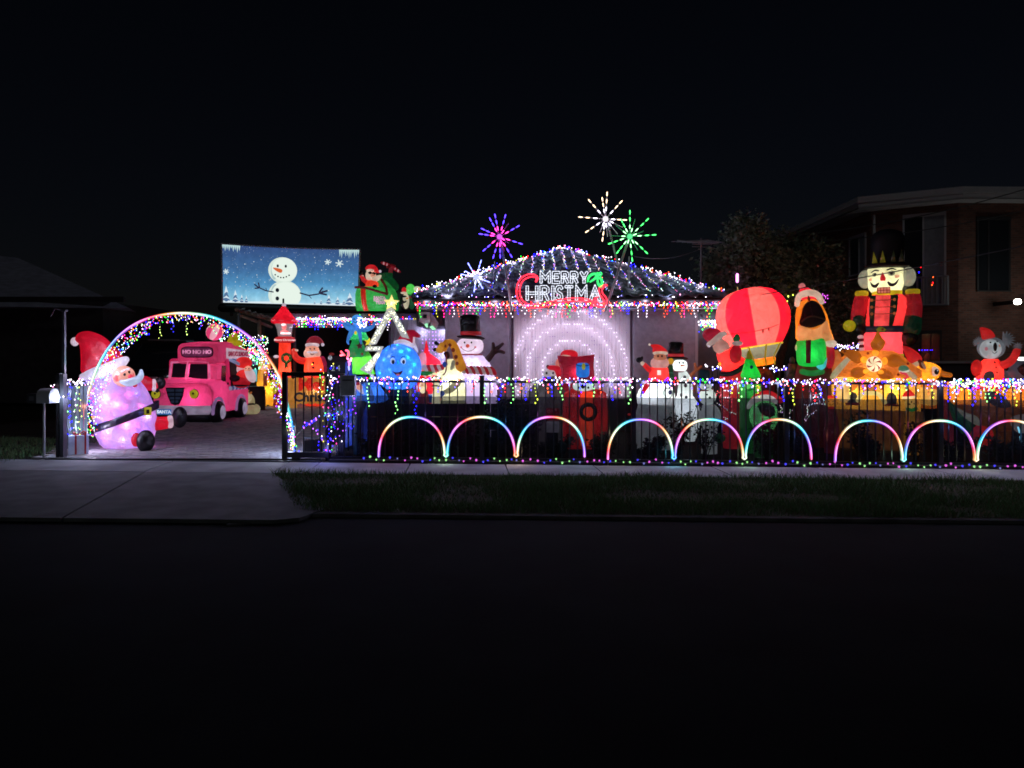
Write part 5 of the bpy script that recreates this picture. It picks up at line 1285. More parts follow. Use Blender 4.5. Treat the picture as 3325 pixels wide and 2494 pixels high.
# Santa in the hatch
def vball(name, m, c, r, rot=0, n=2): return vp(name, m, lambda bm: b_ell(bm, c, r, rot, n, 18, 12))
sx1 = xr+.22
st = empty('santa_figure', (0, 0, 0)); st.parent = v
def sball(name, m, c, r, rot=0, n=2, g=0):
    bm = bmesh.new(); b_ell(bm, c, r, rot, n, 18, 12, g, .06); return mo(name, bm, m, st)
sball('body', fab('#c82030', .5), (sx1, 1.0, .86), (.20, .2, .16)); sball('chest', fab('#f03838', .7), (sx1+.04, 1.0, 1.0), (.15, .15, .16), .5)
sball('beard', fab('#e4dce4', .6), (sx1+.22, .95, 1.02), (.11, .10, .20), -.5); sball('hair', fab('#e4dce4', .7), (sx1, 1.05, 1.15), (.13, .13, .15))
sball('face', SKIN, (sx1+.18, .93, 1.14), (.09, .07, .09)); sball('hat', fab('#f03030', .75), (sx1+.05, 1.0, 1.30), (.19, .17, .14), 0, 2, 8)
sball('nose', SKIN, (sx1+.23, .87, 1.13), (.025, .025, .022)); sball('mitten', DARKF, (sx1-.09, .82, .94), (.12, .1, .08)); sball('belt', DARKF, (sx1, 1.0, .78), (.17, .19, .05))
sball('eye', BLACK, (sx1+.15, .868, 1.165), (.012, .008, .015)); sball('eye', BLACK, (sx1+.22, .868, 1.165), (.012, .008, .015))
for pos, p in (((.1, .35, .55), 9), ((0, 1.5, .5), 5), ((0, 1.3, 1.1), 5), ((0, .4, 1.1), 3), ((.0, .7, 1.55), 3)):
    l = bpy.data.lights.new('inner_lamp', 'POINT'); l.energy = p; l.color = (1, .6, .8); l.shadow_soft_size = .05; lo = bpy.data.objects.new('inner_lamp', l); link(lo, v); lo.location = pos

# ---------------- parked dark car behind the Santa
cr_ = empty('parked_car', (hx(466, 18.6), 18.6, G(-9)), 'dark parked car deep in the driveway behind the Santa and the pink van', 'car')
cp_ = mat('car_paint', (.012, .013, .016), .15, .6); cg = mat('car_glass', (.02, .025, .03), .08, .6)
def cpart(name, m, secs):
    bm = bmesh.new(); vloft(secs)(bm); return mo(name, bm, m, cr_, True, sharp=45)
cpart('body', cp_, [(-.9, -.8, .8, .35, .85, .12), (-.7, -.9, .9, .28, 1.05, .15), (.6, -.93, .93, .28, 1.15, .15), (3.2, -.92, .92, .3, 1.2, .15), (3.5, -.85, .85, .4, 1.1, .12)])
cpart('cabin', cg, [(.45, -.72, .72, 1.1, 1.22, .05), (1.1, -.66, .66, 1.12, 1.80, .1), (2.6, -.66, .66, 1.12, 1.82, .1), (3.2, -.72, .72, 1.12, 1.3, .05)])
cpart('roof', cp_, [(1.05, -.64, .64, 1.79, 1.86, .03), (2.7, -.64, .64, 1.79, 1.88, .03)])
for s_ in (-1, 1):
    bm = bmesh.new(); b_box(bm, s_*.62-.16, -.86, .78, s_*.62+.16, -.72, .92, .03); mo('headlight', bm, mat('headlamp_lens', (.5, .5, .52), .1, .8), cr_, False)
    for yy in (-.1, 2.7):
        bm = bmesh.new(); b_lathe(bm, [(.02, -.1), (.28, -.1), (.33, -.05), (.33, .05), (.28, .1), (.02, .1)], (0, 0, 0)); o = mo('wheel', bm, BLACK, cr_); o.rotation_euler = (0, R(90), 0); o.location = (s_*.85, yy, .33)
bm = bmesh.new(); b_box(bm, -.35, -.88, .5, .35, -.84, .72); mo('grille', bm, mat('car_grille', (.1, .1, .11), .3, .5, .6), cr_, False)
for i in range(2):
    bm = bmesh.new(); b_box(bm, -.4, 1.0+i*.9, 1.87, .45, 1.04+i*.9, 1.91); mo('roof_bar', bm, mat('roof_bar', (.35, .36, .38), .3, .5, .7), cr_, False)

# ---------------- white tube inflatable behind the van, black speaker
f = Fig('puppy_inflatable', 'cream inflatable puppy with little antlers lying behind the pink van', 'inflatable', 826, 17.95)
cre = fab('#cfc8a0', .34)
f.part('leg', cre, f.T([(775, 1350, 10), (795, 1338, 0), (820, 1330, -5), (828, 1328, -6)], [15, 17, 18, 17], 14)); f.part('body', cre, f.E(806, 1308, 22, 30, 24, 30))
f.part('head', fab('#e8e0c0', .4), f.E(804, 1290, 16, 16, 14, 6)); f.part('antler', fab('#d09040', .4), [f.T([(800, 1280, 0), (806, 1268, 0)], 3, 6), f.T([(808, 1282, 0), (816, 1274, 0)], 3, 6)])
f.part('collar', BLACK, f.T([(806, 1312, -10), (822, 1311, -12), (830, 1316, -8)], 3, 8))
f = Fig('black_bin', 'black wheelie bin draped in dark cloth between van and yellow reindeer', 'bin', 838, 19.3)
f.part('body', mat('bin_cloth', (.015, .016, .018), .5, .4, noise_amt=.5, nscale=9, bump=.8), LF(f, [(838, f.py, 24), (838, 1300, 25), (836, 1266, 26), (834, 1260, 24)], .9, 20, 4), smooth=False); f.part('lid', BLACK, f.B(808, 1254, 860, 1262, -26, 26, 2))
# glowing aquarium poster
ps = Fig('glowing_panel', 'small glowing blue green panel hanging beyond the van hatch', 'panel', 820, 20.5)
ps.part('frame', BLKM, ps.B(804, 1198, 836, 1240, 0, 2)); ps.part('picture', mat('aqua_print', (.10, .45, .42), .5, rgb2=(.15, .25, .7), nscale=4, emit=.55), ps.B(805.5, 1199.5, 834.5, 1238.5, -1, 0), smooth=False)
ps.part('leg', BLKM, [ps.B(808, 1240, 810, ps.py, 0, 2), ps.B(831, 1240, 833, ps.py, 0, 2)])
# ---------------- yellow reindeer
f = Fig('reindeer_inflatable', 'yellow inflatable reindeer with brown blanket near the end of the driveway', 'inflatable', 862, 20.8)
YB = fab('#dca030', .5)
f.part('body', YB, LF(f, [(862, f.py, 24), (862, 1300, 26), (860, 1270, 26), (856, 1240, 22), (852, 1212, 15), (853, 1196, 12)], .9)); HD_ = (859, 1186, 20, 16, 16, -4)
f.part('head', fab('#e8b850', .6), f.E(*HD_[:4], HD_[4], HD_[5], n=2.6)); f.part('blanket', fab('#8a3a20', .4), f.B(855, 1212, 867, 1252, -27, -20, 2)); f.part('haunch', fab('#c8cc30', .5), f.E(888, 1256, 16, 24, 18, 6))
f.part('eye', BLACK, f.dot(HD_, 846, 1180, 3, 4)); f.part('eye', BLACK, f.dot(HD_, 863, 1181, 3, 4)); f.part('antler', BRN, f.T([(846, 1172, 0), (852, 1164, 0), (862, 1168, 0)], 2.5, 6)); f.part('muzzle', fab('#f0dca0', .7), f.E(856, 1194, 14, 8, 8, -16))
f.part('hoof', BLACK, f.E(868, f.py-3, 9, 4, 8, -14)); f.lamp(862, 1270, 0, 5, (1, .85, .5))
f = Fig('parcel_bag', 'dim red inflatable sack on the ground beside the yellow reindeer', 'inflatable', 897, 21.2)
f.part('body', fab('#a02c48', .3), LF(f, [(897, f.py, 10), (897, f.py-4, 17), (898, 1295, 18), (899, 1275, 12), (899, 1262, 5)], .9))

# ---------------- red lamp post
f = Fig('lamp_post_inflatable', 'tall red inflatable lamp post with snow globe lantern and green wreath', 'inflatable', 925, 21.5)
f.part('column', REDO, LF(f, [(925, f.py, 24), (925, 1300, 22), (925, 1200, 20), (925, 1112, 19)], 1)); f.part('collar', fab('#d82c38', .5), f.LA([(18, 0), (29, 3), (33, 10), (29, 18), (20, 21)], 925, 1114))
f.part('globe', mat('clear_vinyl', (.55, .5, .52), .15, .6, emit=.12), LF(f, [(925, 1093, 22), (924, 1070, 25), (922, 1050, 31)], 1)); f.part('globe_scene', fab('#ff9090', 1.1), [f.E(924, 1080, 14, 7, 6, -24), f.E(923, 1062, 8, 10, 5, -28)])
f.part('snow', fab('#fff4f8', 1.5), [f.B(911, 1080, 944, 1086, -30, -26, 1), f.E(921, 1056, 8, 4, 3, -31)])
f.part('cap', fab('#e01c34', .6), LF(f, [(922, 1052, 34), (922, 1047, 42), (922, 1038, 43), (922, 1033, 36), (922, 1020, 25), (921, 1003, 12), (921, 994, 5)], 1)); f.part('scallop', fab('#f0808c', .6), [f.T([(882+i*10, 1039, -36+abs(i-4)*2.2), (887+i*10, 1044, -38+abs(i-4)*2.2), (892+i*10, 1039, -36+abs(i-4)*2.2)], 1.6, 6) for i in range(8)])
pompom(f, 922, 991, 7); f.part('finial', BLACK, f.T([(920, 984, 0), (920, 972, 0)], 3, 8))
f.part('wreath', GRND, lambda bm: b_tube(bm, [f.L(930+13*math.cos(R(a)), 1163+13*math.sin(R(a)), -22) for a in range(0, 361, 20)], 4.8*f.k, 8)); f.part('ribbon', GRND, [f.X([(925, 1177), (934, 1177), (936, 1195), (931, 1192), (924, 1198)], 2, -23)])
f.part('bauble', fab('#a0b040', .5), [f.E(930+12*math.cos(R(a)), 1163+12*math.sin(R(a)), 2.2, 2.2, 2, -27, seg=8, rings=6) for a in (90, 210, 330, 30)])
f.part('hand', WH, f.E(897, 1158, 9, 5, 5, 0)); lettering('Merry Christmas', 9.5*f.k, fab('#ffd8d8', .9), f.root, f.L(925, 1105, -34), offset=.002)
f.lamp(925, 1200, 0, 6, (1, .5, .4)); f.lamp(922, 1035, 0, 1.5, (1, .6, .6))

# ---------------- generic santa pieces
def santa_face(f, E_, skin=SKIN, beard=BEARD, es=1.0, nose=None):
    x, y, rx, ry, rd, dy = E_[:6]
    f.part('eye', BLACK, f.dot(E_, x-rx*.3, y-ry*.25, 2.4*es, 3.2*es)); f.part('eye', BLACK, f.dot(E_, x+rx*.3, y-ry*.25, 2.4*es, 3.2*es))
    f.part('nose', nose or skin, f.E(x, y-ry*.02, 3.6*es, 3.2*es, 3*es, f.surf(E_, x, y)-2, seg=12, rings=8))
# red waving santa
f = Fig('santa_inflatable', 'red waving Santa inflatable with two black buttons next to the red lamp post', 'inflatable', 1018, 21.0)
f.part('body', REDO, LF(f, [(1020, f.py, 26), (1020, f.py-8, 34), (1020, 1230, 35), (1020, 1190, 33), (1018, 1165, 27), (1016, 1155, 20)], .85, gores=8)); f.part('arm', fab('#e8382c', .58), f.T([(995, 1172, 0), (975, 1170, 0), (960, 1158, 0), (955, 1140, 0)], [11, 11, 10, 9], 12)); f.part('cuff', WHW, f.E(958, 1138, 11, 4, 8, 0, n=3))
f.part('arm', fab('#a83060', .42), f.T([(1046, 1165, 0), (1052, 1180, -4), (1053, 1205, -4)], [9, 9, 8], 12)); HB = (1014, 1146, 28, 22, 24, -2)
f.part('beard', BEARD, f.E(1014, 1148, 28, 21, 22, -2)); FA = (1014, 1134, 22, 17, 20, -8); f.part('face', SKIN, f.E(*FA[:6])); santa_face(f, (1014, 1137, 22, 17, 20, -8), es=.9)
f.part('moustache', WH, f.E(1005, 1144, 9, 4, 4, -27)); f.part('moustache', WH, f.E(1022, 1144, 9, 4, 4, -27)); f.part('mouth', BRN, f.T([(1008, 1149, -29), (1014, 1152, -30), (1020, 1149, -29)], 1.2, 6))
f.part('hat_brim', WH, f.E(1014, 1121, 23, 8, 20, -4, n=2.6)); f.part('hat', fab('#b03040', .42), f.P([(996, 1116), (1003, 1098), (1018, 1091), (1036, 1094), (1048, 1106), (1051, 1114), (1042, 1113), (1034, 1117)], 16, -2)); pompom(f, 1048, 1119, 5.5, -4)
for yy in (1178, 1194): f.part('button', BLACK, f.E(1017, yy, 4, 4, 2, -29, seg=12, rings=8))
f.lamp(1018, 1195, 0, 6, (1, .6, .4)); f.lamp(1014, 1142, 4, 1.2)

# ---------------- Merry Christmas banner inflatable behind the gate
f = Fig('christmas_banner', 'yellow inflatable banner reading Merry Christmas standing behind the sliding gate', 'inflatable sign', 1010, 20.2)
YS = fab('#dca850', .46)
for i in range(9): f.part('panel', YS, f.P([(928+i*24, 1232), (940+i*24, 1226), (952+i*24, 1232), (953+i*24, 1280), (952+i*24, 1308), (940+i*24, 1312), (928+i*24, 1308), (927+i*24, 1270)], 7, 0, sm=2))
f.part('foot', YS, [f.B(940, 1308, 965, f.py, -8, 8, 2), f.B(1100, 1308, 1125, f.py, -8, 8, 2)])
lettering('Merry', 56*f.k, fab('#d82c20', .6), f.root, f.L(1040, 1250, -9), offset=.016, extrude=.02); lettering('Christmas', 40*f.k, fab('#38404c', .25), f.root, f.L(1040, 1290, -9), offset=.014, extrude=.02)
f.lamp(1020, 1270, -20, 1.2, (1, .8, .5))
# low box heater shape in driveway behind the gate
f = Fig('speaker_box', 'black box with pale rim on the pavers behind the sliding gate', 'box', 1020, 10.75)
f.part('body', mat('box_black', (.02, .02, .025), .5), f.B(988, 1428, 1048, f.py-1, 0, 40, 5), smooth=False); f.part('rim', mat('box_rim', (.3, .33, .38), .5), f.T([(986, f.py-4, 0), (986, 1428, 0), (992, 1422, 0), (1044, 1422, 0), (1050, 1428, 0), (1050, f.py-4, 0)], 2.2, 6))
# ---------------- number 24 post box
f = Fig('number_board', 'black round topped board with white house number 24 and a tiny Santa hat', 'house number', 1092, 12.0)
f.part('board', mat('board_black', (.012, .012, .016), .4), f.X([(1062, f.py), (1062, 1172), (1072, 1160), (1092, 1154), (1112, 1160), (1124, 1172), (1124, f.py)], 10, 0), smooth=False)
f.part('plate', mat('board_plate', (.02, .022, .03), .3), f.B(1066, 1176, 1120, 1206, -7, -5), smooth=False); lettering('24', 26*f.k, mat('number_white', (.45, .5, .42), .5, emit=.22), f.root, f.L(1090, 1196, -8), space=1.3)
f.part('hat', fab('#a03030', .3), f.E(1077, 1150, 9, 5, 6, 0)); f.part('solar_cap', mat('cap_chrome', (.6, .62, .62), .2, .6, .6, emit=.12), f.E(1072, 1162, 7, 8, 5, -6))
f = Fig('coral_light', 'pink and red glowing coral shaped light tube beside the octopus tree', 'light', 1125, 11.6)
f.part('stem', CABLE, f.T([(1130, f.py, 0), (1130, 1180, 0)], 2, 6))
for pts_, c in (([(1108, 1142), (1112, 1148), (1118, 1153)], '#ff5060'), ([(1106, 1154), (1114, 1152)], '#ff7080'), ([(1124, 1138), (1130, 1140), (1132, 1152), (1128, 1160)], '#ff5070'), ([(1128, 1164), (1130, 1166)], '#ff80b0'), ([(1140, 1164), (1138, 1172)], '#ff90c0'), ([(1133, 1174), (1134, 1184)], '#ff70d0'), ([(1132, 1190), (1133, 1200)], '#8088ff')):
    f.part('tube', emis('coral_'+c, c, 2.2), f.T([(a, b, 0) for a, b in pts_], 3.2, 8, 2))

# ---------------- octopus christmas tree
f = Fig('octopus_tree', 'green inflatable sea Christmas tree with a smiling blue octopus on top', 'inflatable', 1180, 11.9)
OB = fab('#4c9ae0', .62); TG = fab('#2aa860', .5); TG2 = fab('#58b83c', .62); BL2 = fab('#3c58c8', .5)
f.part('base', BL2, LF(f, [(1160, f.py, 60), (1158, f.py-20, 55), (1160, 1260, 48), (1158, 1235, 42), (1150, 1222, 30)], .8)); f.part('post', BL2, LF(f, [(1139, 1230, 18), (1139, 1178, 17), (1139, 1172, 12)], .9, 16, 3))
f.part('tier', TG2, LF(f, [(1180, 1215, 40), (1176, 1200, 38), (1174, 1160, 34), (1172, 1142, 26)], .9, gores=7)); f.part('tier', TG, LF(f, [(1164, 1160, 36), (1162, 1150, 37), (1160, 1120, 22), (1160, 1100, 14)], .9, gores=7)); f.part('tier', TG, LF(f, [(1164, 1104, 34), (1162, 1096, 35), (1162, 1075, 24), (1162, 1058, 12)], .9, gores=6))
OH = (1160, 1040, 19, 17, 16, -14); f.part('octopus_head', fab('#5ab0ec', .75), [f.E(*OH[:6]), f.E(1157, 1060, 13, 12, 12, -12)])
f.part('tentacle', OB, f.T([(1148, 1072, -14), (1132, 1066, -14), (1118, 1054, -14), (1106, 1049, -14), (1100, 1049, -14)], [11, 8, 5.5, 3.5, 1.8])); f.part('tentacle', OB, f.T([(1176, 1070, -14), (1196, 1068, -14), (1210, 1060, -14), (1217, 1048, -14), (1230, 1043, -14)], [11, 8, 6, 4, 2]))
f.part('tentacle', OB, f.T([(1150, 1066, -20), (1140, 1084, -24), (1132, 1100, -26), (1130, 1112, -26), (1133, 1118, -26)], [11, 8, 5, 4, 2])); f.part('tentacle', OB, f.T([(1163, 1066, -26), (1168, 1084, -34), (1171, 1105, -34), (1174, 1122, -34)], [9, 6.5, 4.5, 2]))
f.part('tentacle', OB, f.T([(1140, 1066, 8), (1130, 1052, 8), (1124, 1046, 8)], [8, 6, 3])); f.part('eye', BLACK, f.dot(OH, 1150, 1038, 2, 3)); f.part('smile', BLACK, f.line(OH, [(1148, 1045), (1153, 1049), (1160, 1046)], 1))
def star(cx, cy, r1, r2, rot=-90, n=5): return [(cx+(r1 if i % 2 == 0 else r2)*math.cos(R(rot+i*180/n)), cy+(r1 if i % 2 == 0 else r2)*math.sin(R(rot+i*180/n))) for i in range(2*n)]
f.part('star', fab('#f0e040', .95), f.P(star(1197, 1112, 15, 7, -80), 5, -34, sm=1)); f.part('starfish', fab('#7a2c34', .35), f.P(star(1168, 1124, 13, 6, -95), 4, -40, sm=1)); f.part('shell', fab('#b0382c', .4), f.P(star(1176, 1150, 8, 2.5, -70), 2, -38, sm=1))
f.part('light_spot', fab('#f0d040', .9), f.E(1155, 1082, 4, 6, 3, -33)); f.lamp(1175, 1180, 0, 3, (.8, 1, .6)); f.lamp(1162, 1085, 0, 1.2, (.8, 1, .8))
pts = [W(1160+random.uniform(0, 30), 1030+random.uniform(0, 34), 11.72) for _ in range(60)]
string('fairy_lights', 'clump of white lights caught on the octopus head', 'fairy lights', pts, [[W(1160, 1030, 11.72), W(1190, 1060, 11.72)]], 'white', r=.012)

# ---------------- lit zig-zag tree frame with gold star
f = Fig('tree_frame_light', 'white glowing zig zag tree outline with a gold star on top', 'light sculpture', 1250, 11.3)
TF = mat('frosted_frame', (.55, .56, .56), .5, emit=.36, noise_amt=.5, nscale=45, bump=.5); GF = mat('gold_tinsel', (.75, .62, .22), .4, emit=.85, noise_amt=.35, nscale=50)
f.part('frame_bar', TF, f.X([(1258, 1002), (1270, 998), (1272, 1022), (1222, 1118), (1196, 1122), (1212, 1090)], 9, 0), smooth=False)
f.part('frame_bar', TF, f.X([(1268, 998), (1278, 1002), (1318, 1074), (1330, 1100), (1304, 1094), (1270, 1026)], 9, 0), smooth=False)
f.part('frame_bar', TF, f.X([(1190, 1124), (1246, 1125), (1240, 1140), (1184, 1140)], 9, -1), smooth=False); f.part('frame_bar', TF, f.X([(1226, 1141), (1240, 1141), (1202, 1216), (1168, 1200), (1204, 1166)], 9, -.5), smooth=False)
f.part('frame_bar', TF, f.X([(1200, 1214), (1212, 1214), (1244, 1300), (1228, 1300)], 9, .5), smooth=False)
f.part('star', GF, f.X(star(1271, 984, 27, 12, -88), 10, -7), smooth=False)
f.part('stake', BLKM, f.T([(1268, 1110, 4), (1268, f.py, 4)], 1.8, 6))
pts, cs = [], []
for (a, b), (c, d_), w_, n_ in (((1266, 1010), (1210, 1112), 7, 60), ((1274, 1010), (1314, 1086), 6, 46), ((1194, 1132), (1238, 1132), 5, 20), ((1230, 1148), (1188, 1204), 9, 60), ((1207, 1220), (1236, 1296), 6, 24)):
    for _ in range(n_):
        t = random.random(); pts.append(W(a+(c-a)*t+random.uniform(-w_, w_), b+(d_-b)*t+random.uniform(-3, 3), 11.22)); cs.append((4.2, 4.6, 3.8) if random.random() < .6 else (4.6, 4.2, 2.4))
for _ in range(40):
    a, q = random.uniform(0, 6.28), random.uniform(0, 16); pts.append(W(1271+q*math.cos(a), 984+q*math.sin(a), 11.2)); cs.append((5, 4.2, 1.6))
bulbs_mesh('bulb', [f.loc(p) for p in pts], cs, .0095, f.root)

# ---------------- blue smiling bauble
f = Fig('bauble_inflatable', 'round blue smiling bauble inflatable wearing a red Santa hat', 'inflatable', 1296, 11.5)
BB = (1294, 1195, 76, 80, 70, 0); BLU = fab('#3f86ea', .62)
f.part('body', BLU, f.E(*BB[:6], gores=12, seg=48, rings=20, gd=.025)); f.part('base', fab('#182c50', .06), LF(f, [(1296, f.py, 60), (1296, f.py-60, 44), (1296, 1262, 40)], .9))
f.part('hat', fab('#c81c44', .48), f.P([(1288, 1112), (1302, 1088), (1322, 1074), (1344, 1072), (1360, 1084), (1366, 1096), (1352, 1092), (1342, 1092), (1338, 1118), (1312, 1112)], 24, -4)); f.part('hat_brim', WH, f.T([(1284, 1112, -16), (1305, 1110, -30), (1325, 1116, -30), (1340, 1124, -16)], [6, 8, 8, 6], 10)); f.part('hat_tail', WH, f.T([(1344, 1092, -2), (1342, 1110, -2), (1350, 1130, -2), (1357, 1144, -2)], [5, 6, 5, 2], 8)); f.part('tip', BRN, f.E(1361, 1091, 5, 6, 5, -2))
for ex in (1276, 1309):
    f.part('eye', fab('#cfe4ff', .75), f.dot(BB, ex, 1173, 8.5, 11, 2.5)); f.part('pupil', fab('#101c48', .1), f.E(ex+1, 1175, 4.5, 6.5, 2, f.surf(BB, ex, 1173)-2.6)); f.part('eyebrow', BLACK, f.line(BB, [(ex-6, 1161), (ex, 1157), (ex+7, 1160)], 1.3))
f.part('mouth', fab('#501024', .3), f.X([(1272, 1202), (1282, 1207), (1294, 1208), (1307, 1202), (1302, 1214), (1294, 1220), (1286, 1216)], 5, f.surf(BB, 1291, 1208)+.4, sm=2)); f.part('tongue', fab('#e88898', .6), f.E(1292, 1215, 6, 3.4, 2, f.surf(BB, 1291, 1212)-3)); f.part('nose', fab('#20c0d0', .9), f.dot(BB, 1292, 1176, 3.4, 7, 2))
spots(f, lambda x, y: f.surf(BB, x, y), [(1256, 1140, (.2, .3, 1)), (1280, 1135, (1, .2, .5)), (1302, 1144, (.2, 1, .8)), (1322, 1162, (.1, 1, .7)), (1326, 1138, (.2, .8, 1)), (1342, 1184, (.1, 1, .7)), (1250, 1170, (.3, .5, 1)), (1268, 1200, (.3, .3, 1)), (1330, 1205, (.3, .7, 1)), (1236, 1210, (.2, .9, 1)), (1290, 1122, (.3, .9, 1)), (1266, 1158, (.9, .2, .8))], .08)
f.lamp(1296, 1220, 0, 3, (.6, .8, 1))

# ---------------- blue submarine with Santa porthole (behind bars)
f = Fig('submarine_inflatable', 'blue inflatable submarine with a small Santa looking out, behind the bars under the octopus tree', 'inflatable', 1215, 11.0)
f.part('hull', fab('#3468b8', .5), f.P([(1150, 1300), (1160, 1262), (1180, 1246), (1200, 1240), (1225, 1240), (1240, 1262), (1262, 1296), (1230, 1308), (1190, 1306)], 26, 0)); f.part('fin', fab('#5a88c8', .5), f.P([(1185, 1240), (1196, 1238), (1206, 1262), (1216, 1296), (1202, 1300), (1192, 1270)], 10, -26))
f.part('window_frame', WH, f.X([(1156, 1232), (1168, 1230), (1180, 1268), (1184, 1280), (1172, 1276), (1157, 1260)], 6, -22)); f.part('face', SKIN, f.E(1168, 1256, 10, 9, 5, -28)); f.part('hat', fab('#b02038', .5), f.E(1160, 1243, 10, 6, 5, -28, rot=30)); f.part('leg', fab('#28406c', .2), f.T([(1176, 1300, 0), (1160, 1350, 0), (1158, 1400, 0), (1158, f.py-8, 0)], [18, 16, 15, 14]))
f.part('fish_print', fab('#f0a860', .45), f.P([(1210, 1330), (1222, 1322), (1224, 1372), (1212, 1384), (1202, 1372)], 6, -8)); f.lamp(1205, 1280, 0, 2, (.6, .8, 1))
# ---------------- helicopter on the carport roof
HDp = 22.75
f = Fig('helicopter_inflatable', 'green inflatable gift helicopter with sunglasses Santa pilot on the carport roof', 'inflatable', 1225, HDp, py=1018)
HG = fab('#3cb054', .62); HGD = fab('#1c7040', .32)
f.part('body', HG, LF(f, [(1222, 1018, 50), (1222, 1014, 62), (1222, 990, 68), (1222, 955, 68), (1220, 940, 62), (1216, 934, 50)], .75, 30, 3)); f.part('rear_hull', fab('#38a850', .55), f.P([(1238, 930), (1246, 905), (1270, 925), (1290, 960), (1296, 990), (1288, 1014), (1262, 1014), (1250, 970)], 36, 0))
f.part('rim', fab('#782428', .35), [f.T([(1156, 938, -40), (1180, 940, -56), (1215, 948, -56), (1256, 959, -48)], 4, 8), f.T([(1256, 959, -48), (1252, 935, -44), (1238, 912, -36)], 4, 8)])
f.part('ribbon', fab('#e03828', .6), f.X([(1172, 944), (1188, 944), (1189, 965), (1191, 990), (1197, 1013), (1182, 1013), (1176, 990), (1173, 965)], 4, -53)); f.part('windscreen_post', HG, f.T([(1232, 950, -20), (1238, 925, -16), (1234, 912, -12)], 8, 8))
f.part('engine', HGD, [f.T([(1240, 905, 0), (1262, 915, 0), (1280, 930, 0)], [18, 20, 16], 12), f.B(1244, 886, 1275, 912, -16, 16, 4)]); f.part('mast', fab('#9c3440', .4), f.T([(1268, 886, 0), (1270, 868, 0)], 7, 10))
f.part('blade', fab('#a82838', .35), f.T([(1240, 853, 0), (1256, 858, 0), (1272, 866, -3)], [4, 5.5, 6], 10)); f.part('blade', fab('#a82838', .35), f.T([(1272, 866, -3), (1286, 874, 0), (1298, 881, 0)], [6, 5.5, 4], 10)); f.part('blade', fab('#8a2028', .3), f.T([(1258, 868, -12), (1270, 862, 0), (1282, 862, 12)], [4, 6, 4], 8))
f.part('blade_stripe', fab('#f0b8c0', .6), [f.E(a, b, 3.4, 4.6, 5.5, -1.5) for a, b in ((1246, 855), (1257, 859), (1283, 872), (1293, 878))])
f.part('tail', fab('#384048', .15), f.P([(1290, 945), (1306, 950), (1318, 962), (1318, 1010), (1292, 1012)], 18, 8)); 
for i, (t_, w_) in enumerate((('SANTA', 11.5), ('RESCUE', 11.5), ('TEAM', 11.5))): lettering(t_, w_*f.k, fab('#e8c0d8', .65), f.root, f.L(1232+i*1.5, 971+i*8.3, -53.5), extrude=.012, offset=.006)
HE = (1207, 898, 18, 20, 16, -14)
f.part('pilot_body', REDO, f.P([(1190, 918), (1200, 912), (1224, 915), (1228, 930), (1222, 942), (1188, 942)], 18, -20)); f.part('pilot_arm', fab('#d82c30', .6), f.T([(1194, 920, -18), (1182, 912, -20), (1175, 900, -20)], [8, 7, 6], 10)); f.part('cuff', WHW, f.E(1176, 900, 6, 4, 6, -20)); f.part('glove', DARKF, f.E(1172, 892, 7, 9, 6, -20))
f.part('hair', WHW, f.E(1204, 896, 17, 22, 15, -12)); f.part('beard', WHW, f.P([(1206, 904), (1222, 898), (1238, 896), (1236, 906), (1226, 916), (1212, 920)], 8, -26)); f.part('face', SKIN, f.E(1211, 895, 9, 10, 6, -26)); f.part('sunglasses', BLACK, [f.E(1202, 890, 6, 4.5, 3, -31), f.E(1214, 892, 6, 4.5, 3, -32)]); f.part('nose', SKIN, f.E(1211, 897, 3.5, 3.5, 3, -34))
f.part('hat', fab('#e02c34', .62), f.P([(1188, 878), (1192, 866), (1206, 862), (1220, 866), (1228, 878), (1231, 888), (1218, 886)], 15, -16)); f.part('hat_brim', WHW, f.E(1204, 881, 15, 4.5, 14, -20)); pompom(f, 1234, 883, 4.5, -18); f.part('glove', DARKF, f.E(1217, 935, 7, 5, 5, -50))
f.part('roof_stand', BLKM, f.T([(1200, 1018, 0), (1250, 1019, 0)], 4, 8)); f.lamp(1222, 980, 0, 4, (.9, 1, .8)); f.lamp(1222, 926, -16, .6)
f = Fig('penguin_inflatable', 'small penguin inflatable in a red Santa hat riding the green helicopter tail', 'inflatable', 1315, 22.5, py=1012)
f.part('body', DARKF, f.E(1315, 982, 17, 30, 14, 0)); f.part('belly', fab('#f4ecc8', .7), f.E(1318, 978, 11, 26, 8, -9)); f.part('hat', fab('#e02c34', .62), f.E(1312, 943, 8, 10, 7, -4)); f.part('hat_brim', WHW, f.E(1312, 952, 11, 4, 8, -6)); f.part('sunglasses', BLACK, f.E(1312, 964, 9, 3.5, 4, -14)); f.part('beak', fab('#d89030', .6), f.E(1322, 970, 4, 2.4, 4, -17)); f.part('wing', DARKF, f.T([(1306, 975, -8), (1310, 983, -16), (1318, 980, -18)], [4, 4, 2], 8))
f = Fig('reindeer_inflatable', 'green and cream inflatable reindeer head peeping over the gutter behind the penguin', 'inflatable', 1340, 22.6, py=1016)
f.part('body', fab('#2c8858', .4), f.P([(1325, 955), (1345, 965), (1350, 985), (1338, 1005), (1326, 990)], 10, 0)); f.part('hood', fab('#68e068', .75), f.E(1333, 940, 15, 18, 10, 0)); f.part('muzzle', WHW, f.E(1355, 938, 13, 8, 7, -4)); f.part('nose', BLACK, f.E(1366, 938, 3, 4, 3, -4)); f.part('ear', fab('#a0f090', .7), f.E(1322, 944, 7, 4, 4, -8)); f.part('jaw', BRN, f.E(1347, 952, 6, 9, 5, 2)); f.part('sash', fab('#a02c38', .5), f.B(1322, 963, 1345, 969, -12, -8))

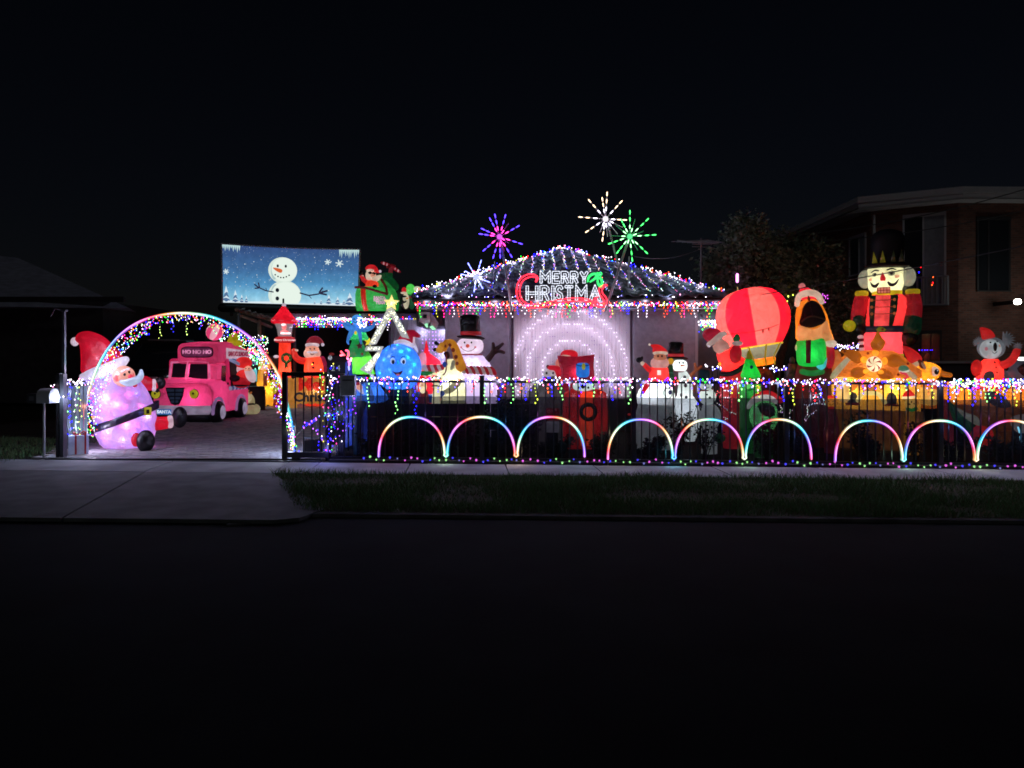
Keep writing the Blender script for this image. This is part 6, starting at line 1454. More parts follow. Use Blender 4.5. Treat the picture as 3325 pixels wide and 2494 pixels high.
# ---------------- house floodlight box under the eave
f = Fig('flood_lamp', 'beige wall lamp housing with a green glint, mounted where the eave meets the weatherboards', 'lamp', 1385, 14.6, py=1072)
f.part('housing', mat('beige_metal', (.62, .56, .54), .5), f.X([(1360, 1016), (1372, 1014), (1395, 1014), (1398, 1046), (1384, 1058), (1362, 1044)], 30, 0), smooth=False); f.part('shade', mat('beige_metal2', (.34, .28, .30), .5), f.X([(1397, 1014), (1404, 1020), (1424, 1050), (1416, 1072), (1398, 1056)], 26, -2), smooth=False)
f.part('lens', BLACK, f.B(1374, 1022, 1386, 1034, -19, -14, 1)); f.part('glass', emis('painted_green_glint', (.35, .9, .5), .8), [f.X([(1378, 1054), (1388, 1050), (1390, 1064), (1384, 1064)], 6, -16), f.X([(1394, 1062), (1404, 1058), (1416, 1070), (1404, 1072)], 6, -16)], smooth=False); f.part('bracket', BLKM, f.B(1384, 1010, 1392, 1016, -4, 40))  # green reflection painted in as two glowing patches
# ---------------- candy striped train with giraffe
f = Fig('top_hat_snowman', 'large snowman inflatable with black top hat and brown stick arm by the grey wall', 'inflatable', 1535, 12.9)
SB = (1538, 1215, 68, 68, 58, 0)
f.part('body', fab('#dcd0f4', .58), LF(f, [(1538, f.py, 50), (1538, 1400, 70), (1538, 1300, 82), (1538, 1240, 74), (1538, 1200, 64), (1536, 1170, 50), (1532, 1154, 36)], .85, 30, gores=9))
HS = (1527, 1124, 43, 28, 32, -2, 2.6); f.part('head', fab('#e6d8f0', .66), f.E(1527, 1124, 43, 28, 32, -2, n=2.6)); f.part('scarf', fab('#a02038', .4), f.E(1530, 1152, 38, 4, 30, -2))
f.part('eye', BLACK, f.dot(HS, 1509, 1113, 2.6, 3.2)); f.part('eye', BLACK, f.dot(HS, 1531, 1113, 2.6, 3.2)); f.part('nose', fab('#e06050', .7), f.E(1519, 1124, 6, 6, 5, -37)); f.part('cheek', fab('#d87080', .6), f.dot(HS, 1498, 1128, 3.2)); f.part('cheek', fab('#d87080', .6), f.dot(HS, 1543, 1128, 3.6))
f.part('smile', fab('#803848', .3), f.line(HS, [(1499, 1130), (1507, 1137), (1520, 1141), (1534, 1137), (1542, 1130)], .9))
f.part('hat', DARKF, LF(f, [(1528, 1086, 33), (1527, 1070, 32), (1526, 1045, 33), (1525, 1028, 32), (1525, 1023, 24), (1525, 1021, 10)], .9)); f.part('hat_band', fab('#c03038', .6), LF(f, [(1529, 1088, 34.5), (1529, 1077, 34)], .92)); f.part('hat_brim', DARKF, f.E(1529, 1096, 46, 8, 36, 0, rot=4))
ar = fab('#4a2c30', .15); f.part('arm', ar, f.T([(1578, 1172, -8), (1590, 1160, -8), (1602, 1142, -8)], [11, 10, 9], 12)); f.part('finger', ar, f.T([(1602, 1142, -8), (1602, 1128, -8), (1601, 1116, -8)], [8, 6, 5])); f.part('finger', ar, f.T([(1602, 1140, -8), (1618, 1128, -8), (1632, 1117, -8)], [8, 6.5, 5])); f.part('finger', ar, f.T([(1604, 1144, -8), (1620, 1140, -8), (1636, 1145, -8)], [8, 6.5, 5]))
spots(f, lambda x, y: -52, [(1520, 1165, (.2, .9, 1)), (1524, 1185, (1, .4, .5)), (1545, 1168, (.3, 1, .8)), (1556, 1180, (1, .3, .3)), (1565, 1195, (1, .5, .9)), (1530, 1198, (.6, .7, 1)), (1578, 1205, (.6, 1, .9)), (1550, 1200, (1, .8, .9))], .07)
f.lamp(1535, 1230, 0, 4, (.9, .8, 1)); f.lamp(1527, 1128, 0, .8)

f = Fig('giraffe_inflatable', 'cream inflatable ark boat with a yellow spotted giraffe leaning out and candy striped roof', 'inflatable', 1455, 11.9)
GY = fab('#d89a2c', .55)
f.part('hull', fab('#e4e2c0', .55), f.P([(1420, 1232), (1421, 1205), (1436, 1192), (1451, 1168), (1478, 1168), (1484, 1190), (1500, 1212), (1508, 1245), (1510, 1300), (1440, 1306), (1430, 1270)], 26, 0)); f.part('grey_band', fab('#a8a690', .3), f.P([(1438, 1268), (1458, 1254), (1475, 1236), (1500, 1230), (1494, 1250), (1470, 1272), (1452, 1278), (1438, 1274)], 4, -25)); f.part('collar_fold', fab('#b4b4a4', .35), f.P([(1468, 1172), (1478, 1172), (1474, 1195), (1462, 1200)], 3, -26))  # grey sweep band across the cream hull
f.part('base', fab('#c0c4a0', .4), LF(f, [(1470, f.py, 48), (1470, 1310, 44), (1468, 1300, 40)], .8))
f.part('neck', GY, f.T([(1440, 1130, -14), (1450, 1116, -14), (1466, 1114, -14), (1478, 1132, -14), (1486, 1158, -14), (1496, 1190, -12)], [13, 12, 12, 13, 15, 18], 16)); f.part('head', fab('#e0aa38', .6), [f.E(1437, 1126, 15, 15, 12, -16, rot=20), f.E(1427, 1138, 13, 9, 10, -18, rot=25)])
for a, b, c, d_ in ((1430, 1122, 1416, 1114), (1422, 1134, 1412, 1136)): f.part('horn', DARKF, f.T([(a, b, -18), (c, d_, -18)], [4, 6], 10, 2))
f.part('ear', BRN, f.E(1446, 1108, 4, 5, 3, -10)); f.part('mane', fab('#3c2028', .2), f.P([(1441, 1146), (1456, 1142), (1460, 1160), (1450, 1164)], 5, -20)); f.part('spot', fab('#8a3420', .4), [f.E(1461, 1121, 5, 6, 3, -26, rot=-30), f.E(1471, 1137, 6, 7, 3, -27), f.E(1480, 1159, 6, 7, 3, -29), f.E(1484, 1180, 5, 6, 3, -30), f.E(1446, 1124, 3, 5, 3, -26)])
f.part('drop', fab('#2c58b0', .5), f.E(1445, 1183, 8, 9, 5, -28)); f.part('strap', fab('#802c28', .35), f.T([(1449, 1150, -28), (1450, 1175, -30), (1448, 1205, -30), (1440, 1216, -28)], 2, 6))
for i in range(6): f.part('roof_stripe', fab('#b02030', .5) if i % 2 else fab('#d8c8cc', .5), f.T([(1372+i*11, 1196, -4), (1380+i*11, 1190, -14), (1386+i*11, 1202, -10)], 8, 10))
for i in range(10): f.part('roof_stripe', fab('#b02030', .5) if i % 2 else fab('#c0b4b8', .45), f.T([(1496+i*11, 1194+abs(i-4)*.5, -2), (1503+i*11, 1203, -12), (1508+i*11, 1208+i*.6, -8)], 6.5, 10))
f.part('ledge', fab('#208840', .5), f.E(1385, 1212, 30, 8, 20, -6)); f.part('blue_hull', fab('#2c5cb0', .4), f.T([(1360, 1280, -20), (1385, 1292, -22), (1410, 1290, -24), (1436, 1276, -22)], [10, 14, 14, 9], 12))
f.lamp(1465, 1240, 0, 3, (1, 1, .85)); f.lamp(1400, 1230, 0, 1.6)
f = Fig('red_tent_inflatable', 'red pointed inflatable circus tent glowing by the weatherboard wall', 'inflatable', 1398, 13.2)
f.part('tent', fab('#ee2440', .62), LF(f, [(1398, f.py, 46), (1398, 1250, 46), (1399, 1196, 38), (1396, 1172, 34), (1390, 1158, 22), (1386, 1148, 10), (1385, 1135, 7), (1384, 1106, 1.5)], .9, 24, gores=7)); f.part('curtain', fab('#e8b0cc', .6), f.P([(1362, 1152), (1382, 1148), (1384, 1194), (1366, 1194)], 8, -26)); f.lamp(1398, 1200, 0, 4, (1, .6, .7))
f = Fig('santa_inflatable', 'tiny Santa head inflatable with long cream beard behind the bars, left of the striped zebra', 'inflatable', 1374, 11.3)
f.part('body', fab('#8a2c30', .35), LF(f, [(1376, f.py, 18), (1376, 1300, 18), (1376, 1270, 12)], .8)); f.part('face', fab('#f4dcb4', .8), f.E(1373, 1256, 13, 18, 10, -4)); f.part('beard', fab('#f8ecc8', .85), f.E(1373, 1264, 10, 14, 8, -8)); f.part('hat', fab('#f02828', .75), f.P([(1362, 1240), (1364, 1226), (1376, 1221), (1386, 1230), (1384, 1242)], 9, -6)); pompom(f, 1379, 1224, 5, -8); f.part('nose', SKIN, f.E(1371, 1250, 3, 4, 3, -16))
f = Fig('zebra_inflatable', 'tiny black and white striped zebra head inflatable behind the front bars', 'inflatable', 1416, 11.2)
ZW = fab('#f4f0cc', .85); f.part('neck', ZW, LF(f, [(1416, f.py, 14), (1416, 1300, 14), (1418, 1262, 11)], .8)); f.part('head', ZW, [f.E(1418, 1236, 15, 16, 11, -4, n=2.5), f.E(1416, 1256, 11, 9, 9, -6)]); f.part('mane', ZW, f.E(1411, 1214, 8, 4, 5, -4)); f.part('stripe', BLACK, [f.T([(1404, y, -13), (1418, y-3+i, -17), (1431, y+2, -12)], 2.2, 6) for i, y in enumerate((1226, 1241, 1253))]); f.part('ear', ZW, [f.E(1400, 1222, 4, 8, 3, -2), f.E(1434, 1224, 4, 8, 3, -2)])

# ---------------- Santa armchair group: dark red cushion, gift, husky, polar bear
f = Fig('armchair_santa', 'dark red inflatable armchair back hiding a Santa in front of the concentric wall lights', 'inflatable', 1866, 12.7)
f.part('chair_back', fab('#a0203c', .36), f.P([(1809, 1154), (1870, 1158), (1931, 1151), (1927, 1185), (1930, 1226), (1928, 1290), (1822, 1290), (1822, 1220), (1816, 1185)], 12, 0, sm=1)); f.part('hat', fab('#e02438', .6), f.E(1848, 1152, 29, 17, 16, 18)); f.part('hat_brim', WHW, f.E(1838, 1158, 20, 7, 12, 10)); f.part('arm', fab('#e09080', .5), f.E(1812, 1182, 9, 16, 10, 16)); f.part('seat', fab('#6c6868', .3), LF(f, [(1800, f.py, 74, 50), (1790, 1300, 74, 50), (1776, 1270, 60, 45), (1776, 1244, 40, 36), (1776, 1236, 26, 24)], .8, 26, 3)); f.lamp(1870, 1210, 0, 1.2, (1, .6, .6))
f = Fig('gift_inflatable', 'small blue inflatable gift with a yellow bulb over the dark red armchair', 'inflatable', 1892, 12.25)
f.part('box', fab('#2c90e8', .68), f.E(1892, 1202, 22, 24, 14, 0, n=4)); f.part('bulb', fab('#c8c040', .7), f.E(1895, 1190, 6, 11, 4, -14)); f.part('ribbon', fab('#184c90', .4), f.T([(1871, 1184, -8), (1884, 1188, -14), (1906, 1187, -14), (1913, 1184, -8)], 1.6, 6)); f.part('stand', fab('#8a1c34', .35), LF(f, [(1892, f.py, 18), (1892, 1226, 16)], .8))
f = Fig('husky_inflatable', 'husky puppy inflatable in a red Santa hat left of the dark red armchair', 'inflatable', 1790, 12.3)
f.part('body', fab('#746c70', .3), LF(f, [(1785, f.py, 40), (1785, 1300, 38), (1790, 1240, 28), (1792, 1215, 22)], .8)); f.part('face', fab('#d8d4dc', .6), [f.E(1783, 1212, 20, 13, 14, -12), f.E(1802, 1214, 10, 11, 10, -12)]); f.part('hat', fab('#e02840', .6), f.P([(1776, 1190), (1790, 1186), (1812, 1188), (1822, 1202), (1820, 1222), (1808, 1222), (1800, 1204), (1782, 1200)], 12, -18)); f.part('eye', BLACK, f.E(1775, 1211, 3.4, 4, 2, -26)); f.part('eye', BLACK, f.E(1796, 1211, 3, 4, 2, -28)); f.part('ear', fab('#6c3038', .3), f.E(1779, 1190, 5, 6, 4, -20))
f = Fig('polar_bear_inflatable', 'polar bear inflatable in a long red coat with a dark green wreath ring', 'inflatable', 1900, 11.2)
f.part('coat', fab('#b02028', .26), LF(f, [(1900, f.py-16, 64), (1900, 1440, 72), (1900, 1380, 73), (1900, 1300, 72), (1900, 1276, 68), (1900, 1264, 50)], .55, 30, 3)); f.part('front_panel', fab('#ff5030', .95), f.X([(1885, 1270), (1925, 1270), (1925, 1442), (1884, 1442)], 4, -41)); PB = (1894, 1252, 34, 20, 24, -16, 2.4); f.part('head', fab('#d0e8e4', .78), f.E(1894, 1252, 34, 20, 24, -16, n=2.4)); f.part('nose', BLACK, f.E(1893, 1253, 7, 7, 5, -42)); f.part('eye', BLACK, f.dot(PB, 1879, 1257, 3.6, 4.2)); f.part('eye', BLACK, f.dot(PB, 1910, 1257, 3.6, 4.2))
f.part('wreath', fab('#1c2a20', .1), lambda bm: b_tube(bm, [f.L(1910+23*math.cos(R(a)), 1334+24*math.sin(R(a)), -46) for a in range(0, 361, 15)], 6.5*f.k, 10)); f.part('bow', DARKF, f.X([(1893, 1308), (1908, 1314), (1926, 1308), (1924, 1318), (1896, 1318)], 3, -50)); f.part('snowflake', fab('#d89098', .5), [f.T([(cx-9*math.cos(a), cy-9*math.sin(a), -38), (cx+9*math.cos(a), cy+9*math.sin(a), -38)], 1, 5, 1) for cx, cy in ((1863, 1283), (1953, 1284)) for a in (0, 1.05, 2.1)])
f.part('base_plate', mat('base_vinyl', (.3, .3, .34), .6), f.B(1925, 1446, 1978, 1462, -30, 0, 2)); f.lamp(1905, 1360, 0, 2.6, (1, .6, .5))
f = Fig('gift_bag', 'small white and red bag on the ground left of the polar bear', 'bag', 1792, 11.0)
f.part('bag', fab('#9c9aa4', .3), f.B(1771, 1368, 1816, 1404, -10, 12, 5)); f.part('lid', fab('#a02838', .3), f.B(1771, 1326, 1817, 1366, -8, 12, 6)); f.part('foot', BLKM, f.B(1775, 1404, 1812, f.py, -6, 8, 1))

# ---------------- small Santa + tall snowman pair
f = Fig('santa_inflatable', 'small waving Santa inflatable on a big white snow mound beside the slim snowman', 'inflatable', 2135, 11.9)
f.part('snow_mound', fab('#e0ece8', .46), [f.E(2131, 1296, 64, 62, 50, 6, gores=9), ]); f.part('mound_base', fab('#c8d0d0', .30), LF(f, [(2132, f.py, 74), (2132, 1410, 78), (2130, 1360, 70), (2128, 1310, 56)], .7)); f.part('print_ring', fab('#a8b8b4', .4), lambda bm: b_tube(bm, [f.L(2168+14*math.cos(R(a)), 1275+17*math.sin(R(a)), -36) for a in range(0, 361, 20)], 1.8*f.k, 6)); f.part('coal', fab('#303878', .2), [f.E(2175, 1272, 6, 7, 3, -38), f.E(2174, 1258, 3, 4, 3, -34)])
f.part('sack', fab('#e01830', .5), f.P([(2092, 1248), (2104, 1236), (2110, 1250), (2092, 1282), (2086, 1268)], 8, -24)); f.part('body', fab('#ee3c38', .62), LF(f, [(2140, 1240, 36), (2140, 1215, 32), (2141, 1196, 28), (2141, 1180, 16)], .8)); f.part('arm', fab('#e83434', .6), f.T([(2120, 1206, 0), (2106, 1198, -4), (2094, 1186, -6)], [11, 9, 8], 12)); f.part('cuff', WHW, f.E(2087, 1181, 7, 9, 8, -6, rot=-45)); f.part('mitten', DARKF, [f.E(2076, 1169, 11, 9, 8, -6), f.E(2085, 1163, 4, 6, 4, -6)])
f.part('beard', fab('#ecd2cc', .52), f.E(2142, 1179, 30, 22, 22, -6)); FB = (2143, 1160, 21, 14, 17, -14); f.part('face', fab('#d89878', .5), f.E(*FB[:6])); santa_face(f, FB, es=1.2, nose=fab('#e08c70', .6)); f.part('hat_brim', WHW, f.E(2144, 1147, 25, 7, 19, -6, n=2.6)); f.part('hat', RED, f.P([(2112, 1120), (2134, 1118), (2152, 1126), (2166, 1143), (2122, 1145), (2119, 1130)], 15, -4)); pompom(f, 2109, 1119, 4, -4, WHW); f.part('buckle', fab('#fff8f0', .9), f.B(2134, 1202, 2146, 1217, -32, -28, 1))
f.lamp(2120, 1280, -10, 5, (.95, 1, 1)); f.lamp(2142, 1212, 2, 1)
f = Fig('snowman_inflatable', 'slim snowman inflatable in tall black hat with orange stick arm next to the small Santa', 'inflatable', 2215, 12.1)
SW = fab('#e4f2ee', .68)
f.part('body', SW, LF(f, [(2226, f.py-20, 30), (2226, 1400, 44), (2226, 1350, 50), (2225, 1310, 44), (2224, 1284, 26), (2225, 1262, 25), (2226, 1240, 22), (2222, 1222, 20), (2216, 1206, 14)], .8, gores=8)); HN = (2208, 1188, 24, 20, 18, -6, 2.4); f.part('head', fab('#eafaf6', .8), f.E(2208, 1188, 24, 20, 18, -6, n=2.4)); f.part('hat', DARKF, LF(f, [(2194, 1162, 26), (2194, 1130, 25), (2195, 1114, 24), (2195, 1110, 16)], .85)); f.part('hat_band', fab('#e04048', .65), LF(f, [(2195, 1158, 27), (2194, 1149, 26.4)], .88)); f.part('hat_brim', DARKF, f.E(2200, 1163, 35, 6, 26, -4, rot=3))
f.part('eye', BLACK, f.dot(HN, 2206, 1178, 2.6, 4)); f.part('eye', BLACK, f.dot(HN, 2218, 1178, 2.4, 4)); f.part('carrot_nose', fab('#c86838', .6), f.T([(2213, 1187, -26), (2223, 1187, -27)], [3.4, 1], 8, 2)); f.part('coal_smile', BLACK, [f.dot(HN, 2197+i*6, 1195+3*math.sin(math.pi*i/4), 1.2, 1.2) for i in range(5)]); f.part('button', fab('#2c2440', .1), [f.E(2223, 1224, 5, 5, 3, -18), f.E(2226, 1251, 5.5, 6, 3, -21), f.E(2228, 1288, 5, 5, 3, -26), f.E(2212, 1282, 4, 7, 3, -26)])
f.part('arm', fab('#b06038', .5), [f.T([(2240, 1222, 0), (2252, 1210, 0), (2262, 1200, 0)], [5, 5, 5], 8), f.T([(2262, 1200, 0), (2276, 1190, 0)], [5, 4], 8, 2), f.T([(2260, 1200, 0), (2256, 1182, 0)], [5, 4], 8, 2)]); f.part('arm', fab('#8a4838', .35), f.T([(2246, 1245, 6), (2254, 1262, 6), (2246, 1275, 6)], 4.5, 8)); f.part('scarf', fab('#803848', .4), f.E(2206, 1206, 18, 3.5, 14, -6)); f.lamp(2226, 1330, 0, 3.5, (.95, 1, 1)); f.lamp(2208, 1190, 0, .8, (.95, 1, 1))
f = Fig('elf_inflatable', 'small dark green elf tree inflatable with a yellow bell between Santa and snowman', 'inflatable', 2176, 11.95)
f.part('body', fab('#1c5c3c', .35), LF(f, [(2172, 1300, 20), (2172, 1232, 18), (2174, 1210, 13), (2177, 1186, 8)], .8)); f.part('stripe', fab('#5c9c80', .4), [f.T([(2160, 1228, -12), (2173, 1225, -16), (2186, 1227, -11)], 1.6, 6), f.T([(2163, 1212, -8), (2174, 1210, -12), (2184, 1211, -8)], 1.5, 6)]); f.part('bell', fab('#d8b030', .7), f.E(2178, 1173, 10, 10, 7, -8)); f.part('base', fab('#1c5c3c', .3), LF(f, [(2172, f.py, 20), (2172, 1298, 20)], .8))
f = Fig('small_snowman', 'small white snowman figure in a dark teal hat, beside the slim snowman', 'figure', 2298, 11.3)
f.part('body', fab('#dce4e2', .42), [f.E(2303, 1352, 38, 44, 30, 0)]); f.part('torso', fab('#eafaf2', .8), f.E(2297, 1288, 28, 28, 22, -4)); f.part('head', fab('#d8e4e0', .6), f.E(2292, 1251, 21, 17, 17, -4)); f.part('hat', fab('#14404c', .15), LF(f, [(2287, 1236, 18), (2287, 1208, 17), (2287, 1201, 14)], .8)); f.part('hat_brim', fab('#14404c', .12), f.E(2286, 1234, 24, 3.5, 18, -2)); f.part('coal', BLACK, [f.E(2305, 1290, 4, 4, 2, -26), f.E(2284, 1246, 2, 3, 2, -20), f.E(2300, 1246, 2, 3, 2, -20), f.E(2296, 1280, 3, 3, 2, -26)]); f.part('hand', fab('#e89848', .5), f.T([(2270, 1275, -10), (2266, 1262, -10)], 3, 6)); f.part('scarf', fab('#802030', .3), f.E(2292, 1268, 18, 4, 15, -6)); f.part('foot', fab('#dce4e2', .3), LF(f, [(2303, f.py, 26), (2303, 1390, 26)], .8)); f.part('smile', BLACK, f.T([(2282, 1256, -19), (2292, 1260, -20), (2302, 1256, -19)], 1, 5))

# ---------------- rope-lit wire figures
def wirefig(name, label, lines, d, cols, n_=14, r=.012):
    pts, cs = [], []
    for l, c in zip(lines, cols):
        q = resamp([W(a, b, d) for a, b in l], .03)
        for p in q: pts.append(p+Vector((random.uniform(-.006, .006), random.uniform(-.02, .02), random.uniform(-.006, .006)))); cs.append(tuple(v*random.uniform(.5, 1) for v in c))
    return string(name, label, 'wire light figure', pts, [[W(a, b, d) for a, b in l] for l in lines], r=r, cols=cs, cm=CABW, wr=.005)
w_, r_ = (4.8, 4.8, 5), (5, .7, .8)
wirefig('wire_sleigh_light', 'red and white rope lit sleigh figure behind the bars next to the small snowman', [[(2322, 1290), (2330, 1272), (2340, 1275), (2338, 1300), (2350, 1312)], [(2345, 1268), (2362, 1266), (2372, 1272), (2366, 1292), (2345, 1290), (2340, 1278)], [(2350, 1300), (2368, 1302), (2385, 1292), (2395, 1296)], [(2373, 1288), (2376, 1310), (2378, 1338)], [(2330, 1310), (2350, 1322), (2368, 1336), (2388, 1344)], [(2344, 1356), (2362, 1358), (2350, 1366), (2358, 1372)]], 11.6, [r_, w_, r_, r_, w_, w_])
wirefig('wire_reindeer_light', 'white rope lit reindeer figure with pink scarf left of the gingerbread house', [[(2655, 1265), (2668, 1264), (2664, 1276), (2648, 1284), (2642, 1292)], [(2664, 1278), (2672, 1295), (2680, 1316)], [(2657, 1290), (2662, 1306)], [(2612, 1313), (2624, 1318), (2650, 1308), (2672, 1312)], [(2622, 1320), (2624, 1342), (2612, 1362), (2618, 1366), (2630, 1350), (2650, 1334)], [(2625, 1245), (2634, 1256), (2628, 1272), (2640, 1280)], [(2640, 1244), (2648, 1260), (2636, 1276)], [(2652, 1300), (2656, 1318)]], 11.4, [w_, w_, w_, w_, w_, (5, .9, 2), r_, r_])
wirefig('wire_fawn_light', 'tiny white rope lit fawn figure behind the thick fence post', [[(2530, 1310), (2538, 1328), (2530, 1338), (2546, 1340)], [(2560, 1330), (2572, 1332), (2562, 1342), (2563, 1356)]], 11.4, [w_, w_])

# ---------------- hot air balloon
f = Fig('balloon_inflatable', 'big red and pink striped hot air balloon inflatable tilting over its orange basket', 'inflatable', 2455, 12.6)
BX_, BY_, BR, BH = 2443, 1030, 118, 96
tlt = R(-9); c3 = f.L(BX_, BY_, 0)
prof = [(3, 96), (40, 92), (78, 78), (104, 50), (117, 15), (117, -20), (106, -52), (90, -78), (78, -94)]
M_ = Matrix.Rotation(-tlt, 3, 'Y'); M_ = Matrix.Rotation(tlt, 3, 'Y')
prof_s = smoothline([(a, b) for a, b in prof], 3)
for i in range(8):
    bm = bmesh.new(); rr = []
    for r_0, z in prof_s:
        rr.append([c3+M_@Vector((r_0*f.k*(1-.035*(1-math.sin(math.pi*q/6)))*math.cos(a), r_0*f.k*(1-.035*(1-math.sin(math.pi*q/6)))*math.sin(a), z*f.k)) for q, a in [(q, 2*math.pi*(i+q/6)/8) for q in range(7)]])
    ring_loft(bm, rr, close=False, caps=False); mo('gore', bm, fab('#ec1c38', .42) if i % 2 else fab('#ec6c66', .44), f.root)
def blath(name, m, pr, seg=30, caps=True):
    bm = bmesh.new(); ring_loft(bm, [[c3+M_@Vector((r_0*f.k*math.cos(2*math.pi*q/seg), r_0*f.k*.9*math.sin(2*math.pi*q/seg), z*f.k)) for q in range(seg)] for r_0, z in pr], caps=caps); return mo(name, bm, m, f.root)
blath('trim_ring', fab('#c8c838', .6), [(78, -92), (81, -96), (77, -99)], caps=False); blath('skirt', fab('#6c8c78', .28), [(76, -97), (62, -118), (50, -136)], caps=False)
blath('basket', fab('#f89020', .8), [(47, -134), (50, -142), (46, -156), (36, -160)])
for a in (-70, -110, -30, -150): f.part('strap', fab('#b8a830', .5), lambda bm: b_tube(bm, [c3+M_@Vector((r_0*f.k*math.cos(R(a)), r_0*f.k*math.sin(R(a)), z*f.k)) for r_0, z in ((80, -96), (64, -118), (51, -136), (50, -160))], 2.4*f.k, 6))
f.part('rope_seam', fab('#a81c28', .3), [f.T([(2338, 1088, -60), (2390, 1086, -104), (2450, 1080, -116), (2500, 1068, -104), (2532, 1054, -70)], 1.1, 6)]); f.part('light_print', fab('#a03028', .3), [f.E(2476, 1080, 2.6, 6, 2, -113), f.E(2494, 1073, 2.6, 6, 2, -108)]); f.part('base', fab('#702028', .14), LF(f, [(2470, f.py, 46), (2470, 1230, 44), (2468, 1196, 30)], .8)); f.part('tip', fab('#d8c890', .5), f.T([(2396, 944, 0), (2394, 930, 0)], [3, 1], 6, 2))
f.lamp(2430, 1075, -30, 12, (1, .6, .55)); f.lamp(2420, 1010, -60, 5, (1, .6, .55)); f.lamp(2490, 1010, -20, 4, (1, .6, .55)); f.lamp(2455, 1180, 0, 1.4, (1, .8, .5))
f = Fig('climbing_santa', 'Santa inflatable leaning back against the hot air balloon, seen from behind with green mitten', 'inflatable', 2380, 12.0)
f.part('body', fab('#f03030', .62), f.P([(2328, 1142), (2352, 1140), (2380, 1122), (2394, 1130), (2404, 1155), (2424, 1170), (2417, 1200), (2352, 1210), (2342, 1195), (2330, 1168)], 38, 0)); f.part('trousers', fab('#d83840', .5), LF(f, [(2378, f.py, 30), (2376, 1270, 38), (2374, 1225, 38), (2376, 1205, 34)], .8)); f.part('hood_hair', fab('#d8b4a8', .5), f.P([(2314, 1125), (2347, 1101), (2372, 1128), (2354, 1140), (2332, 1150)], 14, -28, sm=2)); f.part('hat', fab('#b82440', .5), f.P([(2280, 1086), (2290, 1070), (2310, 1064), (2330, 1068), (2343, 1084), (2326, 1102), (2304, 1110), (2290, 1104)], 22, -10)); f.part('hat_brim', fab('#d0c4bc', .45), f.T([(2302, 1118, -14), (2322, 1104, -26), (2340, 1090, -26), (2352, 1084, -14)], [8, 10, 10, 8], 12)); pompom(f, 2302, 1122, 6, -16)
f.part('arm', fab('#c41c34', .42), f.E(2388, 1150, 20, 30, 15, -34, rot=8)); f.part('cuff', fab('#c8b8b4', .45), f.E(2394, 1116, 18, 8, 14, -34)); f.part('mitten', fab('#146c38', .4), [f.E(2393, 1100, 10, 14, 9, -34), f.E(2384, 1102, 4, 7, 5, -36)]); f.part('belt', fab('#202838', .1), f.T([(2342, 1214, -28), (2372, 1213, -38), (2400, 1200, -34), (2424, 1178, -16)], 8, 12)); f.part('bag_light', fab('#f8c040', .8), f.E(2337, 1182, 5, 6, 4, -32)); f.lamp(2368, 1170, 0, 4.5, (1, .6, .5))
f = Fig('tree_inflatable', 'green inflatable Christmas tree with olive tip and smiling front under the balloon', 'inflatable', 2436, 11.5)
GT = fab('#18a838', .6)
f.part('cone', GT, LF(f, [(2438, 1226, 32), (2438, 1219, 34), (2437, 1205, 28), (2434, 1180, 18), (2431, 1165, 11)], .8, 28, gores=7)); f.part('tip', fab('#8c8420', .5), LF(f, [(2432, 1168, 12), (2431, 1150, 7), (2431, 1138, 1)], .8)); f.part('body', fab('#228a38', .30), LF(f, [(2440, f.py, 40), (2440, 1380, 40), (2438, 1300, 38), (2436, 1250, 35), (2437, 1228, 30)], .8, gores=7)); f.part('bauble', fab('#104070', .3), f.E(2440, 1192, 5, 6, 4, -22)); f.part('smile', fab('#108030', .4), f.T([(2418, 1258, -28), (2432, 1266, -32), (2450, 1262, -31)], 2, 6)); f.part('lit_panel', fab('#80f080', .8), f.E(2430, 1250, 15, 20, 4, -25)); f.part('star_print', fab('#e8d848', .9), f.P(star(2462, 1256, 9, 4), 2, -30, sm=1)); f.lamp(2438, 1260, 0, 1.2, (.8, 1, .7)); f.lamp(2437, 1212, 0, .8, (.8, 1, .7))
f = Fig('grey_cloth_figure', 'hooded dark grey inflatable figure in shadow between balloon and green gift', 'inflatable', 2572, 12.9)
f.part('body', fab('#282834', .12), LF(f, [(2574, f.py, 30), (2574, 1225, 26), (2574, 1200, 20), (2572, 1180, 13)], .8)); f.part('hood', fab('#20202c', .12), f.E(2572, 1172, 10, 14, 9, 0))
# ---------------- open mouthed orange puppy with gift
f = Fig('puppy_inflatable', 'tall orange inflatable puppy with gaping dark mouth holding a green gift', 'inflatable', 2640, 12.4)
f.part('head', fab('#e8952c', .55), f.P([(2584, 1008), (2598, 980), (2630, 968), (2662, 982), (2684, 1020), (2696, 1070), (2700, 1110), (2594, 1112), (2583, 1060)], 46, 0)); f.part('mouth', mat('mouth_mesh', (.03, .022, .025), .9, noise_amt=.3, nscale=6), f.P([(2627, 980), (2610, 996), (2602, 1025), (2596, 1053), (2618, 1066), (2642, 1067), (2666, 1058), (2681, 1040), (2672, 1012), (2660, 990), (2644, 980)], 8, -41)); f.part('tongue', fab('#483028', .15), f.T([(2604, 1046, -48), (2620, 1034, -52), (2640, 1030, -54), (2662, 1034, -52), (2678, 1040, -46)], 3, 8)); f.part('tooth_seam', BLACK, f.T([(2628, 982, -50), (2634, 1008, -52), (2640, 1034, -54)], 1, 5))
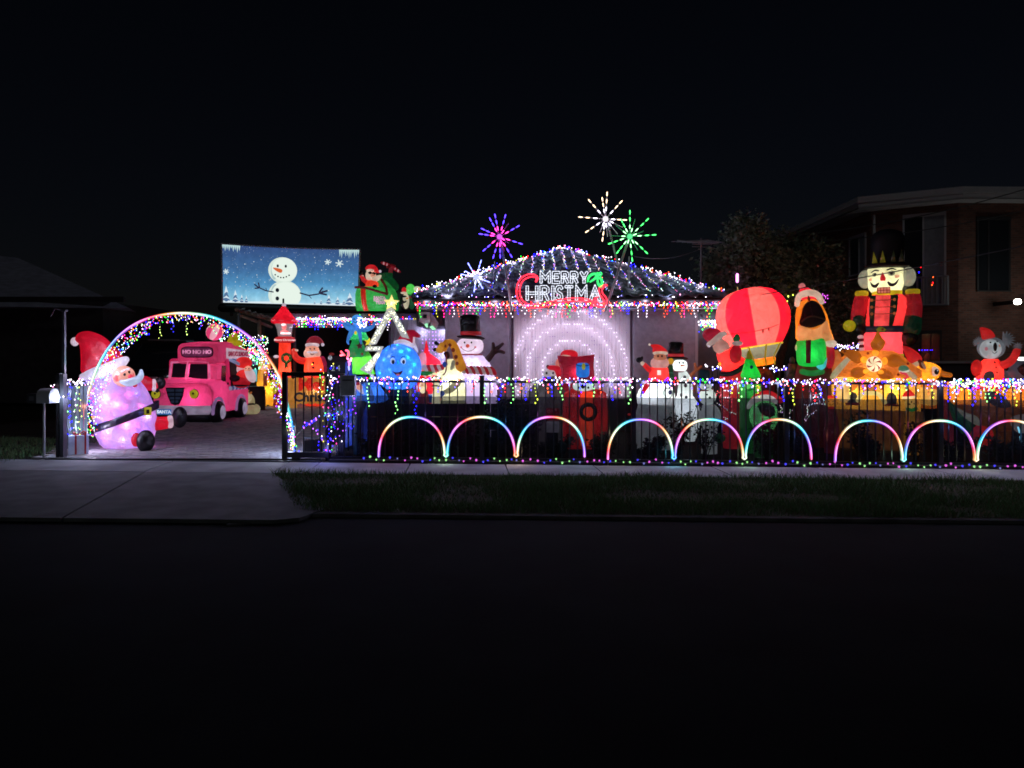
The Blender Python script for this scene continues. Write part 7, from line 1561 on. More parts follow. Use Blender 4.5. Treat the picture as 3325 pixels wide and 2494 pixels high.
f.part('jaw', fab('#f0b878', .68), f.P([(2592, 1058), (2618, 1070), (2645, 1070), (2668, 1060), (2684, 1044), (2697, 1085), (2700, 1112), (2596, 1112)], 14, -38)); f.part('nose', fab('#883018', .4), f.P([(2625, 962), (2632, 974), (2628, 984), (2622, 974)], 3, -50)); f.part('hat', fab('#d8243c', .56), LF(f, [(2628, 972, 38), (2624, 955, 32), (2616, 940, 20), (2608, 930, 8)], .8)); f.part('hat_brim', fab('#f0dcc8', .6), f.T([(2588, 990, -30), (2594, 966, -38), (2612, 957, -46), (2636, 955, -46), (2656, 964, -40), (2668, 984, -30)], [8, 10, 11, 11, 10, 8], 12)); pompom(f, 2604, 930, 12, 0, fab('#e8a0a0', .55))
f.part('gift', fab('#18a040', .56), f.P([(2588, 1108), (2640, 1106), (2668, 1098), (2680, 1112), (2682, 1150), (2678, 1186), (2640, 1190), (2594, 1186), (2586, 1150)], 26, -44, sm=2)); f.part('gift_ribbon', fab('#601c24', .35), f.X([(2617, 1106), (2634, 1105), (2632, 1180), (2618, 1178)], 5, -71)); f.part('cuff', fab('#f0e0d0', .6), f.E(2694, 1115, 22, 13, 16, -34, rot=10)); f.part('sleeve', fab('#c81c34', .5), f.P([(2680, 1128), (2704, 1126), (2710, 1160), (2702, 1192), (2684, 1190)], 18, -20)); f.part('paw', fab('#f0dcb8', .6), f.E(2588, 1130, 6, 11, 10, -48)); f.part('body', fab('#7a2c2c', .14), LF(f, [(2642, f.py, 66), (2642, 1380, 72), (2642, 1300, 68), (2642, 1220, 62), (2642, 1180, 52)], .6)); f.part('scarf', fab('#30a050', .45), f.T([(2605, 1206, -44), (2635, 1212, -50), (2668, 1206, -46)], 9, 10)); f.part('icy_corner', fab('#60e0e8', .6), f.P([(2650, 1188), (2676, 1180), (2684, 1160), (2680, 1190), (2664, 1200)], 5, -66))
f.lamp(2640, 1095, -10, 4, (1, .85, .6)); f.lamp(2636, 1150, -46, 2, (.8, 1, .7)); f.lamp(2628, 965, -8, .8)

# ---------------- nutcracker
f = Fig('nutcracker_inflatable', 'towering nutcracker soldier inflatable with black hat, moustache and red coat', 'inflatable', 2876, 14.0)
f.part('hat', mat('soft_black', (.012, .012, .014), .6, .3, noise_amt=.3), LF(f, [(2880, 862, 58), (2880, 838, 54), (2881, 800, 57), (2882, 774, 57), (2882, 757, 46), (2881, 748, 26), (2881, 745, 8)], .85, 28)); f.part('hat_brim', mat('brim_black', (.02, .012, .016), .5), f.E(2878, 866, 76, 12, 60, -4)); f.part('hat_spike', fab('#8c8428', .35), [f.X([(a, 858), (a+18, 858), (a+5, 820)], 3, -48) for a in (2832,)]+[f.X([(a, 858), (a+19, 858), (a+9, 819)], 3, -52) for a in (2857,)]); f.part('hat_spike', fab('#3c4028', .15), [f.X([(a, 858), (a+19, 858), (a+10, 818)], 3, -50) for a in (2891, 2916)])
HK = (2875, 906, 62, 44, 50, -4, 2.8); f.part('head', fab('#f0ecc0', .70), LF(f, [(2876, 952, 44), (2876, 944, 52), (2875, 925, 60), (2874, 905, 62), (2874, 880, 60), (2874, 868, 58)], .8, 30)); f.part('hair', fab('#b8b8a8', .42), f.E(2808, 904, 24, 30, 26, 4)); f.part('hair', fab('#b8b8a8', .42), f.E(2949, 902, 24, 32, 26, 4))
def ks(x): return -math.sqrt(max(0, 1-((x-2875)/61)**2))*61*.8-1
def kd(x, y, rx, ry, th=2): return f.E(x, y, rx, ry, th, ks(x), seg=12, rings=8)
def kl(pts, r): return f.T([(a, b, ks(a)-.5) for a, b in pts], r, 8)
f.part('eyebrow', BLACK, kl([(2829, 887), (2841, 881), (2853, 883)], [1, 2.4, 2])); f.part('eyebrow', BLACK, kl([(2881, 882), (2895, 878), (2909, 882)], [2, 2.6, 1])); f.part('eye', fab('#a4a890', .3), kd(2841, 895, 9, 6.5)); f.part('eye', fab('#a4a890', .3), kd(2894, 893, 11, 8)); f.part('pupil', fab('#202c48', .1), f.E(2842, 895, 4, 4.6, 2, ks(2842)-2)); f.part('pupil', fab('#202c48', .1), f.E(2894, 893, 4.6, 5, 2, ks(2894)-2)); f.part('cheek', fab('#f0b89c', .7), [kd(2829, 909, 8, 5), kd(2910, 903, 10, 5)])
f.part('nose', fab('#d82c34', .6), LF(f, [(2867, 916, 8), (2867, 908, 9), (2866, 898, 5), (2866, 890, 1.5)], .9, 16, dy=-54)); f.part('moustache', fab('#281830', .08), kl([(2827, 918), (2834, 929), (2843, 932), (2852, 924)], [1, 4, 5.5, 3])); f.part('moustache', fab('#281830', .08), kl([(2884, 922), (2893, 930), (2906, 927), (2917, 912)], [3, 5.5, 4, 1])); f.part('mouth', fab('#a82820', .5), f.B(2848, 937, 2891, 957, -56, -48, 1))
for i in range(4):
    for j in range(2): f.part('tooth', fab('#f0a088', .6), f.B(2851+i*10, 939+j*9, 2859+i*10, 946+j*9, -58, -55, .8))
f.part('collar', fab('#dcd028', .66), LF(f, [(2880, 962, 49), (2880, 946, 50)], .85)); f.part('epaulette', fab('#d0bc24', .55), f.E(2797, 951, 23, 10, 24, 0, n=3.4)); f.part('epaulette', fab('#c8b824', .5), f.E(2962, 951, 24, 9, 24, 0, n=3.4))
f.part('coat', fab('#e03c3c', .62), LF(f, [(2870, 1062, 62), (2874, 1030, 63), (2880, 1000, 64), (2881, 970, 62), (2881, 958, 50)], .72, 30, 2.8)); f.part('chest_panel', fab('#f06060', .75), f.X([(2845, 962), (2891, 962), (2886, 1060), (2838, 1060)], 3, -47)); f.part('braid_strip', fab('#0c3828', .25), f.X([(2826, 962), (2845, 962), (2838, 1060), (2825, 1060), (2822, 1010)], 3, -46)); f.part('braid_strip', fab('#0c3828', .25), f.X([(2892, 962), (2916, 962), (2912, 1010), (2898, 1060), (2886, 1060)], 3, -46))
for i, y in enumerate((977, 999, 1021)): f.part('cord', fab('#a84828', .4), f.T([(2834, y, -49), (2868, y+1, -52), (2902, y, -49)], 1.1, 6)); f.part('button', fab('#c07040', .5), [f.E(2831, y, 5, 5, 3, -49), f.E(2904, y, 5, 5, 3, -49)])
f.part('arm', fab('#c42430', .5), f.T([(2796, 968, 0), (2789, 1000, 0), (2782, 1032, -6)], [22, 23, 20], 14)); f.part('arm', fab('#a82430', .42), f.T([(2962, 968, 0), (2966, 1000, 0), (2966, 1030, 0)], [23, 24, 22], 14)); f.part('cuff', fab('#0e3c2c', .22), f.T([(2786, 1036, -12), (2790, 1050, -14)], 19, 12, 2)); f.part('cuff', fab('#0e4430', .25), f.T([(2962, 1046, -4), (2958, 1070, -8)], [27, 28], 12, 2)); f.part('glove', DARKF, f.E(2794, 1068, 21, 20, 18, -20)); f.part('glove', DARKF, f.E(2952, 1099, 27, 25, 22, -14))
f.part('staff_knob', fab('#c8c028', .5), f.E(2757, 1057, 22, 19, 18, -24)); f.part('staff', CABLE, f.T([(2760, 1076, -24), (2752, 1120, -24)], 1.2, 5, 2)); 
for i in range(5): f.part('candy_cane_stripe', fab('#e8c8c8', .5) if i % 2 == 0 else fab('#701828', .3), f.E(2794+i*1.0, 1094+i*10, 11, 6.5, 10, -22))
f.part('belt', fab('#283c54', .2), LF(f, [(2868, 1080, 63), (2868, 1060, 64)], .76, 30, 2.8)); f.part('buckle', fab('#909838', .5), f.X([(2845, 1072), (2860, 1062), (2878, 1072), (2872, 1078), (2850, 1078)], 4, -50)); f.part('skirt', fab('#ee4850', .66), LF(f, [(2866, 1152, 66), (2866, 1120, 65), (2867, 1080, 62)], .74, 30, 2.8)); f.part('hem', fab('#c8d828', .6), LF(f, [(2868, 1166, 67), (2867, 1150, 67)], .75, 30, 2.8)); f.part('hem_lower', fab('#50a070', .45), LF(f, [(2868, 1184, 66), (2868, 1166, 67)], .75, 30, 2.8)); f.part('leg', fab('#c03040', .4), LF(f, [(2840, f.py, 28), (2842, 1180, 30)], .9)); f.part('leg', fab('#c03040', .4), LF(f, [(2894, f.py, 28), (2894, 1180, 30)], .9)); f.part('hair_bun', fab('#30343c', .1), f.E(2950, 940, 20, 14, 16, 10))
f.lamp(2870, 1110, 0, 8, (1, .75, .75)); f.lamp(2878, 1000, 0, 5, (1, .8, .8)); f.lamp(2875, 925, 0, 3, (1, 1, .85))

# ---------------- gingerbread house
f = Fig('gingerbread_house', 'glowing inflatable gingerbread house with peppermint candy flower and arched windows', 'inflatable', 2835, 12.0)
GB = fab('#f4b030', .66)
f.part('wall', fab('#f0b848', .66), f.B(2690, 1226, 2985, f.py-4, -20, 90, 8), smooth=False); f.part('lower_wall', fab('#a07848', .15), f.B(2684, 1330, 2992, f.py-2, -24, -19, 3), smooth=False)
f.part('roof_side', TAN, f.T([(2700, 1150, 0), (2712, 1155, 0), (2716, 1225, 10)], [14, 16, 16], 12)); f.part('roof', fab('#d8883c', .48), f.P([(2712, 1226), (2730, 1160), (2780, 1140), (2900, 1140), (2950, 1175), (2990, 1226)], 40, 20, sm=2)); f.part('icing', fab('#d8d0b0', .5), f.T([(2770, 1148, -18), (2740, 1180, -24), (2712, 1212, -26), (2702, 1226, -26)], [6, 9, 10, 8], 10)); f.part('icing', fab('#d8c8a8', .5), f.T([(2905, 1160, -18), (2935, 1195, -24), (2965, 1224, -26)], [6, 8, 8], 10)); f.part('roof_window', fab('#481820', .2), f.X([(2735, 1185), (2742, 1168), (2752, 1170), (2752, 1178), (2740, 1188)], 5, -24))
f.part('pillar', fab('#f8dc90', .8), f.P([(2716, 1232), (2758, 1232), (2760, 1300), (2722, 1300)], 8, -24)); f.part('porch', fab('#f8e8a0', .8), f.T([(2786, 1300, -30), (2796, 1282, -34), (2810, 1276, -36), (2846, 1276, -36), (2860, 1286, -34), (2872, 1304, -30)], 7, 10)); f.part('roof_candy', fab('#f4a040', .7), f.T([(2768, 1262, -26), (2780, 1248, -28), (2800, 1250, -28), (2815, 1270, -26)], 8, 10))
for cx in (2768, 2894):
    w0 = f.part('window', fab('#5c6068', .25), f.X([(cx-16, 1310), (cx-16, 1288), (cx-10, 1276), (cx, 1272), (cx+10, 1276), (cx+16, 1288), (cx+16, 1310)], 5, -24)); f.part('muntin', fab('#402830', .2), [f.B(cx-1, 1274, cx+1, 1310, -29, -26), f.B(cx-15, 1289, cx+15, 1291, -29, -26)], w0); f.part('sill', fab('#8a1c28', .45), f.T([(cx-18, 1312, -28), (cx+18, 1312, -28)], 4, 8, 1), w0)
f.part('gingerbread_figure', fab('#3c1c1c', .2), [f.E(2828, 1256, 16, 16, 8, -30)]); f.part('gingerbread_face', fab('#e89048', .8), f.E(2829, 1256, 11, 12, 5, -36)); f.part('heart_print', fab('#c03028', .6), f.E(2862, 1250, 9, 14, 4, -26))
WO = fab('#cc7a20', .55); WOL = fab('#ffb030', 1.15)
f.part('wrapper', WO, f.P([(2838, 1142), (2826, 1118), (2838, 1098), (2850, 1076), (2862, 1096), (2874, 1112), (2866, 1132), (2850, 1144)], 16, -30)); f.part('wrapper', WO, f.P([(2800, 1170), (2784, 1180), (2760, 1168), (2740, 1150), (2728, 1140), (2760, 1134), (2790, 1144)], 14, -28)); f.part('wrapper', WO, f.P([(2872, 1170), (2890, 1152), (2912, 1152), (2930, 1168), (2944, 1182), (2915, 1190), (2888, 1190)], 14, -28)); f.part('wrapper', fab('#c87820', .5), f.P([(2820, 1200), (2810, 1216), (2790, 1228), (2764, 1222), (2766, 1200), (2790, 1192)], 14, -28)); f.part('wrapper', fab('#c87820', .5), f.P([(2846, 1206), (2866, 1196), (2890, 1206), (2900, 1226), (2876, 1230), (2856, 1226)], 14, -28))
for q in ((2806, 1168, 13, 11), (2842, 1146, 12, 11), (2872, 1172, 10, 12), (2812, 1206, 11, 8), (2860, 1208, 11, 7)): f.part('frill', WOL, f.E(*q, 8, -38, gores=6, gd=.15))
cx, cy = 2838, 1182; f.part('peppermint', fab('#fff4d0', 1.0), f.E(cx, cy, 25, 25, 10, -44))
def swl(a0):
    o = []
    for i in range(7): q = i/6; o.append((cx+23.5*q*math.cos(a0+q*.55), cy+23.5*q*math.sin(a0+q*.55)))
    for i in range(6, 0, -1): q = i/6; o.append((cx+23.5*q*math.cos(a0+q*.55+.42*q), cy+23.5*q*math.sin(a0+q*.55+.42*q)))
    return o
f.part('peppermint_swirl', fab('#c82030', .6), [f.X(swl(a*math.pi/3), 1.6, -54.2) for a in range(6)], smooth=False)
f.part('berry', fab('#8c2018', .5), [f.E(a, b, 4, 4, 3, -44) for a, b in ((2865, 1072), (2743, 1141), (2818, 1147), (2944, 1180), (2914, 1215))]); f.part('leaf_tip', fab('#8c9028', .5), f.P([(2846, 1072), (2858, 1062), (2876, 1072), (2860, 1078)], 5, -34))
f.lamp(2760, 1270, 10, 3.2, (1, .8, .45)); f.lamp(2900, 1270, 10, 3.2, (1, .8, .45)); f.lamp(2835, 1190, 10, 2.5, (1, .75, .4))
f = Fig('gingerbread_man', 'small winking gingerbread face inflatable in red at the left corner of the candy house', 'inflatable', 2699, 11.5)
f.part('face', fab('#f8b038', .85), f.E(2699, 1306, 19, 17, 10, 0)); f.part('hat', fab('#e83828', .75), f.E(2697, 1290, 13, 6, 8, 0)); f.part('bow', fab('#d02c28', .6), f.E(2700, 1324, 12, 5, 5, -6)); f.part('body', fab('#802c3c', .3), LF(f, [(2700, f.py, 24), (2700, 1400, 26), (2700, 1350, 20), (2700, 1322, 12)], .7)); f.part('eye', BLACK, f.E(2691, 1303, 2.6, 2.6, 2, -9)); f.part('eye', BLACK, f.T([(2703, 1303, -9.5), (2709, 1301, -9)], 1, 5, 2)); f.part('smile', BLACK, f.T([(2692, 1311, -10), (2700, 1315, -10.5), (2707, 1310, -9.5)], 1, 5))
f = Fig('gingerbread_man', 'small gingerbread face inflatable in Santa hat and green scarf beside the candy house', 'inflatable', 2958, 11.4)
f.part('face', fab('#f8d070', .85), f.E(2957, 1310, 20, 19, 10, 0)); f.part('ear', fab('#f0b048', .8), f.E(2978, 1308, 5, 8, 4, 2)); f.part('hat', fab('#e82c28', .75), f.P([(2932, 1288), (2938, 1274), (2952, 1264), (2966, 1276), (2970, 1288)], 10, -2)); f.part('hat_brim', fab('#f4e0b0', .9), f.T([(2932, 1292, -8), (2952, 1291, -12), (2972, 1288, -8)], 4, 8)); f.part('scarf', fab('#30a048', .6), f.T([(2948, 1328, -4), (2960, 1332, -8), (2974, 1326, -4)], 5.5, 8)); f.part('scarf_end', fab('#1c6030', .4), f.B(2954, 1334, 2964, 1362, -10, -6, 2)); f.part('body', fab('#d0983c', .5), LF(f, [(2960, f.py, 26), (2960, 1400, 26), (2958, 1334, 14)], .7)); f.part('eye', BLACK, [f.E(2960, 1305, 2.4, 3, 2, -9)]); f.part('eye', BLACK, [f.E(2968, 1310, 2, 2.6, 2, -8)]); f.part('nose', BLACK, f.E(2953, 1312, 4, 2.4, 2, -10))
f = Fig('candy_swirl_inflatable', 'small striped dome inflatable with red and green swirl between candy house and reindeer', 'inflatable', 2934, 11.6)
f.part('dome', fab('#68a080', .5), f.E(2934, 1198, 17, 12, 12, 0)); f.part('swirl', fab('#e85060', .7), f.T([(2926, 1210, -8), (2940, 1214, -10), (2946, 1224, -8), (2936, 1230, -6)], 4, 8)); f.part('trim', fab('#e8e8d8', .8), f.T([(2922, 1206, -6), (2934, 1208, -10), (2950, 1204, -6)], 3, 8)); f.part('pole', fab('#c8c0c0', .5), [f.T([(2940, 1230, 0), (2946, 1300, 0), (2944, f.py, 0)], 4, 8)])

# ---------------- reindeer
f = Fig('reindeer_inflatable', 'huge orange inflatable reindeer with white eye and red hat, beyond the candy house', 'inflatable', 3080, 11.8)
RO = fab('#e09428', .55); RB = fab('#98581c', .36)
RH = (3008, 1206, 52, 30, 36, -6); f.part('head', RO, f.E(*RH[:6], rot=6)); f.part('muzzle', fab('#d88828', .5), f.T([(3050, 1212, -8), (3070, 1216, -8), (3084, 1218, -8)], [12, 9, 8], 12)); f.part('eye', fab('#d8c8c0', .62), f.E(3034, 1206, 16, 16, 8, -32)); f.part('pupil', BLACK, f.E(3042, 1207, 8.5, 9, 4, -39)); f.part('glint', fab('#c0c8d8', .9), f.E(3045, 1203, 2, 2, 1.5, -43)); f.part('ear', fab('#6c3018', .35), f.E(2993, 1185, 10, 19, 7, -34, rot=-28)); f.part('inner_ear', fab('#c8a898', .4), f.E(2999, 1188, 5, 13, 3, -40, rot=-28)); f.part('mouth', DARKF, f.E(3056, 1230, 9, 8, 8, -14))
f.part('hat', fab('#d82c30', .56), f.P([(2926, 1124), (2950, 1127), (2978, 1144), (2993, 1164), (2986, 1178), (2954, 1192), (2940, 1164)], 20, -8)); f.part('hat_brim', fab('#d8c4a4', .55), f.T([(2954, 1194, -26), (2972, 1184, -34), (2988, 1178, -26)], 8, 10)); f.part('antler', BRN, f.T([(3006, 1176, 10), (3004, 1160, 14), (3010, 1150, 14)], 4, 8))
f.part('body', fab('#cc8028', .5), f.P([(2980, 1232), (3060, 1238), (3130, 1262), (3240, 1265), (3330, 1250), (3400, 1265), (3400, 1330), (3330, 1345), (3200, 1350), (3120, 1336), (3060, 1320), (2990, 1330)], 55, 10, sm=2)); f.part('belly', RB, f.P([(3050, 1306), (3200, 1300), (3330, 1310), (3330, 1360), (3260, 1395), (3200, 1380), (3100, 1350)], 40, -10)); f.part('neck_scarf', fab('#e04830', .6), f.P([(3022, 1240), (3050, 1238), (3046, 1266), (3020, 1262)], 10, -38)); f.part('shoulder', fab('#f0d070', .62), f.P([(2978, 1262), (3040, 1262), (3050, 1310), (2990, 1312)], 14, -40)); f.part('saddle', fab('#207048', .38), f.P([(3076, 1300), (3096, 1310), (3160, 1372), (3150, 1410), (3120, 1400), (3090, 1350)], 10, -48)); f.part('saddle_trim', fab('#c8ccbc', .45), f.P([(3102, 1318), (3140, 1336), (3170, 1346), (3180, 1372), (3160, 1370), (3120, 1342)], 8, -54)); f.part('leg', fab('#a83848', .38), f.T([(3068, 1310, -40), (3078, 1360, -40), (3080, 1420, -38), (3080, f.py, -38)], [16, 15, 14, 13])); f.part('hanging_gift', fab('#d8405c', .5), f.P([(3158, 1380), (3178, 1376), (3176, 1400), (3152, 1424), (3146, 1410)], 10, -56)); f.part('leg', RB, f.T([(3240, 1350, 0), (3250, 1400, 0), (3250, f.py, 0)], [34, 24, 18])); f.part('flap', fab('#40384c', .3), f.P([(3195, 1270), (3230, 1268), (3262, 1292), (3272, 1312), (3238, 1316), (3205, 1300)], 8, -48)); f.part('patch', fab('#c8c0c0', .4), f.P([(3268, 1342), (3330, 1336), (3340, 1380), (3300, 1392), (3276, 1376)], 6, -44))
f.lamp(3010, 1210, 0, 2.5, (1, .8, .5)); f.lamp(3120, 1290, 0, 4, (1, .75, .4)); f.lamp(3280, 1300, 0, 4, (1, .75, .4))
# ---------------- koala
f = Fig('koala_inflatable', 'waving grey koala inflatable in a red coat and red hat near the reindeer rump', 'inflatable', 3210, 12.6)
KG = fab('#80848c', .36)
f.part('hair', KG, f.E(3218, 1130, 47, 36, 26, 8)); KH = (3216, 1134, 36, 32, 28, -10); f.part('face', fab('#c0ccd0', .6), f.E(*KH[:6])); f.part('nose', BLACK, f.E(3231, 1127, 6.5, 14, 5, -35)); f.part('eye', BLACK, f.dot(KH, 3216, 1113, 3.2)); f.part('eye', BLACK, f.dot(KH, 3237, 1110, 2.8)); f.part('cheek', fab('#d88c98', .6), f.dot(KH, 3203, 1133, 6)); f.part('cheek', fab('#e0a890', .6), f.dot(KH, 3245, 1124, 3, 5)); f.part('smile', BLACK, f.line(KH, [(3222, 1143), (3229, 1148), (3237, 1142)], .9))
def tuft(cx, cy, r, a0, a1): 
    o = []
    for i in range(23): q = R(a0+(a1-a0)*i/22); rr = r*(random.uniform(.9, 1.15) if i % 2 else .6); o.append((cx+rr*math.cos(q), cy+rr*math.sin(q)*.8))
    return o
f.part('ear', KG, f.P(tuft(3180, 1112, 26, 130, 330), 6, 4, sm=1)); f.part('ear', KG, f.P(tuft(3262, 1104, 34, -110, 120), 6, 4, sm=1)); f.part('hat', fab('#d82c2c', .55), f.P([(3181, 1064), (3200, 1064), (3220, 1074), (3232, 1094), (3210, 1100), (3190, 1102), (3184, 1082)], 16, -4))
f.part('coat', fab('#e83c34', .58), LF(f, [(3214, f.py, 44), (3214, 1300, 48), (3214, 1235, 48), (3216, 1200, 44), (3218, 1178, 36), (3218, 1166, 24)], .75, gores=7)); f.part('arm', fab('#e03434', .56), f.T([(3246, 1188, -4), (3270, 1180, -6), (3290, 1162, -6), (3300, 1140, -6)], [14, 13, 12, 11], 12)); f.part('paw', KG, f.P(tuft(3303, 1126, 18, 0, 345), 8, -6, sm=1)); f.part('arm', fab('#d83030', .5), f.E(3172, 1196, 20, 28, 20, -14)); f.part('button', BLACK, [f.E(3230, 1176, 3, 3, 2, -30), f.E(3234, 1192, 3, 3, 2, -32), f.E(3237, 1208, 3, 3, 2, -34)]); f.part('pouch', fab('#50505c', .3), f.P([(3196, 1214), (3212, 1204), (3226, 1210), (3226, 1236), (3196, 1236)], 6, -34)); f.lamp(3214, 1210, 0, 3, (1, .7, .6)); f.lamp(3212, 1150, 0, 1)
f = Fig('grey_dog_inflatable', 'grey and black inflatable shape at the picture edge behind the koala', 'inflatable', 3300, 13.0)
f.part('body', fab('#6c6e80', .3), f.P([(3258, 1240), (3262, 1200), (3276, 1172), (3320, 1172), (3370, 1190), (3380, 1300), (3260, 1300)], 30, 0)); f.part('patch', DARKF, f.P([(3302, 1196), (3340, 1176), (3360, 1200), (3330, 1224)], 6, -28)); f.part('snout', DARKF, f.E(3268, 1196, 7, 8, 8, -26)); f.part('base', fab('#4c4e58', .2), LF(f, [(3315, f.py, 50), (3315, 1298, 50)], .6))
f = Fig('gnome_inflatable', 'round green inflatable gnome with white brim and wide red hat low behind the bars', 'inflatable', 2480, 10.9)
f.part('body', fab('#58a868', .42), f.E(2480, 1350, 47, 56, 32, 0)); f.part('face', fab('#2c3c34', .12), f.P([(2462, 1312), (2490, 1306), (2512, 1318), (2516, 1345), (2494, 1352), (2470, 1340)], 6, -28)); f.part('cheek_patch', fab('#90d8a0', .5), f.P([(2448, 1325), (2464, 1318), (2470, 1350), (2462, 1372), (2446, 1350)], 6, -26)); f.part('brow', fab('#1c6c40', .35), f.T([(2462, 1318, -34), (2480, 1310, -36), (2506, 1316, -34)], 3, 8)); f.part('nose', fab('#5c2020', .25), f.E(2488, 1340, 8, 9, 6, -36)); f.part('hat_brim', fab('#d4dcd4', .6), f.T([(2430, 1322, -14), (2442, 1304, -26), (2466, 1292, -34), (2496, 1290, -34), (2518, 1302, -26)], [7, 9, 10, 10, 8], 12)); f.part('hat', fab('#d02830', .58), f.P([(2432, 1306), (2446, 1284), (2472, 1270), (2500, 1268), (2524, 1280), (2545, 1300), (2528, 1308), (2508, 1290), (2478, 1284), (2452, 1292)], 18, -14)); f.part('base', fab('#388048', .3), LF(f, [(2480, f.py, 30), (2480, 1400, 30)], .7)); f.lamp(2480, 1350, 0, 2, (.8, 1, .8))
f = Fig('garden_ball', 'dim green ball lying in the dark bed below the small snowman', 'ball', 2337, 10.9, py=1440)
f.part('ball', fab('#3c9850', .12), f.E(2337, 1422, 20, 15, 17, 0, gores=8)); 
f = Fig('red_bauble', 'tiny glowing red bauble on a stalk left of the white snow mound', 'bauble', 2043, 11.0)
f.part('ball', fab('#e84848', .6), f.E(2043, 1346, 5, 4, 4, 0)); f.part('stalk', CABLE, f.T([(2043, 1350, 0), (2043, f.py, 0)], 1, 5, 1))
f = Fig('ice_light', 'two small icy blue tube lights at the far end of the fence', 'light', 3308, 10.3)
f.part('tube', emis('ice_tube', '#8ce8ff', 2), [f.T([(3306, 1388, 0), (3311, 1404, 0)], 2.6, 6, 2), f.T([(3313, 1418, 0), (3315, 1434, 0)], 2.4, 6, 2)]); f.part('stake', CABLE, f.T([(3310, 1385, 2), (3312, f.py, 2)], 1.2, 5, 1))

# ================================================================== TREE and PLANTS
def leaves(name, P_, n_, size, mats, parent, aspect=.45):
    vs, fs = [], []
    for _ in range(n_):
        c = P_()
        if c is None: continue
        u = Vector((random.gauss(0, 1), random.gauss(0, 1), random.gauss(0, .7))).normalized(); v = u.cross(Vector((random.gauss(0, 1), random.gauss(0, 1), random.gauss(0, 1)))).normalized()
        s_ = size*random.uniform(.6, 1.35); b = len(vs)
        vs += [c-u*s_, c+v*s_*aspect, c+u*s_, c-v*s_*aspect]; fs.append((b, b+1, b+2, b+3))
    o = pd(name, vs, fs, None, parent)
    for m_ in mats: o.data.materials.append(m_)
    o.data.polygons.foreach_set('material_index', [random.randrange(len(mats)) for _ in fs]); return o
lf1 = mat('leaf_olive', (.20, .27, .20), .6, .3); lf2 = mat('leaf_dark', (.11, .16, .115), .65, .3); lf3 = mat('leaf_pale', (.22, .28, .19), .6, .3); bark = mat('bark', (.055, .042, .035), .9, rgb2=(.03, .024, .02), nscale=12, bump=.8)
def tree(label, base, trunk, blobs, n_, size, mats):
    root = empty('garden_tree', base, label, 'tree'); o = Vector(base)
    bm = bmesh.new(); b_tube(bm, [Vector(p)-o for p, _ in trunk], [r for _, r in trunk], 10)
    tip = Vector(trunk[-1][0])
    for (c, r) in blobs:
        st_ = Vector(trunk[-2][0]).lerp(tip, random.random()); mid = st_.lerp(Vector(c), .5)+Vector((random.uniform(-.15, .15), random.uniform(-.15, .15), -.1)); b_tube(bm, [st_-o, mid-o, Vector(c)-o], [.06, .035, .015], 6)
    mo('trunk', bm, bark, root)
    tot = sum(r**2 for _, r in blobs)
    cl_ = []
    for c, r in blobs:
        for _ in range(max(4, int(90*r*r/tot*6))):
            q = Vector((random.gauss(0, 1), random.gauss(0, 1), random.gauss(0, 1))).normalized()*r*random.uniform(.45, 1.05); cl_.append(Vector(c)+q)
    def P_():
        c = random.choice(cl_); return c+Vector((random.gauss(0, .11), random.gauss(0, .11), random.gauss(0, .13)))-o
    leaves('crown', P_, n_, size, mats, root); return root
tD = 16.8
def tp(px, py, d=tD): return W(px, py, d)
tree('dense leafy garden tree rising behind the hot air balloon, lit faintly from below', tuple(W(2490, 1380, 15.6)), [(W(2490, 1380, 15.6), .13), (W(2520, 1190, 15.8), .13), (W(2556, 1060, 16.2), .11), (W(2540, 980, 16.6), .09), (W(2480, 900, 16.8), .06)],
     [(tp(2370, 900), .62), (tp(2420, 810), .62), (tp(2330, 960), .4), (tp(2480, 860, 17.2), .7), (tp(2400, 760), .35), (tp(2550, 940), .6), (tp(2480, 960), .6), (tp(2440, 745), .28), (tp(2320, 870), .34)], 15000, .055, [lf1, lf2, lf1, lf3])
tree('darker tree crown reaching across to the brick flats behind the orange puppy', tuple(W(2660, 1370, 17.4)), [(W(2660, 1370, 17.4), .1), (W(2650, 1150, 17.4), .09), (W(2660, 1000, 17.4), .07), (W(2650, 900, 17.4), .04)],
     [(tp(2600, 830, 17.6), .5), (tp(2670, 880, 17.6), .6), (tp(2720, 980, 17.6), .55), (tp(2640, 960, 17.6), .6), (tp(2750, 1060, 17.6), .4), (tp(2570, 880, 17.5), .5), (tp(2540, 800, 17.8), .35)], 12000, .055, [lf2, lf2, lf1])
f = Fig('tree_lamp', 'slim magenta drop lamp hanging high in the leafy tree', 'lamp', 2394, 15.9, py=918)
f.part('tube', emis('magenta_tube', (1, .25, .95), 3), f.T([(2394, 914, 0), (2394, 892, 0)], 4, 8, 1)); f.part('cord', CABLE, f.T([(2394, 890, 0), (2394, 850, 4)], .8, 5, 1))
pts = [W(2666+abs(random.gauss(0, 14)), 958+random.gauss(8, 10), 16.6) for _ in range(16)]
string('fairy_lights', 'few magenta lights in the dark tree beside the puppy hat', 'fairy lights', pts, [], r=.018, cols=[(2.4, .5, 2.6)]*16); pts = [W(2560+random.gauss(0, 6), y, 16.2) for y in (962, 978, 1030, 958)]
string('fairy_lights', 'few yellow green lights on the tree trunk right of the balloon', 'fairy lights', pts, [], r=.028, cols=[(2.6, 3.2, .6)]*4)

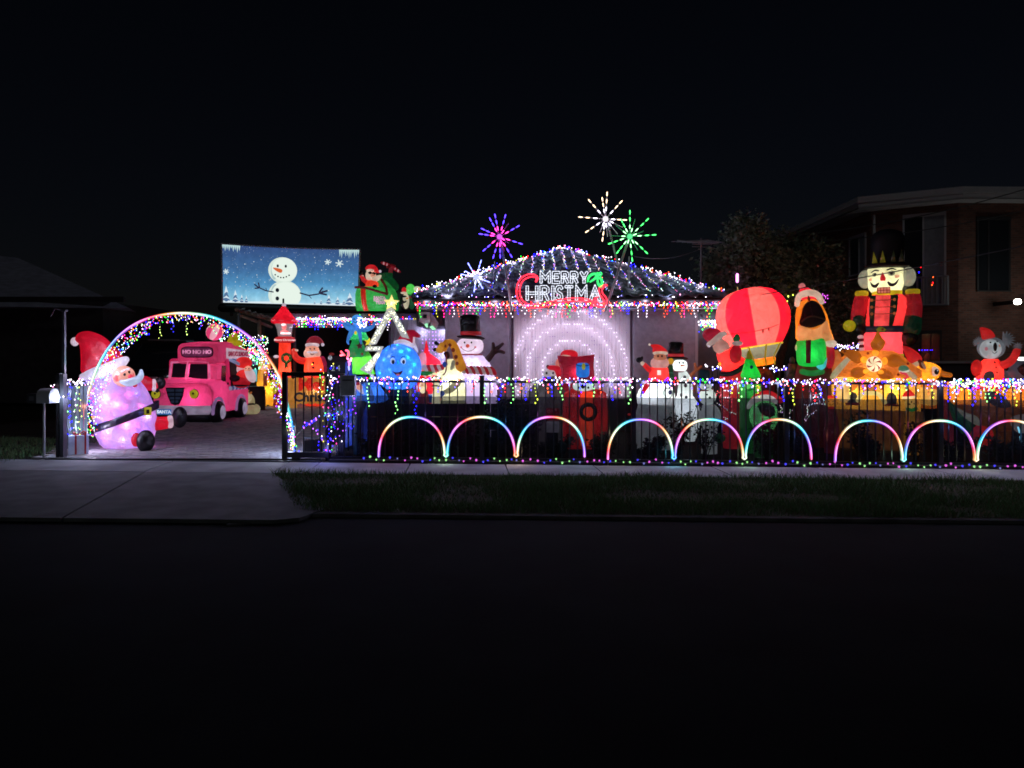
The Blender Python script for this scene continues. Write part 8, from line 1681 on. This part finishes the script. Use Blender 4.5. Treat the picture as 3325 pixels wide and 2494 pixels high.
def shrub(label, px, d, h, spread, stems, n_, size, mats, group=None, base=None):
    x = (px-CX)/F*d; o = Vector((x, d, G(x)-.02)); root = empty('garden_shrub', o, label, 'shrub', group); bm = bmesh.new(); tips = []
    for i in range(stems):
        a = random.uniform(0, 6.28); r = random.uniform(.2, 1)*spread; top = Vector((math.cos(a)*r, math.sin(a)*r*.5, h*random.uniform(.65, 1.05))); mid = top*.5+Vector((random.uniform(-.05, .05), 0, h*.08))
        b_tube(bm, [Vector((random.uniform(-.04, .04), 0, 0)), mid, top], [.009, .006, .003], 5)
        for k in range(9): 
            t = random.uniform(.25, 1.0); q = (mid*(2*t) if t < .5 else mid.lerp(top, 2*t-1)); tips.append(q)
    mo('stem', bm, bark, root)
    def P_():
        c = random.choice(tips); return c+Vector((random.gauss(0, .035), random.gauss(0, .035), random.gauss(0, .03)))
    leaves('foliage', P_, n_, size, mats, root, .5); return root
ls1 = mat('shrub_leaf', (.045, .065, .03), .6, .3); ls2 = mat('shrub_leaf_dark', (.028, .04, .022), .65, .3); ms = [ls2, ls1]
shrub('twiggy rose bush silhouetted against the white snow mound and slim snowman', 2200, 10.45, .80, .34, 12, 520, .028, ms)
shrub('thin leafy shrub in front of the small snowman body', 2290, 10.5, .62, .3, 9, 260, .026, ms)
shrub('dark bushy shrub between the fence post and the armchair group', 1690, 10.38, .80, .38, 16, 1500, .032, [ls2])
shrub('tall broad leaf plant behind the bars left of the armchair', 1630, 10.38, .98, .16, 7, 240, .04, ms)
shrub('pale green leafed plant low behind the second fence post', 1566, 10.38, .78, .20, 7, 200, .035, [lf3, lf1])
shrub('dark leafy shrub under the cream ark boat', 1450, 10.38, .62, .42, 16, 1500, .032, [ls2])
shrub('spreading dark shrub behind the first neon arch', 1330, 10.38, .55, .42, 15, 1300, .032, [ls2])
shrub('leafy bush in front of the green gnome', 2490, 10.4, .62, .38, 13, 560, .03, ms)
shrub('low dark shrub between gnome and wire reindeer', 2600, 10.6, .5, .36, 14, 900, .03, [ls2])
shrub('climbing leafy twig shrub before the left window of the candy house', 2790, 10.4, .78, .22, 9, 300, .032, ms)
shrub('dense dark rosette shrub under the third neon arch', 2822, 10.35, .42, .22, 16, 900, .035, [ls2])
shrub('twiggy dark shrub before the right gingerbread man', 2975, 10.45, .72, .22, 9, 280, .034, [ls2])
shrub('low dark bush in front of the reindeer legs', 3090, 10.6, .34, .4, 14, 900, .03, [ls2])
shrub('low bush under the polar bear coat', 1960, 10.6, .40, .36, 14, 900, .03, [ls2])
shrub('dark ground shrub under the white snow mound', 2110, 10.5, .36, .4, 14, 900, .03, [ls2])
shrub('low dark plant in front of the armchair seat', 1800, 10.5, .30, .4, 14, 900, .03, [ls2])
shrub('scrubby shrub below the submarine', 1210, 10.4, .42, .25, 12, 500, .03, [ls2])
shrub('dark bush at the far end of the bar fence', 3250, 10.6, .4, .4, 14, 900, .03, [lf2])
